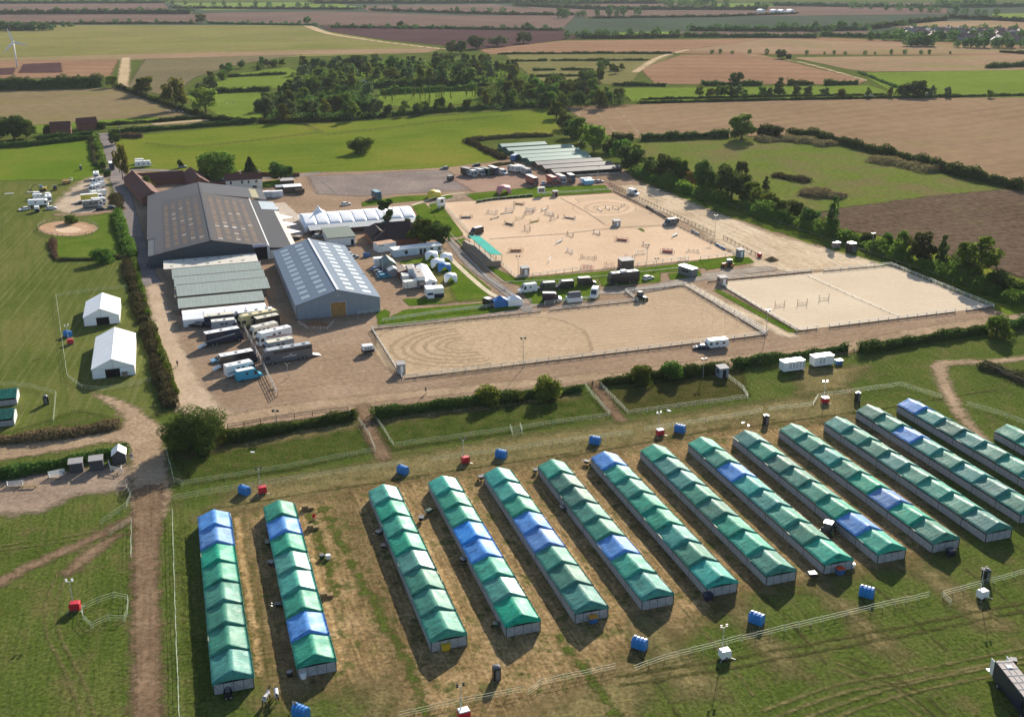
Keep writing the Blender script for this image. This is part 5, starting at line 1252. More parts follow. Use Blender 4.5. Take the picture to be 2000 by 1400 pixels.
def lorry(lab, c, f, m, L=8., H=3.6, roof=None, cab=None, group=None, stripe=None, cat='horse lorry', name='horse_lorry', lut=True, ramp=0, hatch=2, win=2, w_=2.5, axles=2, cabh=2.75):
    """box body with a cab in front; lut = the body overhangs the cab"""
    t = thing(name, lab, cat, G(*c), heading(c, f), group); h = L/2; cab = cab or m; cx = h-1.9
    body = [(-h,.75),(cx,.75),(cx,cabh),(h-.55,cabh+.05),(h-.75,H),(-h,H)] if lut else [(-h,.75),(cx,.75),(cx,H),(-h,H)]
    MB().prism(body, -w_/2, w_/2, m).build('body', t)
    MB().prism([(cx+.03,.45),(h,.45),(h,1.35),(h-.25,cabh-.05),(cx+.03,cabh-.05)], -w_/2+.08, w_/2-.08, cab, None, .06).build('cab', t)
    a, b = Vector((h-.0,0,1.42)), Vector((h-.22,0,cabh-.25)); n = Vector((.05,0,.01)); q = w_/2-.25
    MB().poly([a+n+Vector((0,-q,0)),a+n+Vector((0,q,0)),b+n+Vector((0,q,0)),b+n+Vector((0,-q,0))], glass).build('windscreen', t)
    for s in (-1, 1):
        y = s*(w_/2-.08+.02); MB().box(cx+.5, h-.5, y-.02, y+.02, 1.45, cabh-.35, glass).build('side_window', t)
        y = s*(w_/2+.012)
        for k in range(win): MB().box(-h+L*(.34+.17*k), -h+L*(.34+.17*k)+.8, y-.012, y+.012, H-1.25, H-.7, glass).build('body_window', t)
        if stripe: MB().poly([(-h+.1,y,H*.42),(cx-.3,y,H*.62),(cx-.3,y,H*.72),(-h+.1,y,H*.47)][::s], stripe).build('stripe', t)
    MB().box(-h+.04, (h-.8 if lut else cx-.04), -w_/2+.06, w_/2-.06, H, H+.04, roof or m).build('roof', t)
    for k in range(hatch): MB().box(-h+1.2+k*L*.3, -h+1.9+k*L*.3, -.35, .35, H+.04, H+.18, CG if k % 2 else CW).build('roof_hatch', t)
    MB().box(-h+.2, h-.3, -w_/2+.25, w_/2-.25, .5, .76, blackm).build('chassis', t)
    wheels(t, [-h+1.6, h-1.25]+([-h+2.75] if axles > 2 else []), w_, .48, .3)
    if ramp:
        MB().prism([(-h,.75),(-h-2.1,.05),(-h-2.1,.13),(-h,.87)], -w_/2+.2, w_/2-.2, steel).build('ramp', t)
    for s in (-1, 1): MB().box(h-.02, h+.03, s*.85-.17, s*.85+.17, .7, .95, lampm).build('headlight', t)
    return t
def coach(lab, c, f, m, L=11.5, H=3.7, roof=None, band=None, low=None, group=None, nwin=6, name='horse_coach', cat='horse coach', ramp=0, pod=0):
    t = thing(name, lab, cat, G(*c), heading(c, f), group); h = L/2; w_ = 2.5
    MB().prism([(-h,.45),(h-.1,.4),(h,1.2),(h-.12,2.2),(h-.6,H-.15),(h-1.2,H),(-h+.2,H),(-h,H-.3)], -w_/2, w_/2, m, None, .05).build('body', t)
    MB().poly([(h+.0,-1.1,1.35),(h+.0,1.1,1.35),(h-.42,1.05,H-.7),(h-.42,-1.05,H-.7)], glass).build('windscreen', t) if 0 else None
    MB().box(h-.08, h+.03, -1.1, 1.1, 1.35, 2.25, glass).build('windscreen', t)
    for s in (-1, 1):
        y = s*(w_/2+.012)
        if band: MB().box(-h+.3, h-2.6, y-.012, y+.012, H-1.2, H-.45, band).build('window_band', t)
        else:
            for k in range(nwin): MB().box(-h+.6+k*1.15, -h+1.35+k*1.15, y-.012, y+.012, H-1.15, H-.45, glass).build('body_window', t)
        MB().box(h-1.6, h-.4, y-.012, y+.012, 1.5, 2.45, glass).build('side_window', t)
        if low: MB().box(-h+.2, h-2.5, y-.014, y+.014, .6, 1.35, low).build('skirt', t)
    MB().box(-h+.25, h-1.2, -w_/2+.1, w_/2-.1, H, H+.04, roof or m).build('roof', t)
    for k in range(3): MB().box(-h+1.5+k*3, -h+2.3+k*3, -.4, .4, H+.04, H+.2, CG).build('roof_hatch', t)
    if pod: MB().box(-.9, .9, -.8, .8, H+.04, H+.55, CW).build('roof_pod', t)
    wheels(t, (-h+2.2, -h+3.4, h-2.2), w_, .5, .3)
    if ramp: MB().prism([(-h,.75),(-h-2.4,.05),(-h-2.4,.13),(-h,.87)], -1., 1., steel).build('ramp', t)
    for s in (-1, 1): MB().box(h-.12, h+.03, s*.9-.2, s*.9+.2, .7, .92, lampm).build('headlight', t)
    return t
def caravan(lab, c, f, L=6, group=None, m=None, awn=None, H=2.6):
    t = thing('caravan', lab, 'caravan', G(*c), heading(c, f), group); h = L/2; w_ = 2.25; m = m or CW
    MB().prism([(-h,.5),(h-.2,.5),(h,1.1),(h-.05,1.6),(h-.5,H-.1),(h-.9,H),(-h+.3,H),(-h+.02,H-.4)], -w_/2, w_/2, m, None, .05).build('body', t)
    for s in (-1, 1):
        y = s*(w_/2+.012)
        for k in (.18, .5, .78): MB().box(-h+L*k, -h+L*k+.75, y-.012, y+.012, 1.35, 1.9, glass).build('window', t)
    MB().box(h-.04, h+.02, -.85, .85, 1.25, 1.75, glass).build('window', t)
    MB().box(-.4, .3, -.35, .35, H, H+.15, offw).build('roof_hatch', t)
    wheels(t, (-.2,), w_, .33); MB().bar((h-.1,-.6,.45), (h+1.2,0,.45), .09, steel).bar((h-.1,.6,.45), (h+1.2,0,.45), .09, steel).build('drawbar', t)
    if awn:
        MB().prismy([(-w_/2,.0),(-w_/2-2.8,0),(-w_/2-2.8,1.9),(-w_/2,H-.1)], -h*.7, h*.7, awn).build('awning', t)
    return t
def trailer(lab, c, f, m=None, low=None, group=None):
    t = thing('horse_trailer', lab, 'horse trailer', G(*c), heading(c, f), group)
    MB().prism([(-1.6,.45),(1.5,.45),(1.7,1.2),(1.6,2.0),(1.2,2.45),(-1.5,2.5),(-1.6,2.3)], -1., 1., m or CW, None, .1).build('body', t)
    for s in (-1, 1):
        MB().box(-1.58, 1.5, s*1.0-.015, s*1.0+.015, .5, 1.35, low or CK).build('skirt', t)
        for k in (-1.1, -.4, .3): MB().box(k, k+.5, s*.99-.03, s*.99+.03, 1.6, 1.95, glass).build('window', t)
    MB().box(-1.63, -1.58, -.9, .9, .45, 1.5, low or CK).build('ramp', t)
    wheels(t, (-.5, .3), 2., .32); MB().bar((1.5,0,.5), (2.8,0,.45), .1, steel).build('drawbar', t)
    return t

# yard by the white marquee: left group
car('black estate car at the left end of the white marquee',(385,638),(372,637),CK,4.7,est=True)
lorry('dark horse lorry with a cream roof tight against the white marquee',(432,637),(458,634),CN,9,3.7,CC,CK,stripe=CG)
lorry('silver horse lorry with dark side windows between two dark lorries',(440,646),(467,643),CS,7.2,3.4,offw,CS)
lorry('long dark horse lorry with pale zigzag stripes, a rear ramp and a yellow hay net',(438,670),(470,664),CN,10.2,3.9,CW,CN,stripe=CS,ramp=1,hatch=3,axles=3)
car('light blue car behind the black and white lorry',(428,706),(414,709),CL,4.2)
lorry('black sided horse lorry with a white roof and its rear door open',(466,713),(497,707),CK,9.4,3.6,CW,CN,ramp=1,hatch=3)
lorry('white horse lorry with a black swoosh, behind the turquoise van',(470,733),(497,727),CW,7.6,3.5,CW,CN,stripe=CK)
van('bright turquoise horse van with a white roof at the end of the dividing fence',(487,740),(515,734),CT,6.6,2.9,CW)
# right group
coach('white and dark blue coach half hidden behind the yellow one',(497,628),(468,632),CN,11.5,3.5,CW,glass)
coach('yellow horse coach with a row of small dark windows',(505,634),(470,641),CC if 0 else cp('pale_yellow',(.62,.52,.26)),11.5,3.7,cp('pale_yellow',(.62,.52,.26)),None,None,nwin=7)
lorry('dark horse lorry with a cream roof in front of the yellow coach',(520,640),(490,646),CK,7.6,3.5,CC,CK)
lorry('cream horse lorry with three small windows and a rounded front',(516,657),(487,664),cp('ivory',(.60,.56,.47)),8,3.5,cp('ivory',(.60,.56,.47)),cp('ivory',(.60,.56,.47)),win=3)
lorry('white horse lorry with a black side and maroon stripes',(536,669),(500,678),CW,10,3.8,CW,CW,stripe=CR,axles=3)
lorry('small cream roofed lorry squeezed beside the long grey coach',(545,686),(515,692),CS,8,3.3,CC,CS)
tg = coach('long grey horse coach with a dark window band and its rear ramp down',(562,704),(516,712),CG,13,3.95,CS,glass,None,ramp=1,pod=0)
mb=MB()
for k_,w0 in enumerate((.5,.35,.6,.3,.5,.4)): mb.box(1.0-k_*.62,1.0-k_*.62+w0,1.262,1.28,1.5,1.75,CW)
mb.box(-.9,-.3,1.262,1.28,1.95,2.2,CW); mb.build('lettering',tg)
trailer('white and black horse trailer alone in the yard beside the warm-up arena',(719,690),(745,686))
# caravan lane
car('dark car towing the white caravan on the lane',(1369,682),(1357,682),CN,4.3,CS); caravan('white caravan on the lane, hitched behind a dark car',(1399,679),(1380,681),6.2)
# middle traders
lorry('tall white lorry with a brown grey roof standing among the trade caravans',(819,555),(827,572),CW,12,3.9,paint('dusty_roof',(.30,.26,.24),.8),CN,lut=True,win=0,axles=3)
caravan('white caravan with a dark rear window, left of the tall white lorry',(791,550),(784,535),5,m=cp('warm_white',(.70,.68,.60)))
t=thing('box_trailer','cream box trailer parked across in front of the white caravan','trailer',G(806,563),heading((790,563),(822,559))); MB().box(-3,3,-1.15,1.15,.5,2.7,cp('warm_white',(.70,.68,.60))).build('body',t); MB().box(-2.1,-2.02,-1.18,-1.14,.5,2.7,CG).build('door_edge',t); wheels(t,(-.5,.5),2.3,.33)
t=thing('trade_marquee','white ridge tent on the right side of the tall white lorry','marquee',G(843,563),heading((843,563),(823,531))-math.pi/2); L_=(G(823,531)-G(843,563)).length
MB().prism([(-1.9,0),(1.9,0),(1.9,2.2),(0,3.0),(-1.9,2.2)],0,L_,pvc).build('canopy',t); MB().box(.2,1.1,-.06,0,1.2,1.7,dark).build('window',t); MB().box(-1.95,1.95,L_*.5-.05,L_*.5+.05,0,.1,gseam).build('seam',t)
t=thing('parked_box','white lorry box with a brown roof and a pale roof window behind the tall lorry','lorry body',G(803,541),heading((803,541),(806,547))); MB().box(-3,3,-1.3,1.3,.5,3.6,CW).build('body',t); MB().box(-2.95,2.95,-1.25,1.25,3.6,3.66,paint('dusty_roof',(.30,.26,.24),.8)).build('roof',t); MB().box(-1,1,.5,1.1,3.66,3.72,CW).build('roof_window',t); wheels(t,(-1.8,-.9),2.4,.45)
t=thing('motor_caravan','white camper lorry with a blue windscreen and navy awning at the lawn corner','camper',G(839,580),heading((834,569),(842,584)))
MB().prism([(-2.6,.5),(1.6,.5),(1.6,1.9),(2.1,2.0),(1.9,3.1),(-2.6,3.1)],-1.2,1.2,CW).build('body',t); MB().prism([(1.62,.45),(3.2,.45),(3.2,1.0),(2.4,1.25),(1.9,1.9),(1.62,1.9)],-1,1,CW,None,.05).build('cab',t); a_=MB().poly([(2.43,-.9,1.3),(2.43,.9,1.3),(1.98,.8,1.9),(1.98,-.8,1.9)],glass).build('windscreen',t); wheels(t,(-1.5,2.4),2.1,.36)
MB().box(-2.5,1.5,1.25,4.6,0,.02,CN).prism([(-2.4,2.9),(1.4,2.9),(1.4,3.0),(-2.4,3.0)],1.22,4.4,CW).box(1.3,1.42,1.25,4.4,0,1.3,CN).box(1.3,1.4,1.25,4.4,1.3,2.9,CW).box(-2.4,1.3,4.3,4.4,0,2.9,CW).build('awning',t)
for (c,f,m,l,e) in (((736,529),(755,526),CB,'mid blue car, rearmost of the four by the sheds',0),((741,534),(762,530),CK,'black car second in the row of four by the sheds',1),((747,538),(768,535),CL,'pale blue car third in the row of four by the sheds',0),((750,543),(772,540),CT,'bright light blue car nearest in the row of four by the sheds',0),
    ((677,498),(692,494),CW,'white car beside the silver barn eave behind the office',0),((682,502),(697,498),CG,'dark grey car squeezed beside the white one by the office',0),((690,505),(708,501),CS,'silver car with a long bonnet nearest the silver barn eave',0),((672,490),(690,488),CK,'black car under the office wall',0),
    ((622,464),(637,461),CS,'silver car left of the white office',0),((621,459),(636,456),CK,'black car behind the silver one, left of the office',0),((578,469),(592,465),CK,'dark car in the shade behind the silver barn',0),((676,401),(690,399),CW,'white car alone in the yard near the arched marquee',0),
    ((433,353),(448,353),CB,'bright blue car beside the farmhouse',1),((405,349),(418,350),CK,'dark car parked behind the arena barn near the courtyard',0),((400,344),(412,344),CS,'silver car parked by the garden wall',0),((357,328),(368,327),CS,'silver car on the edge of the big meadow',1),
    ((868,331),(856,332),CG,'dark green car at the edge of the meadow, left of the lorries',1),((930,325),(918,326),CK,'dark car behind the row of lorries',1),((795,522) if 0 else (842,512),(852,511),CN,'dark car roofed in navy by the brown shed',0) if 0 else ((1266,546),(1282,541),CW,'white estate car beside the long black coach',1)):
    car(l,c,f,m,4.3,est=bool(e))
# vans round the show office lawn
van('white horse van with its rear open, left end of the van group',(1030,571),(1013,573),CW,6,2.9,CW); van('dark olive van with a white roof next to the white van',(1066,567),(1050,568),cp('olive',(.06,.06,.045)),6,2.8,CW); van('black van with a white roof, right of the olive one',(1102,564),(1085,565),CK,6,2.8,CW)
van('black van facing right, near the gate of the main arena',(1146,557),(1162,556),CK,6,2.8,CW); van('dark purple van facing right behind the white rail',(1078,588),(1096,588),cp('plum',(.03,.018,.03)),6,2.8,CW); van('white van with a blue windscreen seen from the front',(1161,580),(1155,590),CW,5.6,2.9,CW)
t = thing('trade_stand','white counter stand with a dark arched canopy behind the white rail','stall',G(1121,588),heading((1110,588),(1132,586))); MB().box(-2.4,2.4,-1.4,1.2,0,1.4,CW).build('counter',t); rings=[[(x,y*1.3,1.5+1.6*math.sin(math.pi*j/8)) for j,y in ((j,-math.cos(math.pi*j/8)) for j in range(9))] for x in (-1.9,1.9)]; MB().loft(rings,CG).build('canopy',t)
coach('long black coach with a white roof and roof pod behind the brown hut',(1217,553),(1190,556),CK,10.5,3.9,CW,glass,None,pod=1)
van('black horse van with a white roof in the main arena behind the grandstand',(930,458),(916,461),CK,6,2.8,CW); van('grey horse van with a white roof at the main arena rail',(1308,441),(1295,443),CG,6.,2.9,CW)
# parking above
for (c,f,m,ro,l,L,H) in (((912,343),(925,346),CK,CG,'black lorry at the left end of the upper row',7,3.7),((921,345),(934,348),CS,CW,'silver grey cabbed lorry beside the black one, upper row',6.5,3.3),((936,343),(945,345),CS,CS,'grey blue lorry, third of the upper row',6.5,3.4),((949,342),(958,344),CE,CG,'dark green lorry, fourth of the upper row',6.5,3.5),((964,341),(975,345),CN,CW,'navy lorry with a white roof, fifth of the upper row',8,3.8),
    ((1003,337),(994,335),CS,CS,'grey lorry behind the small white truck',7,3.4),((1014,336),(1004,333),CW,CW,'white lorry right of the grey one, upper row',7,3.4),((1028,342),(1036,345),CS,CG,'slate grey lorry at the right end of the upper row',7,3.4),
    ((1039,360),(1052,366),cp('maroon',(.17,.03,.03)),CW,'long maroon lorry with a white roof',10.5,3.8),((1078,359),(1088,364),CR,cp('salmon',(.5,.22,.18)),'red lorry with a salmon roof beside the small blue car',8,3.6),((1095,357),(1106,362),CS,cp('pinkish',(.5,.40,.38)),'grey lorry with a pinkish roof, next to the red one',8.5,3.7),((1115,356),(1122,360),CN,CW,'navy lorry with a white roof, right end of the lower row',6.5,3.8)):
    lorry(l,c,f,m,L,H,ro,m,hatch=1,win=1)
car('small blue car between the maroon and red lorries',(1061,361),(1062,366),CB,4.); van('small white truck facing right in the upper row',(983,341),(991,343),CW,5,2.6,CW)
caravan('white caravan with a pale blue awning beside two small cars',(1145,358),(1160,357),6,awn=CL); car('white car right of the awning caravan',(1161,357),(1170,356),CW,4); car('pinkish silver car at the end of the lower row',(1171,357),(1182,356),cp('blush',(.45,.36,.35)),4.2)
trailer('small dark trailer standing alone below the upper row',(880,353),(890,351),CG)
t = thing('skip_container','deep blue lorry body beside the far stable huts','container',G(1005,314),R(70)); MB().box(-3,3,-1.25,1.25,.5,3.2,CB).build('body',t); wheels(t,(-1.8,1.8),2.5,.45)
van('white horse van with a dark bonnet parked beside the gravel strip',(1237,381),(1249,384),CW,5.6,2.7,CW)
lorry('dark teal lorry parked on the grass edge beside the yellow umbrella tent',(736,389),(742,392),cp('teal',(.02,.10,.15)),6.5,3.6,cp('teal2',(.05,.2,.28)),cp('teal',(.02,.10,.15)),hatch=0,win=1)
lorry('dark blue fronted truck driving on the access road',(219,331),(221,338),CN,7.5,3.6,CW,CN,hatch=0,win=0)
caravan('white horse lorry like caravan on the meadow behind the yellow tree',(280,326),(296,325),8,H=3.1); van('white camper just behind the long white caravan on the meadow',(276,320),(292,319),CW,6,2.7,CW)
# left parking bay
lorry('white lorry with a black windscreen at the head of the left bay',(189,350),(188,358),CW,6.5,3.4,CW,CW,win=1); lorry('white and green flatbed lorry with brown boxes on it',(190,359),(178,361),CW,6,3.0,offw,CW,win=1,lut=False); lorry('white lorry third in the left bay',(192,369),(178,372),CW,6.5,3.2,CW,CW,win=2); lorry('white horse lorry with small square windows, fourth in the left bay',(187,374),(176,377),CW,6,3.1,CW,CW,win=2)
lorry('white backed lorry behind the yellow sided trailer',(192,386),(176,388),CW,7,3.2,CW,CW,win=0); lorry('yellow sided lorry with a white cab',(180,392),(203,390),CY,9,3.1,CW,CW,win=0,hatch=0,lut=False); lorry('white cabbed lorry overlapping the yellow one',(194,400),(206,399),CW,6,3.1,CW,CW,win=0,hatch=0)
lorry('grey and white horse lorry with a dark curved stripe, nearest in the bay',(182,406),(202,404),cp('warm_grey',(.26,.24,.23)),8.2,3.4,cp('warm_grey2',(.45,.43,.4)),CW,stripe=CK,win=1)
car('black four wheel drive car in front of the grey and white lorry',(198,411),(210,410),CK,4.4,est=True); car('dark car behind the yellow sided lorry',(157,399),(146,400),CK,4.3,est=True); car('dark car by the weeds right of the black four wheel drive',(220,408),(232,407),CN,4.2)
car('white pickup left of the parked white lorries',(48,411),(36,413),CW,4.6); car('pale silver car nose right beside the white lorries',(101,409),(113,408),CW,4.6); t=trailer('pale horse box trailer seen from behind with a dark ramp',(73,414),(74,406))
lorry('long white lorry behind the pale silver car',(76,403),(96,402),CW,8,3.0,CW,CW,win=1,hatch=0); lorry('white lorry parked nose down right of the long white one',(96,395),(99,403),CW,6,3.,CW,CW,win=0); van('white van with a purple stripe behind the long white lorry',(78,389),(90,388),CW,5.5,2.5,CW); van('small white van at the back of the left cluster',(77,384),(84,383),CS,4.8,2.3,CW); van('silver van with its tailgate open at the back of the left cluster',(95,386),(99,381),CS,5,2.4,CW)
# digger, boom lift, tractors
def tractor(lab, c, f, m, cabm, cat='tractor', name='tractor', s=1.):
    t = thing(name, lab, cat, G(*c), heading(c, f), sc=(s,s,s))
    MB().prism([(-.4,.7),(1.9,.7),(1.95,1.5),(.3,1.65),(-.4,1.6)],-.42,.42,m).build('bonnet',t); MB().prism([(-1.5,.8),(.1,.8),(.3,1.5),(-.1,2.6),(-1.4,2.6)],-.75,.75,glass,None,.06).build('cab',t); MB().box(-1.5,-.05,-.78,.78,2.6,2.75,cabm).build('roof',t); MB().box(-1.9,-.9,-1.15,-.75,.9,1.35,m).box(-1.9,-.9,.75,1.15,.9,1.35,m).build('mudguard',t)
    for x, r, y in ((-1.2,.8,.9),(1.4,.5,.8)):
        for sg in (-1,1): w1=MB().cyl((x,sg*y-.22,r),(x,sg*y+.22,r),r,r,tyre_m,14).build('wheel',t); MB().cyl((x,sg*y-.24,r),(x,sg*y+.24,r),r*.5,r*.5,CY,8).build('rim',w1)
    return t
tractor('green tractor with a pale roof between two stable tent rows',(1618,1041),(1625,1030),cp('tractor_green',(.04,.16,.04)),CW)
tractor('red tractor with a white loader by the main arena rail',(1420,522),(1408,523),cp('tractor_red',(.42,.08,.04)),CW)
tr=tractor('dark green cabbed tractor at the corner of the warm-up arena',(1253,587),(1262,590),CE,CK)
t=thing('excavator','blue cabbed digger with its arm reaching over a white board','digger',G(84,373),heading((84,373),(66,374))); MB().box(-1.5,1.5,-1.2,-.6,0,.8,rubber).box(-1.5,1.5,.6,1.2,0,.8,rubber).build('track',t); MB().box(-1.6,1.2,-1.1,1.1,.85,1.7,cp('digger_yellow',(.45,.30,.04))).build('body',t); MB().box(-.1,1.1,.1,1.,1.7,2.7,cp('digger_blue',(.10,.25,.38))).build('cab',t)
MB().bar((1.1,-.4,1.5),(3.4,-.4,3.4),.3,blackm).bar((3.4,-.4,3.4),(5.2,-.4,1.0),.22,blackm).box(4.9,5.6,-.8,0,.3,1.,blackm).build('arm',t)
t=thing('boom_lift','folded orange boom lift with a white basket','access platform',G(130,359),heading((130,359),(140,358))); MB().box(-1.8,1.8,-1.1,1.1,.6,1.6,cp('lift_orange',(.50,.24,.03))).build('base',t); wheels(t,(-1.2,1.2),2.2,.5,.4); MB().bar((-1.6,0,1.9),(2.2,0,2.3),.4,cp('lift_orange',(.50,.24,.03))).build('boom',t); MB().box(2.1,3.0,-.8,.8,1.5,1.6,CW).box(2.1,2.15,-.8,.8,1.6,2.6,CW).box(2.95,3,-.8,.8,1.6,2.6,CW).box(2.1,3,-.8,-.75,2.5,2.6,CW).box(2.1,3,.75,.8,2.5,2.6,CW).build('basket',t)
tractor('small dark tractor with a reddish box in front of the gravel bay',(108,372),(104,378),CK,CK,s=.8)
for p,l in (((18,379),'long white board lying on the grass, the left one of two'),((61,376),'long white board lying on the grass under the digger arm')):
    t=thing('board',l,'board',G(*p),heading(p,(p[0]+10,p[1]-.6))); MB().box(-1.9,1.9,-.35,.35,.0,.3,CW).build('plank',t)
# bottom right lorry
t = lorry('black horse lorry at the bottom right corner with its tail ramp down',(1985,1372),(2030,1430),CN,9.5,3.6,paint('dusty_roof2',(.28,.24,.23),.7),CK,hatch=1,win=0,axles=2,ramp=0)
hh=4.75
MB().prism([(-hh,1.0),(-hh-1.9,.75),(-hh-1.9,.83),(-hh,1.1)],-1.2,1.1,steel).build('ramp',t); MB().box(-hh-1.0,-hh,-1.25,-1.18,1.0,3.4,CW).build('ramp_gate',t,'white partition door swung open'); MB().box(-hh-1.2,-hh,1.1,1.2,1.2,3.4,CW).build('ramp_gate',t)
for k in range(5): MB().box(-hh+.4+k*1.5,-hh+.46+k*1.5,-1.15,1.15,3.66,3.7,CS).build('roof_rib',t)
for y in (-.4,.4): MB().box(-hh+.3,hh-1,y-.03,y+.03,3.66,3.71,CS).build('roof_rail',t)
t=thing('white_sacks','stack of white and lilac wrapped bales beside the corner lorry','bale stack',G(1945,1312),.3)
for k,(x,y,z) in enumerate(((0,0,0),(.9,.2,0),(.3,.3,.7),(1.6,.7,0))): MB().box(x-.5,x+.5,y-.4,y+.4,z,z+.68,CW if k!=1 else cp('lilac',(.45,.40,.62))).build('sack',t)
t=thing('bin','small black square bin standing beyond the corner lorry','bin',G(1977,1299),R(-15)); MB().box(-.45,.45,-.45,.45,0,1.1,CK,CS).build('bin_body',t); MB().box(-.48,.48,-.48,.48,1.1,1.16,CG).build('lid',t)

# ================================================================== FENCES, SMALL THINGS, PEOPLE, HORSES
whf = paint('fence_white', (.58,.58,.54), .6); grn = paint('hurdle_pale', (.43,.48,.34), .6); brw = paint('fence_brown', (.10,.065,.045), .85); pw = paint('fence_weathered', (.30,.24,.18), .85); kick = paint('kickboard', (.10,.075,.06), .85)
_post = {}
def post_mesh(m, h, s):
    k = (m.name, h, s)
    if k not in _post: _post[k] = MB().box(-s, s, -s, s, 0, h, m).mesh('post')
    return _post[k]
def fence(lab, pts, m=None, h=1.25, rails=(1.2,.7), sp=3.2, board=None, bm=None, group=None, grid=False, ps=.07, rt_=.05, cat='fence', name='rail_fence', kind='flat', boards_up=(0,.35)):
    m = m or whf; P = [W(*p) if grid else G(*p) for p in pts]
    t = thing(name, lab, cat, P[0], 0, group); o0 = P[0]
    mb = MB(); kb = MB(); npst = 0; tot = sum((P[i+1]-P[i]).length for i in range(len(P)-1)); sp = max(sp, tot/96)
    first = True
    for i in range(len(P)-1):
        a, b = P[i]-o0, P[i+1]-o0; d = (b-a); L = d.length; d = d/L; n = Vector((-d.y, d.x, 0))
        for z in rails:
            q = n*.035
            i0 = len(mb.v)
            for base in (a, b):
                for sx, sz in ((-1,-1),(1,-1),(1,1),(-1,1)): mb.v.append(tuple(base+q*sx+Vector((0,0,z+sz*rt_*1.25))))
            for f in ((0,1,5,4),(1,2,6,5),(2,3,7,6),(3,0,4,7),(3,2,1,0),(4,5,6,7)): mb.f.append([i0+k for k in f]); mb.m.append(mb.mi(m))
        if board:
            q = n*.04; i0 = len(kb.v)
            for base in (a, b):
                for sx, z in ((-1,boards_up[0]),(1,boards_up[0]),(1,boards_up[1]),(-1,boards_up[1])): kb.v.append(tuple(base+q*sx+Vector((0,0,z))))
            for f in ((0,1,5,4),(1,2,6,5),(2,3,7,6),(3,0,4,7),(3,2,1,0),(4,5,6,7)): kb.f.append([i0+k for k in f]); kb.m.append(kb.mi(board))
        k = max(1, round(L/sp))
        for j in range(k+(1 if i == len(P)-2 else 0)):
            o = link('post', post_mesh(m, h, ps), t); o.location = a+d*(L*j/k); o.rotation_euler = (0, 0, math.atan2(d.y, d.x))
    if mb.v: mb.build('rail', t)
    if kb.v: kb.build('kickboard', t)
    return t
_pan = []
def panel():
    if not _pan:
        mb = MB(); w_ = 2.3; s = .042
        for z in (1.08, .62): mb.bar((0,0,z), (w_,0,z), s, grn)
        mb.bar((0,0,0), (0,0,1.1), s, grn).bar((w_,0,0), (w_,0,1.1), s, grn).bar((.0,-.28,.03), (.0,.28,.03), s*.8, grn).bar((0,0,.2),(w_,0,.2),s*.6,grn)
        _pan.append(mb.mesh('panel'))
    return _pan[0]
def hurdles(lab, pts, closed=False, group='runs of pale crowd barrier panels'):
    P = [G(*p) for p in pts]; P = P+[P[0]] if closed else P
    t = thing('barrier_run', lab, 'barrier', P[0], 0, group)
    for i in range(len(P)-1):
        d = P[i+1]-P[i]; L = d.length; k = max(1, round(L/2.35)); sc = L/k/2.35
        for j in range(k):
            o = link('panel', panel(), t); o.location = P[i]-P[0]+d*(j/k)+Vector((0,0,0)); o.rotation_euler = (0, 0, math.atan2(d.y, d.x)+rnd.uniform(-.05,.05)); o.scale = (sc*.985, 1, rnd.uniform(.94,1.03))
    return t
hurdles('pale barrier run bounding the rough grass strip beside the dirt track',[(324,880),(331,905),(340,942),(358,948),(440,935),(560,915),(680,892),(733,882)])
hurdles('short barrier run on the left side of the first field path',[(700,822),(722,852),(733,882)])
hurdles('pale barrier run in front of the first two stable tent rows',[(340,976),(430,961),(560,941),(700,920),(790,908)])
hurdles('pale barrier run crossing behind the red lighting tower in the middle',[(840,902),(960,886),(1080,868),(1236,848)])
hurdles('pale barrier run between the two blue tanks on the right',[(1258,843),(1380,824),(1490,806)])
hurdles('pale barrier run bounding the middle rough grass strip',[(733,818),(752,845),(769,873),(880,858),(1000,841),(1100,826),(1190,814)]); hurdles('short barrier run on the left of the second field path',[(1143,756),(1168,785),(1192,812)])
hurdles('little barrier pen folded out of the middle run',[(996,836),(1001,851),(1020,847),(1016,832)])
hurdles('pale barrier run round the brown grass strip below the grey hut',[(1172,754),(1200,782),(1226,809),(1340,794),(1461,778),(1450,760),(1420,737)])
hurdles('pale barrier run stepping past the red tower on the right',[(1500,803),(1587,793),(1597,777),(1680,765),(1758,754),(1840,779)]); hurdles('barrier run right of the sandy field path',[(1887,792),(1945,808),(2010,832)])
hurdles('pale barrier pen around the two white marquees',[(247,563),(180,570),(110,580),(118,640),(132,737),(160,759),(198,764),(250,755),(300,744)])
hurdles('barrier run round the pair of stable tents at the left edge',[(-30,755),(28,753),(58,757),(110,771),(105,826)])
hurdles('short curved barrier run at the track junction, upper one',[(222,953),(246,949),(256,972),(246,992),(197,1026)]); hurdles('short bent barrier run at the track junction, lower one',[(215,1046),(257,1019),(257,1092)])
hurdles('ring of barrier panels round a patch of long grass',[(162,1192),(192,1177),(223,1167),(251,1172),(250,1199),(243,1213),(212,1211),(180,1226),(162,1209)],True)
hurdles('long straight barrier run beside the dirt track, left of the first stable row',[(337,1001),(341,1130),(346,1270),(352,1420)])
hurdles('pale barrier run along the bottom, left part',[(780,1402),(900,1375),(1022,1351)]); hurdles('pale barrier run along the bottom, middle part, ending bent',[(1031,1358),(1056,1338),(1130,1322),(1204,1306)])
hurdles('long barrier run along the bottom right',[(1238,1311),(1300,1288),(1420,1258),(1560,1225),(1700,1191),(1815,1166)]); hurdles('barrier run at the right edge with an open end panel',[(1857,1182),(1840,1165),(1920,1143),(2020,1116)])
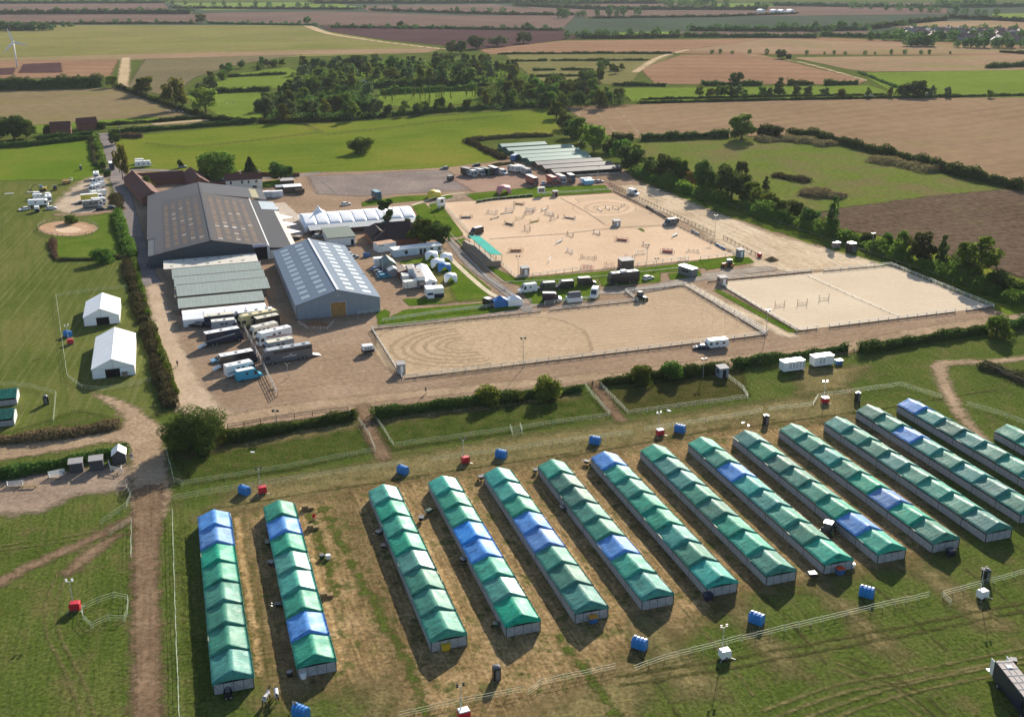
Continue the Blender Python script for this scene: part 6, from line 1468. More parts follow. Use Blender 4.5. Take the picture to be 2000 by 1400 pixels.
# arena fences
fence('white rail fence on the left side of the main arena',[(858,393),(900,437),(945,483),(1010,545)])
fence('white rail fence along the near side of the main arena, left part',[(1010,545),(1070,537),(1134,528)]); fence('white rail fence along the near side of the main arena, behind the brown hut',[(1200,527),(1260,518),(1345,507)]); fence('white rail fence along the near side of the main arena, right corner',[(1368,507),(1465,496)])
fence('white rail fence with dark advertising boards along the far side of the main arena',[(930,397),(960,392),(1040,384)],board=CK,boards_up=(.1,.9)); fence('white rail fence along the far side of the main arena, right part',[(1060,381),(1120,378),(1200,372)]); fence('white rail fence left of the gap at the far side of the main arena',[(838,402),(870,395),(915,385)])
fence('low board fence on the right side of the main arena',[(1198,374),(1262,405),(1302,432),(1390,476)],m=pw,h=.9,rails=(.85,),board=kick); fence('low board fence right of the gap at the main arena corner',[(1388,474),(1442,501)],m=pw,h=.9,rails=(.85,),board=kick)
for p,l,m_ in (((1262,404,1301,427),'dark advertising board on the right side of the main arena',CK),((1350,452,1366,461),'blue advertising board, upper of two on the main arena side',CB),((1398,479,1416,489),'blue advertising board, lower of two on the main arena side',CB)):
    A,B=G(p[0],p[1]),G(p[2],p[3]); d=B-A; t=thing('advertising_board',l,'board',A,math.atan2(d.y,d.x)); MB().box(0,d.length,-.1,-.02,.1,1.0,m_).build('face',t); MB().box(d.length*.4,d.length*.6,-.14,-.1,.4,.7,CW).build('marking',t); MB().box(0,.08,-.02,.06,0,1.1,pw).box(d.length-.08,d.length,-.02,.06,0,1.1,pw).build('post',t)
fence('brown post and rail fence beside the gravel strip, upper part',[(1190,361),(1290,410),(1396,460)],m=brw,h=1.3); fence('brown post and rail fence beside the gravel strip, lower part',[(1413,466),(1484,504)],m=brw,h=1.3)
fence('white rail fence with dark kickboard on the near side of the warm-up arena',[(49,241.6),(100,241.6),(151.4,241.6)],grid=True,board=kick); fence('white rail fence with dark kickboard on the left side of the warm-up arena',[(48.4,241.6),(48.2,281.4)],grid=True,board=kick)
fence('white rail fence on the far side of the warm-up arena, left of the gate',[(48.3,281.6),(99,281.3)],grid=True,board=kick); fence('white double rail fence beside the van lawn, right of the gate',[(102,281.4),(130.6,281.4)],grid=True,board=kick); fence('white rail fence stepping back at the warm-up arena corner',[(130.8,281.6),(130.8,288),(131,291.8),(151.4,291.8)],grid=True,board=kick)
fence('white rail fence on the right side of the warm-up arena',[(151.6,291.6),(151.6,241.8)],grid=True,board=kick); fence('outer white rail fence on the grass beside the warm-up arena',[(153,290),(153,243)],grid=True)
fence('white rail fence between the lawn and the warm-up arena',[(748,630),(850,615),(950,603),(1038,592)]); fence('white rail fence in front of the vans, near side',[(1064,596),(1120,590),(1168,584)]); fence('low white kerb rail beside the show office path',[(880,470),(955,548),(1022,592)],h=.5,rails=(.45,),sp=6); fence('low white kerb rail below the main arena lawn',[(985,553),(1100,548),(1180,541),(1345,523)],h=.5,rails=(.45,),sp=6); fence('low white kerb rail along the grandstand path',[(880,458),(930,510),(985,553)],h=.5,rails=(.45,),sp=6)
fence('white rail fence on the left side of the collecting ring',[(163,288),(162,265),(161.5,242)],grid=True,board=kick); fence('white rail fence on the near side of the collecting ring, left stub',[(161.5,241.6),(168,241.6)],grid=True,board=kick); fence('white rail fence on the near side of the collecting ring, middle',[(172,241.6),(195,241.6),(215,241.6)],grid=True,board=kick); fence('white rail fence on the near side of the collecting ring, right stub',[(219,241.6),(229,241.6)],grid=True,board=kick)
fence('white rail fence on the right side of the collecting ring',[(229,241.8),(229,290.6)],grid=True,board=kick); fence('white rail fence on the far side of the collecting ring, right part',[(229,290.8),(203,291.5)],grid=True,board=kick); fence('white rail fence on the far side of the collecting ring, left part',[(199,292.5),(161,293.5)],grid=True,board=kick)
fence('row of low white rails dividing the collecting ring',[(1578,540),(1665,580),(1757,620)],h=.55,rails=(.5,),sp=4)
fence('row of low poles dividing the main arena across',[(958,468),(1100,458),(1206,446),(1300,441)],h=.4,rails=(.35,),sp=5,m=pw); fence('row of low poles dividing off the far corner of the main arena',[(1095,388),(1140,412),(1180,438)],h=.4,rails=(.35,),sp=4,m=pw)
fence('brown post and rail fence along the lane, behind the clipped hedge',[(445,838),(540,822),(680,804)],m=brw,h=1.2,sp=4); fence('tall galvanised rail fence dividing the parked lorries',[(474,640),(508,706),(542,775)],m=paint('fence_pale_steel',(.42,.37,.33),.6),h=1.9,rails=(1.85,1.45,1.0,.55),sp=3)
fence('dark timber rails beside the brown thicket at the right edge',[(1920,718),(1960,735),(2030,765)],m=brw,h=1.5,rails=(1.4,.9,.4)); fence('wire and post fence below the tree line',[(1240,336),(1380,388),(1560,452),(1700,498),(1860,552),(2010,604)],m=pw,h=1.2,rails=(1.1,),sp=6,rt_=.03)
fence('pole fence round the sand pen',[(133+60*math.cos(k*.55+.1),447+17*math.sin(k*.55+.1)) for k in range(12)],m=pw,h=1.3,rails=(1.2,.6),sp=3)
fence('post and rail fence across the bright meadow, lower left',[(285,283),(360,290),(430,285),(620,262)],m=brw,h=1.2,sp=5); fence('post and rail fence across the bright meadow, right',[(640,265),(760,252),(850,240),(1000,228)],m=brw,h=1.2,sp=5); fence('thin post fence before the poplars, left',[(598,245),(635,263)],m=brw,h=1.1,sp=5); fence('thin post fence along the paddock top left',[(230,250),(300,238),(400,226)],m=pw,h=1.1,sp=6)
fence('white rail fence before the brown roofed hut',[(1120,347),(1210,341)],h=1.2)
fence('white rails beside the doorway of the silver barn',[(700,616),(741,610)],h=1.1,sp=2); fence('low rail fence round the muck heap by the silver barn',[(584,634),(600,645),(640,646),(652,632)],m=paint('fence_pale_steel',(.42,.37,.33),.6),h=1.2,sp=2)
fence('rail along the tarmac kerb of the upper hardstanding',[(617,345),(660,380)],m=whf,h=.3,rails=(.22,),sp=6)

# show jumps
poleW, poleR, poleB_, poleY, poleO, poleN = (paint('jump_'+n, c, .5) for n, c in (('white',(.72,.70,.66)),('red',(.45,.12,.09)),('brown',(.14,.08,.06)),('yellow',(.60,.46,.12)),('orange',(.52,.24,.10)),('navy',(.06,.07,.14))))
def jump(lab, a, b, m1, m2, h=1.15, wh=1.7, fill=None, poles=3, spread=0, wing=1.):
    A, B = G(*a), G(*b); d = B-A; L = d.length; t = thing('show_jump', lab, 'show jump', A, math.atan2(d.y, d.x), 'show jumps')
    for x, sg in ((0, -1), (L, 1)):
        mb = MB()
        if wing:
            x1 = x+sg*.75*wing; mb.bar((x,0,0),(x,0,wh),.12,m1).bar((x1,0,0),(x1,0,wh*.85),.1,m1)
            for k in range(4): z = .25+k*wh*.21; mb.bar((x,0,z),(x1,0,z),.09,m1)
            mb.bar((x,-.45,.04),(x,.45,.04),.12,m1).bar((x1,-.45,.04),(x1,.45,.04),.12,m1)
        else: mb.bar((x,0,0),(x,0,wh),.12,m1).bar((x,-.3,.04),(x,.3,.04),.12,m1)
        mb.build('wing', t)
    for s in range(2 if spread else 1):
        y = s*spread
        for k in range(poles):
            z = h*(k+1)/poles; mb = MB(); n = 5
            for q in range(n): mb.cyl((L*q/n,y,z),(L*(q+1)/n,y,z),.07,.07,(m2,poleW)[q%2],6)
            mb.build('pole', t)
    if fill: MB().box(.15,L-.15,-.08,.08,0,h*.75,fill).build('filler', t)
    return t
def zq(p, s=5.556, o=(880,360)): return (o[0]+p[0]/s, o[1]+p[1]/s)
for a,b,m1,m2,kw,l in (((112,372),(220,370),poleB_,poleN,dict(fill=poleN,h=1.),'dark walled jump nearest the left rail of the main arena'),((412,318),(492,325),poleN,poleW,dict(wh=2),'jump with tall dark posts in the left of the main arena'),((605,296),(685,278),poleN,poleW,dict(wh=2),'tall posted jump right of the dark posted one'),((560,330),(665,314),poleB_,poleW,dict(h=.4,wh=.6),'row of poles lying low before the tall posted jump'),
 ((700,220),(788,228),poleB_,poleO,dict(fill=poleO,h=1.),'orange filled jump nearest the advertising boards'),((442,388),(512,368),poleB_,poleB_,dict(h=.6,wh=.8),'low brown jump left of the middle of the far ring'),((597,435),(675,452),poleB_,poleW,dict(fill=poleB_,h=1.1),'brown filled jump in the middle of the far ring'),((712,392),(788,370),poleY,poleY,dict(),'yellow jump in the middle of the far ring'),
 ((868,425),(952,402),poleY,poleY,dict(fill=poleY,h=.9),'second yellow jump, filled, nearer the dividing poles'),((828,295),(908,295),poleN,poleW,dict(wh=2,spread=1.2),'wide spread jump in the centre of the far ring'),((812,338),(893,316),poleN,poleR,dict(),'red and white jump touching the wide spread'),((992,298),(1050,272),poleB_,poleW,dict(fill=poleW,h=.7),'white filled jump right of the wide spread'),
 ((1035,330),(1108,348),poleB_,poleW,dict(spread=1.),'spread jump right of the red and white one'),((1087,398),(1163,372),poleN,poleO,dict(),'orange poled jump right of the second yellow one'),((1240,370),(1340,384),poleN,poleN,dict(fill=poleB_,h=.8),'dark filled jump at the right of the far ring'),((808,500),(858,512),poleB_,poleW,dict(wh=2.4,wing=.6),'narrow jump with very tall posts by the dividing poles'),
 ((1272,552),(1325,572),poleB_,poleO,dict(wing=.7),'narrow brown jump just below the dividing poles'),((1558,532),(1612,550),poleB_,poleW,dict(wing=.7,spread=1.),'narrow brown spread jump left of the arena hut'),((1152,652),(1208,622),poleW,poleW,dict(fill=poleW,h=.9),'white filled jump in the near ring'),((1270,730),(1322,752),poleW,poleN,dict(wing=.6),'small pale jump below the white filled one'),
 ((1432,805),(1562,815),poleB_,poleB_,dict(h=.8,poles=2),'long low jump in the near ring'),((1062,858),(1092,815),poleW,poleW,dict(wing=.4,fill=poleW,h=1.2),'narrow white jump set end on near the brown hut'),((645,735),(768,732),poleO,poleO,dict(h=1.3,fill=poleO),'orange jump beside the grandstand'),((1440,918),(1525,926),poleR,poleR,dict(h=1.2,spread=1.),'pink red spread jump by the near gate'),((1690,898),(1750,902),poleR,poleW,dict(wh=2),'pink red jump left of the big brown hut'),
 ((1802,612),(1915,622),poleB_,poleR,dict(h=1.3,fill=poleR),'red filled jump right of middle in the near ring')):
    jump(l, zq(a), zq(b), m1, m2, **kw)
o2=((1180,420),)
for a,b,m1,m2,kw,l in (((512,398),(572,422),poleN,poleO,dict(wing=.7),'dark posted jump between the two red ones'),((757,490),(888,502),poleB_,poleR,dict(h=1.4,fill=poleR,spread=1.),'wide red spread jump at the right of the near ring'),((893,292),(950,264),poleW,poleW,dict(fill=poleW,h=1.),'white filled jump below the grey van'),((432,512),(510,506),poleW,poleW,dict(),'white jump behind the big brown hut'),((1090,478),(1232,488),poleW,poleN,dict(h=.8,poles=2,wing=.5),'long pale jump near the right rail'),((988,598),(1062,602),poleW,poleR,dict(),'pale pink jump at the near right gate'),((292,582),(370,588),poleN,poleW,dict(wh=2.2),'tall dark posted jump hidden behind the big brown hut'),):
    jump(l, zq(a,6.667,(1180,420)), zq(b,6.667,(1180,420)), m1, m2, **kw)
for a,b,l in (((1600,275),(1640,298),'low jump left in the schooling corner of the main arena'),((1682,262),(1722,282),'low jump second from the left in the schooling corner'),((1762,262),(1822,284),'low jump third in the schooling corner'),((1852,252),(1882,240),'posted jump right in the schooling corner')): jump(l, zq(a), zq(b), poleB_, poleW, h=.7, wh=1.3, wing=.4, poles=2)
for a,b,l in (((967,802),(1060,792),'left of three thin jumps in the collecting ring'),((1187,782),(1280,774),'middle one of three thin jumps in the collecting ring'),((1397,738),(1493,728),'right of three thin jumps in the collecting ring')): jump(l, zq(a,5,(1320,440)), zq(b,5,(1320,440)), poleB_, poleO, h=.8, wh=2.1, wing=0, poles=2)

# huts, boxes, cabins
def hut(lab, p, w_, d, h, m, roofm, rot=ROW, door=None, slope=.25, win=True, z=0, name='hut', cat='hut'):
    t = thing(name, lab, cat, G(*p)+Vector((0,0,z)), rot)
    MB().prism([(-w_/2,0),(w_/2,0),(w_/2,h),(-w_/2,h)], 0, d, m).build('wall', t)
    MB().prismy([(-.2,h+.02),(d+.2,h+slope),(d+.2,h+slope+.1),(-.2,h+.12)], -w_/2-.15, w_/2+.15, roofm).build('roof', t)
    if door: MB().box(-w_*.15, w_*.2, -.05, .02, .1, h*.85, door).build('door', t)
    if win: MB().box(-w_/2-.03, -w_/2+.02, d*.25, d*.75, h*.45, h*.8, glass).build('window', t)
    return t
hutm = paint('hut_brown', (.14,.10,.08), .85); hutp = paint('hut_pinkish', (.30,.23,.20), .85); felt = paint('felt_grey', (.28,.27,.27), .8)
hut('big brown judges hut at the near side of the main arena',(1226,528),4.4,3.6,3.3,hutm,felt); hut('small pinkish brown hut inside the bottom left corner of the main arena',(1027,539),2.6,2.4,2.6,hutp,felt,door=CW)
hut('small grey hut at the far gate of the main arena',(1086,385),2.2,2,2.4,hutp,felt,door=dark); hut('white fronted hut where the dividing poles meet in the main arena',(1206,443),2.6,2.4,2.2,paint('hut_grey',(.33,.31,.31),.8),felt,door=CW); hut('small grey hut on the grass corner by the red tractor',(1448,504),2.2,2.2,2.8,paint('hut_blue_grey',(.22,.25,.28),.8),felt,door=CW)
hut('pinkish hut at the far left corner of the collecting ring',(1414,557),2.6,2.4,2.4,hutp,felt,door=CW); hut('grey hut at the near left corner of the warm-up arena',(785,731),2.,2.,2.6,paint('hut_grey',(.33,.31,.31),.8),felt,door=CW); hut('blue grey hut with a dark doorway in the hedge',(1414,738),2.4,2.2,2.5,paint('hut_blue_grey',(.22,.25,.28),.8),felt,door=dark)
hut('grey site cabin with a white roof at the warm-up path',(1356,541),2.8,6,2.7,paint('hut_slate',(.14,.15,.16),.7),CW,rot=ROW+.35); hut('dark shed with a grey roof at the storage yard, left one of two',(150,924),2.6,2,2.2,paint('shed_dark',(.06,.06,.065),.8),felt); hut('dark shed with a grey roof at the storage yard, right one of two',(190,920),2.6,2,2.4,paint('shed_dark',(.06,.06,.065),.8),felt)
t,h_,L_=gable('small_shelter','small dark shelter with a white pitched roof at the end of the hedge','shelter',*(lambda q:(q[0]-1.3,q[0]+1.3,q[1],q[1]+3))(toab((234,905))),2.0,3.0,CW,paint('shed_dark',(.06,.06,.065),.8),.2)
t=thing('scoreboard','white electronic scoreboard hut on legs at the far side of the main arena','scoreboard',G(1058,384),ROW); MB().box(-1.6,1.6,0,1.4,1.6,4.0,CW).build('case',t); MB().box(-1.3,1.3,-.05,.02,2.0,3.6,CG).build('screen',t)
for x in (-1.4,1.4): MB().box(x-.08,x+.08,.2,.4,0,1.6,steel).build('leg',t)
t=thing('judges_tower','white scoreboard tower at the left corner of the main arena','tower',G(862,407),ROW+.5); MB().box(-1.6,1.6,-1,1,1.2,4.4,CW).build('cabin',t); MB().box(-1.2,.3,-1.06,-.98,2.6,3.9,glass).build('window',t); MB().box(-1.5,-1.3,-.8,.8,0,1.2,steel).box(1.3,1.5,-.8,.8,0,1.2,steel).build('leg',t)
def wcabin(lab,p,L,ribs,blue=0):
    t=thing('white_cabin',lab,'cabin',G(*p),ROW); MB().box(-L/2,L/2,0,2.4,.35,2.75,CW).build('body',t); MB().box(-L/2-.05,L/2+.05,-.05,2.45,2.75,2.85,pvc).build('roof',t)
    for k in range(ribs): x=-L/2+1.6+k*.95; MB().box(x,x+.5,-.04,.01,.9,2.3,gseam).build('door' if ribs>4 else 'door',t)
    for x in (-L/2+.6,L/2-.6): MB().box(x-.2,x+.2,.2,2.4,0,.35,blackm).build('support',t)
    return t
wcabin('white toilet cabin with a row of grey doors beside the hedge, the left of two',(1551,726),6.0,5); wcabin('white cabin with two grey door frames beside the hedge, the right of two',(1609,716),5.7,2)
t=thing('blue_box','blue box at the right end of the white cabin','box',G(1638,711),ROW); MB().box(-.8,.8,-.6,.6,0,1.1,CB).build('case',t); MB().box(-.85,.85,-.65,.65,1.1,1.2,CL).build('lid',t)
for p,l in (((519,387),'white storage container before the farmhouse, left of two'),((542,386),'white storage container before the farmhouse, right of two')):
    t=thing('storage_container',l,'container',G(*p),ROW+.05); MB().box(-2.6,2.6,0,2.4,.1,2.7,paint('container_white',(.60,.63,.66),.6)).build('body',t); MB().box(-2.62,2.62,-.02,2.42,2.7,2.8,CW).build('roof',t); MB().box(.02,.06,-.04,0,.2,2.6,CG).build('door_seam',t)
hut('open fronted shed with a pale sheet roof right of the containers',(573,378),8,5,3.0,wood_d,CW,door=None,win=False); hut('grey roofed shed behind the open fronted one',(562,364),6,5,2.6,wood_d,felt,win=False); hut('low dark lean-to next to the open fronted shed',(549,376),4,4,2.4,wood_d,CS,win=False)
t=thing('wagon','brown timber wagon body right of the open fronted shed','wagon',G(586,379),ROW); MB().box(-2.,2.,-1.2,1.2,.6,2.2,wood_d).box(-2.1,2.1,-.3,-.2,2.2,2.5,wood_l).build('body',t); wheels(t,(-1.2,1.2),2.3,.4)
t=thing('red_kiosk','small red kiosk with a pointed white top at the arena barn corner','kiosk',G(514,398),ROW); MB().box(-1,1,-1,1,0,1.8,paint('kiosk_red',(.42,.04,.05),.5)).build('body',t); MB().loft([[(-1.1,-1.1,1.8),(1.1,-1.1,1.8),(1.1,1.1,1.8),(-1.1,1.1,1.8)],[(-.05,-.05,2.9),(.05,-.05,2.9),(.05,.05,2.9),(-.05,.05,2.9)]],CW).build('roof',t)
t=thing('catering_trailer','white topped catering trailer on the pale apron','trailer',G(537,420),ROW+.2); MB().box(-1.3,1.3,-2,2,.5,2.9,CW).build('body',t); MB().box(-1.1,1.1,-2.05,-1.98,.9,2.2,dark).build('hatch',t); wheels(t,(-.4,.4),2.6,.3)
# sheds by the cars
t,h_,L_=gable('timber_shed','green roofed gabled shed behind the four blue cars','shed',*(lambda q:(q[0]-2.2,q[0]+2.2,q[1]-1,q[1]+6))(toab((761,530))),2.6,4.2,paint('shed_roof_green',(.12,.17,.16),.7),paint('shed_green',(.16,.21,.20),.8),.3)
t,h_,L_=gable('timber_shed','small grey shed with a pale roof beside the four cars','shed',*(lambda q:(q[0]-1.8,q[0]+1.8,q[1],q[1]+3.4))(toab((771,541))),2.2,2.9,CS,paint('shed_grey',(.30,.28,.28),.8),.2)
t,h_,L_=gable('timber_shed','reddish brown shed with a tan roof right of the grey shed','shed',*(lambda q:(q[0]-2.4,q[0]+2.4,q[1],q[1]+6.5))(toab((794,545))),2.5,3.2,paint('shed_roof_tan',(.34,.26,.20),.8),paint('shed_brown',(.15,.065,.04),.8),.2)
t=thing('box_cabin','white box cabin behind the rear blue car','cabin',G(740,519),ROW); MB().box(-1.7,1.7,-1.2,1.2,.2,2.8,CW).build('body',t); MB().box(-1.75,1.75,-1.25,1.25,2.8,2.9,pvc).build('roof',t)
for p,l,q in (((716,502),'blue lidded wheeled bin pair beside the parked cars',CB),((816,524),'dark navy bin on the lawn edge by the brown shed',CN)):
    t=thing('large_bin',l,'bin',G(*p),ROW); MB().box(-1.2,1.2,-.7,.7,.15,1.4,q).build('bin_body',t); MB().prismy([(-.75,1.4),(.75,1.4),(0,1.7)],-1.2,1.2,q).build('lid',t)
for p,l,q in (((804,525),'flat trailer with a grey green cover behind the brown shed',CS),((808,533),'dark car with a pale roof behind the brown shed',CK)):
    car(l,p,(p[0]+12,p[1]-2),q,4,cat='car')
# dome tents and gazebos
def dome(lab, p, r, m, h=2.9, cat='dome tent', grp='dome tents on the lawn'):
    t = thing('dome_tent', lab, cat, G(*p), ROW+.6, grp); mb = MB()
    n, k = 32, 8; V = []
    for j in range(k+1):
        f = j/k; ph = f*math.pi/2
        for i in range(n):
            a = 2*math.pi*i/n; leg = abs(math.cos(2*a))**2.2            # four legs, four arched openings
            zb = h*.7*(1-leg); z = zb+(h-zb)*math.sin(ph)**1.0; rr = r*(1-.18*(1-leg))*math.cos(ph)**.75
            V.append((rr*math.cos(a), rr*math.sin(a), z))
    mb.v = V; mi = mb.mi(m)
    for j in range(k):
        for i in range(n): q=(i+1)%n; mb.f.append([j*n+i,j*n+q,(j+1)*n+q,(j+1)*n+i]); mb.m.append(mi)
    mb.build('canopy', t, smooth=True)
    t2 = MB()
    for i in range(4): a=i*math.pi/2; t2.bar((r*math.cos(a),r*math.sin(a),0),(r*1.0*math.cos(a),r*math.sin(a),.5),.08,steel)
    t2.build('peg', t); return t
tb = paint('tent_blue', (.04,.16,.42), .5)
dome('white dome tent nearest the long cabin',(843,506),2.8,pvc); dome('white dome tent at the edge of the concrete path',(872,510),2.6,pvc); dome('white dome tent just behind the blue one',(855,521),2.9,pvc); dome('blue dome tent among the white ones',(868,529),2.7,tb); dome('white dome tent standing alone nearest on the lawn',(880,550),2.6,pvc)
dome('yellow dome umbrella tent at the lawn left of the main arena',(848,387),3.6,paint('tent_yellow',(.60,.46,.04),.5),3.6,grp=None); dome('pink and white dome frame tent behind the advertising boards',(984,378),3.8,paint('tent_pink',(.55,.20,.22),.5),3.8,grp=None)
for p,l,m_ in (((976,598),'deep blue pop-up gazebo with a peaked roof',tb),((1003,596),'white pop-up gazebo with a peaked roof, beside the blue one',pvc)):
    t=thing('gazebo',l,'gazebo',G(*p),ROW); q=[(-2.2,-1.6),(2.2,-1.6),(2.2,1.6),(-2.2,1.6)]; MB().loft([[(x,y,2.1) for x,y in q],[(x*.45,y*.45,2.75) for x,y in q],[(x*.02,y*.02,3.5) for x,y in q]],m_).build('roof',t)
    MB().box(-2.15,2.15,-1.57,-1.52,0,2.1,m_).box(-2.15,-2.1,-1.5,1.5,0,2.1,m_).box(2.1,2.15,-1.5,1.5,0,2.1,m_).build('wall',t)
    for x,y in q: MB().box(x-.04,x+.04,y-.04,y+.04,0,2.1,steel).build('leg',t)
van('dark horse van beside the blue gazebo',(957,598),(966,601),CK,4.6,2.4,CW)
# water tanks
tkb = paint('tank_blue', (.025,.19,.50), .4, .5)
def tank_proto():
    t = thing('water_tank','ribbed blue water tank','water tank'); 
    for k in range(4):
        y0=-1.05+k*.53; r=[[(x*s,y,z*s if z>.3 else z) for x,z in ((-.62,0),(.62,0),(.68,.5),(.66,1.2),(.45,1.5),(0,1.6),(-.45,1.5),(-.66,1.2),(-.68,.5))] for y,s in ((y0,.90),(y0+.1,1.0),(y0+.42,1.0),(y0+.52,.90))]
        MB().loft(r,tkb).build('rib',t,smooth=False)
    MB().cyl((0,.75,1.5),(0,.75,1.68),.17,.17,blackm,10).build('cap',t); return t
tank=None
for p,l in (((588,1398),'blue ribbed water tank at the bottom edge with a person beside it'),((1249,1264),'blue ribbed water tank just behind the barrier run, left of the white lighting tower'),((1477,1215),'blue ribbed water tank left of the gap between two barrier runs'),((1692,1163),'blue ribbed water tank in front of the row with the red topped bin'),((787,924),'blue ribbed water tank by the far end of the third stable row'),
    ((979,893),'blue ribbed water tank right of the middle red tower'),((1162,866),'blue ribbed water tank above the row that starts blue'),((1328,843),'blue ribbed water tank right of the red tower near the second field path'),((478,964),'blue ribbed water tank beside a red tower at the second stable row'),((133,657),'blue ribbed water tank by the white marquees')):
    if tank is None: tank=tank_proto(); tank['label']=l; tank['group']='blue water tanks'; tank.location=G(*p); tank.rotation_euler=(0,0,ROW+.75); tank.scale=(1.1,1.1,1.1)
    else: copytree(tank,l,G(*p),ROW+.75+rnd.uniform(-.15,.1))
# lighting towers
redm = paint('tower_red', (.50,.02,.035), .4); mastm = paint('mast_grey', (.40,.42,.40), .5)
def tower(lab, p, m, top, dark_head=False, hm=5.2):
    t = thing('lighting_tower', lab, 'lighting tower', G(*p), ROW+rnd.uniform(-.2,.2), 'mobile lighting towers')
    MB().box(-.8,.8,-.6,.6,.25,1.35,m).prism([(-.8,1.35),(.8,1.35),(.7,1.5),(-.7,1.5)],-.55,.55,top).build('cabinet',t); wheels(t,(0,),1.3,.25,.15)
    for k in range(6): MB().cyl((-.3,.3,1.4+k*(hm-1.4)/6),(-.3,.3,1.4+(k+.98)*(hm-1.4)/6),.075-.006*k,.07-.006*k,(mastm,CW)[k%2],6).build('mast',t)
    h=MB(); hm_=CK if dark_head else CW
    for x in (-.45,.45):
        for z in (0,.3): h.box(-.3+x-.15,-.3+x+.15,.18,.42,hm+z,hm+z+.2,hm_)
    h.bar((-.85,.3,hm),(.25,.3,hm),.08,mastm); h.build('lamp_head',t)
    MB().bar((-.8,-.6,.2),(-1.3,-1.,.05),.07,steel).bar((.8,-.6,.2),(1.3,-1.,.05),.07,steel).bar((.8,.6,.2),(1.3,1.,.05),.07,steel).build('outrigger',t); return t
for p,m_,tp,dk,l in (((148,1191),redm,redm,0,'red lighting tower beside the ring of barrier panels'),((513,963),redm,redm,1,'red lighting tower beside a blue tank at the second stable row'),((909,904),redm,redm,1,'red lighting tower on the middle barrier line, with its mast head dark'),((1289,850),redm,CW,0,'red lighting tower with a white top near the second field path'),((1611,787),redm,CW,0,'red lighting tower with a white top at the right barrier step'),((138,672),redm,redm,0,'red lighting tower by the pasture marquees'),((906,1402),redm,CW,1,'red lighting tower at the bottom edge with dark lamps'),((1415,1284),CW,CW,1,'white lighting tower in front of the long barrier run'),((1918,1167),CW,CW,1,'white lighting tower with a long shadow at the right')):
    tower(l,p,m_,tp,dk)
def floodlight(lab,p,ptop,heads=2,dk=True):
    h=hgt(p[0],p[1],ptop); t=thing('floodlight',lab,'floodlight',G(*p),rnd.uniform(-.3,.3)); MB().cyl((0,0,0),(0,0,h),.09,.06,steel,8).build('pole',t)
    mb=MB().bar((-.55,0,h),(.55,0,h),.08,steel)
    for x in (-.5,.5): mb.box(x-.25,x+.25,-.25,.2,h-.1,h+.35,CK if dk else CG)
    mb.build('lamp',t)
for p,tp,l in (((541,838),803,'floodlight pole with two dark lamps behind the lane fence'),((1022,718),661,'floodlight pole on the near rail of the warm-up arena'),((1496,654),607,'floodlight pole at the corner between two arenas'),((1012,541),501,'floodlight pole in the bottom left corner of the main arena'),((1396,462),422,'floodlight pole beside the gravel strip'),((1283,402),372,'floodlight pole at the far end of the gravel strip'),((1373,737),702,'floodlight pole with dark lamps in the hedge by the caravan lane'),((1702,492),457,'pale lamp pole in the tree line right of the black tank'),((1263,520),478,'lamp pole beside the big brown hut'),((1282,523),505,'short lamp post on the near side of the main arena'),((563,738),712,'thin lamp pole in the lorry yard'),((748,540),480,'white flag pole in front of the long cabin'),((1168,350),325,'lamp pole in front of the brown roofed huts'),((235,262),247,'lamp post at the road mouth')): floodlight(l,p,tp)
def tube(lab,p,r,h,m,top=None,name='portable_toilet',cat='portable toilet',group='black portable toilets'):
    t=thing(name,lab,cat,G(*p),ROW,group); rr=[[(r*s*math.copysign(abs(math.cos(q*math.pi/8))**.6,math.cos(q*math.pi/8)),r*s*math.copysign(abs(math.sin(q*math.pi/8))**.6,math.sin(q*math.pi/8)),z) for q in range(16)] for z,s in ((0,.96),(.1,1),(h*.92,1),(h,.86))]
    MB().loft(rr,m).build('cabin',t); MB().box(-r*.5,r*.5,-r*1.03,-r*.98,.15,h*.85,CG).build('door',t); MB().loft([[(x*.9,y*.9,z) for x,y,z in rr[3]],[(x*.4,y*.4,h+.2) for x,y,z in rr[3]]],top or CG).build('roof',t); return t
tube('black portable toilet standing alone before the middle rows',(970,1325),.62,2.2,CK); tube('black portable toilet behind the white lighting tower at the right',(1924,1133),.62,2.2,CK); tube('black portable toilet above the tenth stable row',(1495,828),.62,2.2,CK,CW); tube('black portable toilet beside the red tower at the right barrier step',(1674,783),.62,2.2,CK,CW); tube('black portable toilet in the left barrier pen',(91,789),.62,2.1,CK); tube('dark portable toilet on the edge of the lush left field',(158,332),.62,2.2,CE,CW)
tube('big round black water tank beside the tree line',(1662,492),1.7,3.4,CK,CW,'storage_tank','tank',None)
t=thing('generator_box','grey generator box left of the big black tank','generator',G(1632,484),ROW); MB().box(-1.3,1.3,-.9,.9,.1,2.0,hutp).build('case',t); MB().box(-1.35,1.35,-.95,.95,2.0,2.1,CS).build('lid',t)
for (x,y),l in (((1276,354),'white wrapped bales under the dark trees, left group, first'),((1284,356),'white wrapped bales under the dark trees, left group, second'),((1295,359),'white wrapped bales under the dark trees, left group, third'),((1350,378),'white wrapped bales under the yellow tree, first'),((1358,382),'white wrapped bales under the yellow tree, second'),((1369,385),'white wrapped bales under the yellow tree, third'),((1721,499),'white wrapped bale on the grass right of the black tank')):
    t=thing('wrapped_bale',l,'bale',G(x,y),rnd.uniform(0,3)); MB().cyl((-1.1,0,.6),(1.1,0,.6),.6,.6,CW,12).build('wrap',t)
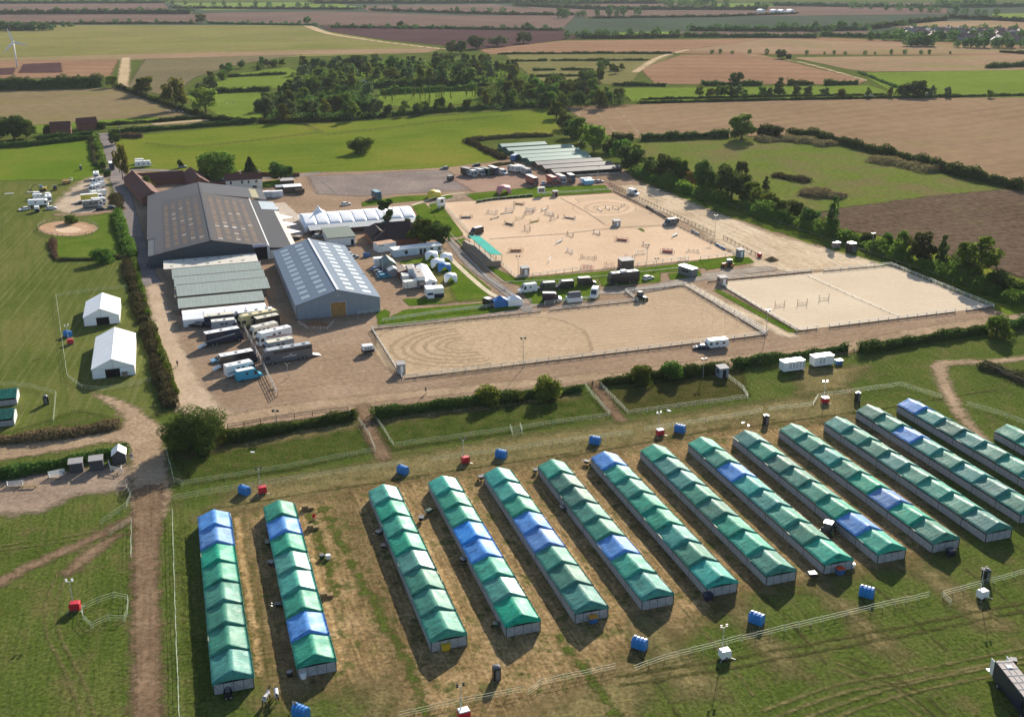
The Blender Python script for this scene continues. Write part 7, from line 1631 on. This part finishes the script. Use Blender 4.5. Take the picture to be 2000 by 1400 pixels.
# sand heap, muck heap
def heap(lab,p,rx,ry,h,m,name='sand_heap',cat='heap'):
    rs=np.random.RandomState(3); n,k=22,7; V=[];F=[]
    for j in range(k+1):
        f=j/k
        for i in range(n): a=6.2832*i/n; q=1+.12*math.sin(3*a+1)+.07*math.sin(7*a); V.append((rx*q*(1-f)*math.cos(a),ry*q*(1-f)*math.sin(a),h*(f**.85)+rs.uniform(-.05,.05)*(0<j<k)))
    for j in range(k):
        for i in range(n): q=(i+1)%n; F.append((j*n+i,j*n+q,(j+1)*n+q,(j+1)*n+i))
    me=bpy.data.meshes.new(name); me.from_pydata(V,[],F); me.materials.append(m); o=link(name,me); o.location=G(*p); tag(o,lab,cat)
heap('heap of brown sand on the gravel strip',(1507,509),2.6,2.4,1.5,paint('heap_brown',(.16,.11,.05),.95,.1,0,.3,2)); heap('reddish brown muck heap inside its rail pen at the silver barn',(619,637),3.4,2.2,1.5,paint('muck',(.20,.10,.055),.95,.1,0,.35,2),'muck_heap')
for p,l,m_ in (((1483,503),'red drum by the end of the brown rail fence',redm),((1322,434),'dark purple drum beside the brown rail fence',cp('plum2',(.06,.03,.08)))):
    t=thing('drum',l,'drum',G(*p),.4); MB().cyl((0,-.5,.8),(0,.5,.8),.8,.8,m_,14).build('shell',t); MB().cyl((0,-.54,.8),(0,.54,.8),.3,.3,CK,10).build('hub',t)
# bits round the stable rows
def barrow(lab,p,m,rot=0,name='wheelbarrow',top=None):
    t=thing(name,lab,'wheelbarrow',G(*p),ROW+rot); q=[(-.42,-.55),(.42,-.55),(.42,.55),(-.42,.55)]; MB().loft([[(x*.75,y*.75,.35) for x,y in q],[(x*1.1,y*1.1,.95) for x,y in q]],m).build('tray',t)
    if top: MB().box(-.5,.5,-.62,.62,.96,1.05,top).build('load',t)
    MB().cyl((-.08,-.75,.22),(.08,-.75,.22),.22,.22,tyre_m,10).build('wheel',t); MB().bar((-.35,.5,.5),(-.38,1.15,.85),.06,steel).bar((.35,.5,.5),(.38,1.15,.85),.06,steel).build('handle',t); return t
def muckbin(lab,p,m,top=None):
    t=thing('muck_bin',lab,'bin',G(*p),ROW); q=[(-.7,-.55),(.7,-.55),(.7,.55),(-.7,.55)]; MB().loft([[(x*.8,y*.8,.12) for x,y in q],[(x,y,1.15) for x,y in q]],m).build('bin_body',t); MB().box(-.74,.74,-.6,.6,1.15,1.24,top or m).build('lid',t)
    for x in (-.5,.5): MB().cyl((x,-.5,.1),(x,-.4,.1),.1,.1,tyre_m,8).build('wheel',t)
muckbin('yellow muck bin at the end of the third stable row',(870,1269),cp('bin_yellow',(.55,.36,.02))); muckbin('blue bin with an orange lid at a stable row end',(1158,1216),CB,cp('lid_orange',(.62,.28,.04))); muckbin('dark blue bin at the near end of the row beginning with a blue bay',(1382,1171),CN); muckbin('dark blue bin with a red lid at a stable row end',(1640,1121),CB,cp('lid_red',(.60,.08,.02))); muckbin('dark blue bin at the end of the eleventh stable row',(1856,1084),CN)
t=thing('quad_bike','black quad bike with a small box at the end of the first stable row','quad bike',G(446,1360),ROW); MB().box(-.5,.5,-.8,.8,.45,.9,CK).box(-.3,.3,-.2,.9,.9,1.1,CG).build('body',t); wheels(t,(-.35,.35),1.5,.3,.22); MB().bar((-.4,-.6,1.15),(.4,-.6,1.15),.06,CK).build('handlebar',t)
for k,(p,l) in enumerate((((524,1066),'second stable row, by its third bay'),((531,1106),'second stable row, by its fourth bay'),((545,1187),'second stable row, by its sixth bay'),((741,1046),'third stable row, upper one'),((750,1072),'third stable row, lower one'),((905,1100),'fourth stable row, beside its blue bays'),((970,1226),'fourth stable row, at its near corner'),((940,938),'fifth stable row, at its far corner'),((1046,924),'sixth stable row, at its far corner'),((1100,998),'sixth stable row, by its third bay'),((1146,907),'row that starts blue, at its far corner'),((1586,1128),'row with the red topped bin, near its corner'),((838,1003),'third stable row, on its right side'),((823,1018),'gap right of the third stable row'))):
    barrow('dark wheelbarrow in the shade of the '+l if k<12 else 'dark wheelbarrow at the '+l,p,CK if k%3 else CE,k*.7,top=CG if k%2 else None)
straw_m = paint('bale_straw',(.25,.18,.09),.95,.1,0,.25,2)
for p,l in (((611,1033),'straw bale stack beside the blue second bay of the second row'),((638,1166),'long straw bale beside the sixth bay of the second row'),((601,995),'loose straw bale at the far corner of the second row'),((548,1150),'straw bale in the shade left of the second row')):
    t=thing('straw_bale',l,'straw bale',G(*p),ROW-.05); MB().box(-1.1,1.1,-.45,.45,0,.55,straw_m).box(-1.,.1,-.42,.42,.56,1.0,straw_m).build('straw',t); MB().box(-.4,-.36,-.47,.47,0,.57,CE).box(.5,.54,-.47,.47,0,.57,CE).build('twine',t)
t=thing('folding_chair','bright red folding chair on the straw beside the second stable row','chair',G(614,1014),.4); MB().box(-.28,.28,-.28,.28,.42,.48,redm).build('seat',t); MB().box(-.28,.28,.25,.31,.48,1.0,redm).build('backrest',t)
for x in (-.25,.25):
    for y in (-.25,.25): MB().box(x-.03,x+.03,y-.03,y+.03,0,.42,steel).build('leg',t)
for p,l,m_ in (((629,1091),'dark tub standing right of the second stable row',CE),((641,1091),'white tub next to the dark tub',CW),((566,1320),'black tub with a white sack at the near corner of the second row',CK),((593,1324),'white box before the near gable of the second row',CW),((1685,1126) if 0 else (1664,1108),'white box at the right corner of the row with the red topped bin',CW)):
    t=thing('tub',l,'tub',G(*p),.3); MB().cyl((0,0,0),(0,0,.8),.42,.5,m_,12).build('shell',t); MB().cyl((0,0,.8),(0,0,.86),.44,.42,CG if m_ is not CW else CW,12).build('lid',t)
t=thing('crate','brown timber crate at the doorway of the nearer white marquee','crate',G(244,734),ROW); MB().box(-.7,.7,-.6,.6,0,1.1,wood_l).build('box',t); MB().box(-.72,.72,-.62,.62,1.1,1.16,wood_d).build('lid',t)
t=thing('bin','dark green bin at the doorway of the farther white marquee','bin',G(225,628),ROW); MB().box(-.6,.6,-.4,.4,.1,1.2,CE).build('bin_body',t); MB().box(-.64,.64,-.44,.44,1.2,1.28,CE).build('lid',t)
for p,l,n in (((30,950),'rack of stacked pale barrier panels at the left edge of the storage yard',5),((111,932),'leaning pile of white barrier panels beside the hedge',6)):
    t=thing('panel_stack',l,'barrier stack',G(*p),.12)
    for k in range(n): o=MB().bar((-1.6,0,.2+k*.22),(1.6,.1*k,.25+k*.22+(.25 if n>5 else 0)),.13,CS if n<6 else CW).build('stacked_panel',t)
    MB().box(-1.5,-1.4,-.3,.3,0,1.2,steel).box(1.4,1.5,-.3,.3,0,1.2,steel).build('leg',t)
t=thing('bench','long weathered plank bench beside the rack of panels','bench',G(57,953),.1); MB().box(-1.5,1.5,-.3,.3,.45,.55,straw_m).build('seat',t); MB().box(-1.3,-1.2,-.25,.25,0,.45,wood_d).box(1.2,1.3,-.25,.25,0,.45,wood_d).build('leg',t)
fence('pair of white gates standing open in front of the small shelter',[(213,908),(217,921),(238,925),(238,918)],h=1.2,sp=2.5)
# stable tents at the left edge
for p,l in (((14,792),'short green stable tent at the left edge, the farther of two'),((8,833),'short green stable tent at the left edge, the nearer of two')):
    a,b=toab(p); t,h_,L_=gable('stable_tent',l,'stable tent',a-9,a+2.2,b,b+5.6,1.9,3.2,cover_mat('g',1),panel_m,.15,along='a',th=.05); MB().box(h_,h_+.04,.2,L_-.2,1.4,1.85,dark).build('vent',t); MB().box(-h_+.1,h_-.1,L_,L_+.05,.1,1.9,CW).build('end_wall',t)
tube('blue barrel tank beside the nearer left edge stable tent',(27,815),.7,1.3,CB,CB,'barrel','barrel',None)

# people and horses: one continuous skinned body each
def skinned(name, joints, edges, mats_fn, lev=1):
    me=bpy.data.meshes.new(name); me.from_pydata([j[:3] for j in joints],edges,[]); o=bpy.data.objects.new(name,me); col.objects.link(o)
    md=o.modifiers.new('skin','SKIN'); 
    for i,j in enumerate(joints): me.skin_vertices[0].data[i].radius=(j[3],j[4] if len(j)>4 else j[3])
    me.skin_vertices[0].data[0].use_root=True
    sb=o.modifiers.new('sub','SUBSURF'); sb.levels=lev; sb.render_levels=lev
    dg=bpy.context.evaluated_depsgraph_get(); m2=bpy.data.meshes.new_from_object(o.evaluated_get(dg)); bpy.data.objects.remove(o)
    ms=[]; 
    for p in m2.polygons:
        m=mats_fn(p.center)
        if m not in ms: ms.append(m)
    m2.materials.clear()
    for m in ms: m2.materials.append(m)
    for p in m2.polygons: p.material_index=ms.index(mats_fn(p.center)); p.use_smooth=True
    return m2
skin_=paint('skin',(.45,.27,.19),.6)
def person(lab,p,rz,top,legs,walk=.16,arm=.1,reach=0):
    J=[(0,0,.95,.15,.11),(0,.0,1.2,.15,.1),(0,0,1.42,.17,.1),(0,0,1.54,.06),(0,.03,1.68,.105,.12),(-.2,0,1.43,.07),(-.25,arm,1.15,.05),(-.24,arm+.12+reach,.95+reach*.6,.038),(-.24,arm+.2+reach,.88+reach*.6,.04),(.2,0,1.43,.07),(.25,-arm,1.15,.05),(.24,-arm+.06+reach*2,.93+reach*.6,.038),(.24,-arm+.1+reach*2,.85+reach*.6,.04),
       (-.1,0,.88,.1),(-.11,walk,.5,.075),(-.11,walk*.9,.1,.05),(-.11,walk*.9+.16,.04,.045),(.1,0,.88,.1),(.11,-walk*.5,.5,.075),(.11,-walk*1.3,.1,.05),(.11,-walk*1.3+.16,.04,.045)]
    Ed=[(0,1),(1,2),(2,3),(3,4),(2,5),(5,6),(6,7),(7,8),(2,9),(9,10),(10,11),(11,12),(0,13),(13,14),(14,15),(15,16),(0,17),(17,18),(18,19),(19,20)]
    f=lambda c: skin_ if c.z>1.53 or (abs(c.x)>.17 and c.z<.93+reach*.6 and c.z>.7) else (top if c.z>.96 else (legs if c.z>.1 else CK))
    t=thing('person',lab,'person',G(*p),rz); b=link('body',skinned('body',J,Ed,f),t)
    MB().loft([[(.12*s*math.cos(q*.785),.03+.13*s*math.sin(q*.785)-.02,z) for q in range(8)] for z,s in ((1.66,1.),(1.75,1.02),(1.82,.7),(1.85,.2))],paint('hair_dark',(.05,.03,.02),.7)).build('hair',t,smooth=True)
    return t
person('person in a dark top and pale trousers walking on the lane by the warm-up arena',(832,769),2.6,CK,cp('trouser_pale',(.45,.40,.36))); person('dark clothed person walking on the pale yard lane',(347,716),.3,CK,CN); person('person in dark clothes standing at the second field path',(1157,757),1,CK,CN); person('person in a grey top beside the blue tank at the bottom edge',(573,1386),-1.2,cp('top_grey',(.34,.34,.36)),CK,.05,.1,.25); person('person standing in the dark doorway light beside the cream roof',(508,519),.5,cp('top_red',(.3,.05,.05)),CK); person('person between two stable rows behind the green tractor',(1577,1060),.5,CK,CN); person('person in blue beside the small white roofed shelter',(258,900),1.,CB,CW); person('dark person by the wall where the yard lane begins',(289,524),.4,CK,CK)
hg=paint('horse_grey',(.50,.47,.46),.6,.2,0,.18,2); hd=paint('horse_dark',(.035,.028,.026),.6,.2)
def horse(lab,p,rz,rug=None,head=0.,turn=0):
    J=[(0,-.55,1.22,.30,.33),(0,-.15,1.2,.33,.36),(0,.3,1.2,.31,.36),(0,.62,1.28,.24,.32),(0,.9,1.55+head*.4,.15,.2),(turn*.3,1.15,1.85+head*.8,.11,.14),(turn*.6,1.38,1.83+head*1.2,.09,.12),(turn,1.62,1.58+head*1.4,.065,.075),(0,-.9,1.25,.22,.26),
       (-.18,.6,.9,.13),(-.18,.6,.5,.075),(-.18,.58,.1,.05),(-.18,.62,.03,.065),(.18,.66,.9,.13),(.18,.72,.5,.075),(.18,.74,.1,.05),(.18,.78,.03,.065),
       (-.2,-.78,.92,.17),(-.2,-.7,.68,.10),(-.2,-.95,.5,.07),(-.2,-.9,.1,.05),(-.2,-.86,.03,.065),(.2,-.72,.92,.17),(.2,-.6,.68,.10),(.2,-.82,.5,.07),(.2,-.75,.1,.05),(.2,-.71,.03,.065)]
    Ed=[(1,0),(1,2),(2,3),(3,4),(4,5),(5,6),(6,7),(0,8),(3,9),(9,10),(10,11),(11,12),(3,13),(13,14),(14,15),(15,16),(8,17),(17,18),(18,19),(19,20),(20,21),(8,22),(22,23),(23,24),(24,25),(25,26)]
    J=[J[1],J[0]]+J[2:]; mp={0:1,1:0}; Ed=[(mp.get(a,a),mp.get(b,b)) for a,b in Ed]
    f=lambda c: hd if (c.z<.78 or c.y>.85) else (rug or hg)
    t=thing('horse',lab,'horse',G(*p),rz); link('body',skinned('body',J,Ed,f),t)
    MB().loft([[(.09*s*math.cos(q*1.05),y+.09*s*math.sin(q*1.05),z) for q in range(6)] for z,y,s in ((1.35,-1.12,.6),(1.1,-1.25,1.),(.7,-1.28,.9),(.4,-1.26,.2))],hd).build('tail',t,smooth=True)
    MB().prism([(-.03,0),(.03,0),(.0,.2)],0,.06,hd).build('ear',t).location=(turn*.4-.08,1.2,1.95+head*.9); MB().prism([(-.03,0),(.03,0),(.0,.2)],0,.06,hd).build('ear',t).location=(turn*.4+.08,1.2,1.95+head*.9)
    MB().prismy([(.72,1.55),(.9,1.78+head*.3),(1.12,2.02+head*.8),(1.2,1.97+head*.8),(.95,1.6)],-.025,.025,hd).build('mane',t); return t
g0=heading((512,1372),(530,1345))
horse('grey horse with a dark neck and tail between the first two stable rows',(521,1372),g0-math.pi/2); horse('pale grey horse with dark legs facing the camera, right of the other horse',(541,1364),R(197),cp('horse_white',(.66,.66,.70)),-.35)
for k,(x,y) in enumerate(((327,219),(333,220),(341,220),(350,219),(357,220),(443,204),(457,201))):
    t=thing('sheep','one of the white sheep grazing far off in the paddocks','sheep',G(x,y),k*1.3,'grazing sheep'); r=[[(.35*s*math.cos(q*.785),yy,.62+.3*s*math.sin(q*.785)) for q in range(8)] for yy,s in ((-.6,.4),(-.4,1),(.3,1),(.55,.6))]
    MB().loft(r,CW).build('fleece',t,smooth=True); MB().box(-.1,.1,.55,.85,.5,.78,CK).build('head',t)
    for q,yy in ((-.2,-.4),(.2,-.4),(-.2,.35),(.2,.35)): MB().box(q-.05,q+.05,yy-.05,yy+.05,0,.4,CK).build('leg',t)
for x,y,l in ((1697,189.5,'white van driving on the distant road behind the stubble'),(1815,189,'second white van on the distant road, farther right')): van(l,(x,y),(x+10,y-.4),CW,6.5,2.9,CW)
t=thing('site_cabin','long white cabin at the foot of the dark wood','cabin',G(706,164),.1); MB().box(-6,6,-1.5,1.5,.2,3,CW).build('body',t); MB().box(-6.1,6.1,-1.6,1.6,3,3.2,CS).build('roof',t)
# wisps of litter on the grass
for x,y,l in ((1452,826,'first'),(1462,831,'second'),(1306,802,'third'),(493,883,'fourth')):
    t=thing('litter_bag','torn white plastic sheet lying on the grass, the %s'%l if 0 else {'first':'torn white plastic sheet on the straw by the black toilet','second':'second white plastic sheet beside the torn one','third':'small white sheet below the right hand barrier run','fourth':'white scrap on the rough grass strip'}[l],'plastic sheet',G(x,y),x); MB().loft([[(-.6,-.3,0),(.6,-.35,0),(.5,.4,0),(-.5,.3,0)],[(-.4,-.2,.12),(.45,-.1,.15),(.3,.3,.1),(-.3,.2,.14)]],CW).build('sheet',t)

# ================================================================== HAZE
hz = MB().box(-4200,4200,-300,7500,-1,130,None) if 0 else MB()
hm_ = bpy.data.materials.new('haze'); hm_.use_nodes = True; n_ = hm_.node_tree; n_.nodes.remove(n_.nodes['Principled BSDF'])
pv = n_.nodes.new('ShaderNodeVolumePrincipled'); pv.inputs['Color'].default_value = (.80,.88,1,1); pv.inputs['Density'].default_value = .000028; pv.inputs['Anisotropy'].default_value = .2
n_.links.new(pv.outputs[0], n_.nodes['Material Output'].inputs['Volume'])
hz.box(-9500,9500,-260,9500,-1,110,hm_); o = hz.build('haze'); o['kind'] = 'stuff'; o['label'] = 'thin pale haze over the whole plain'
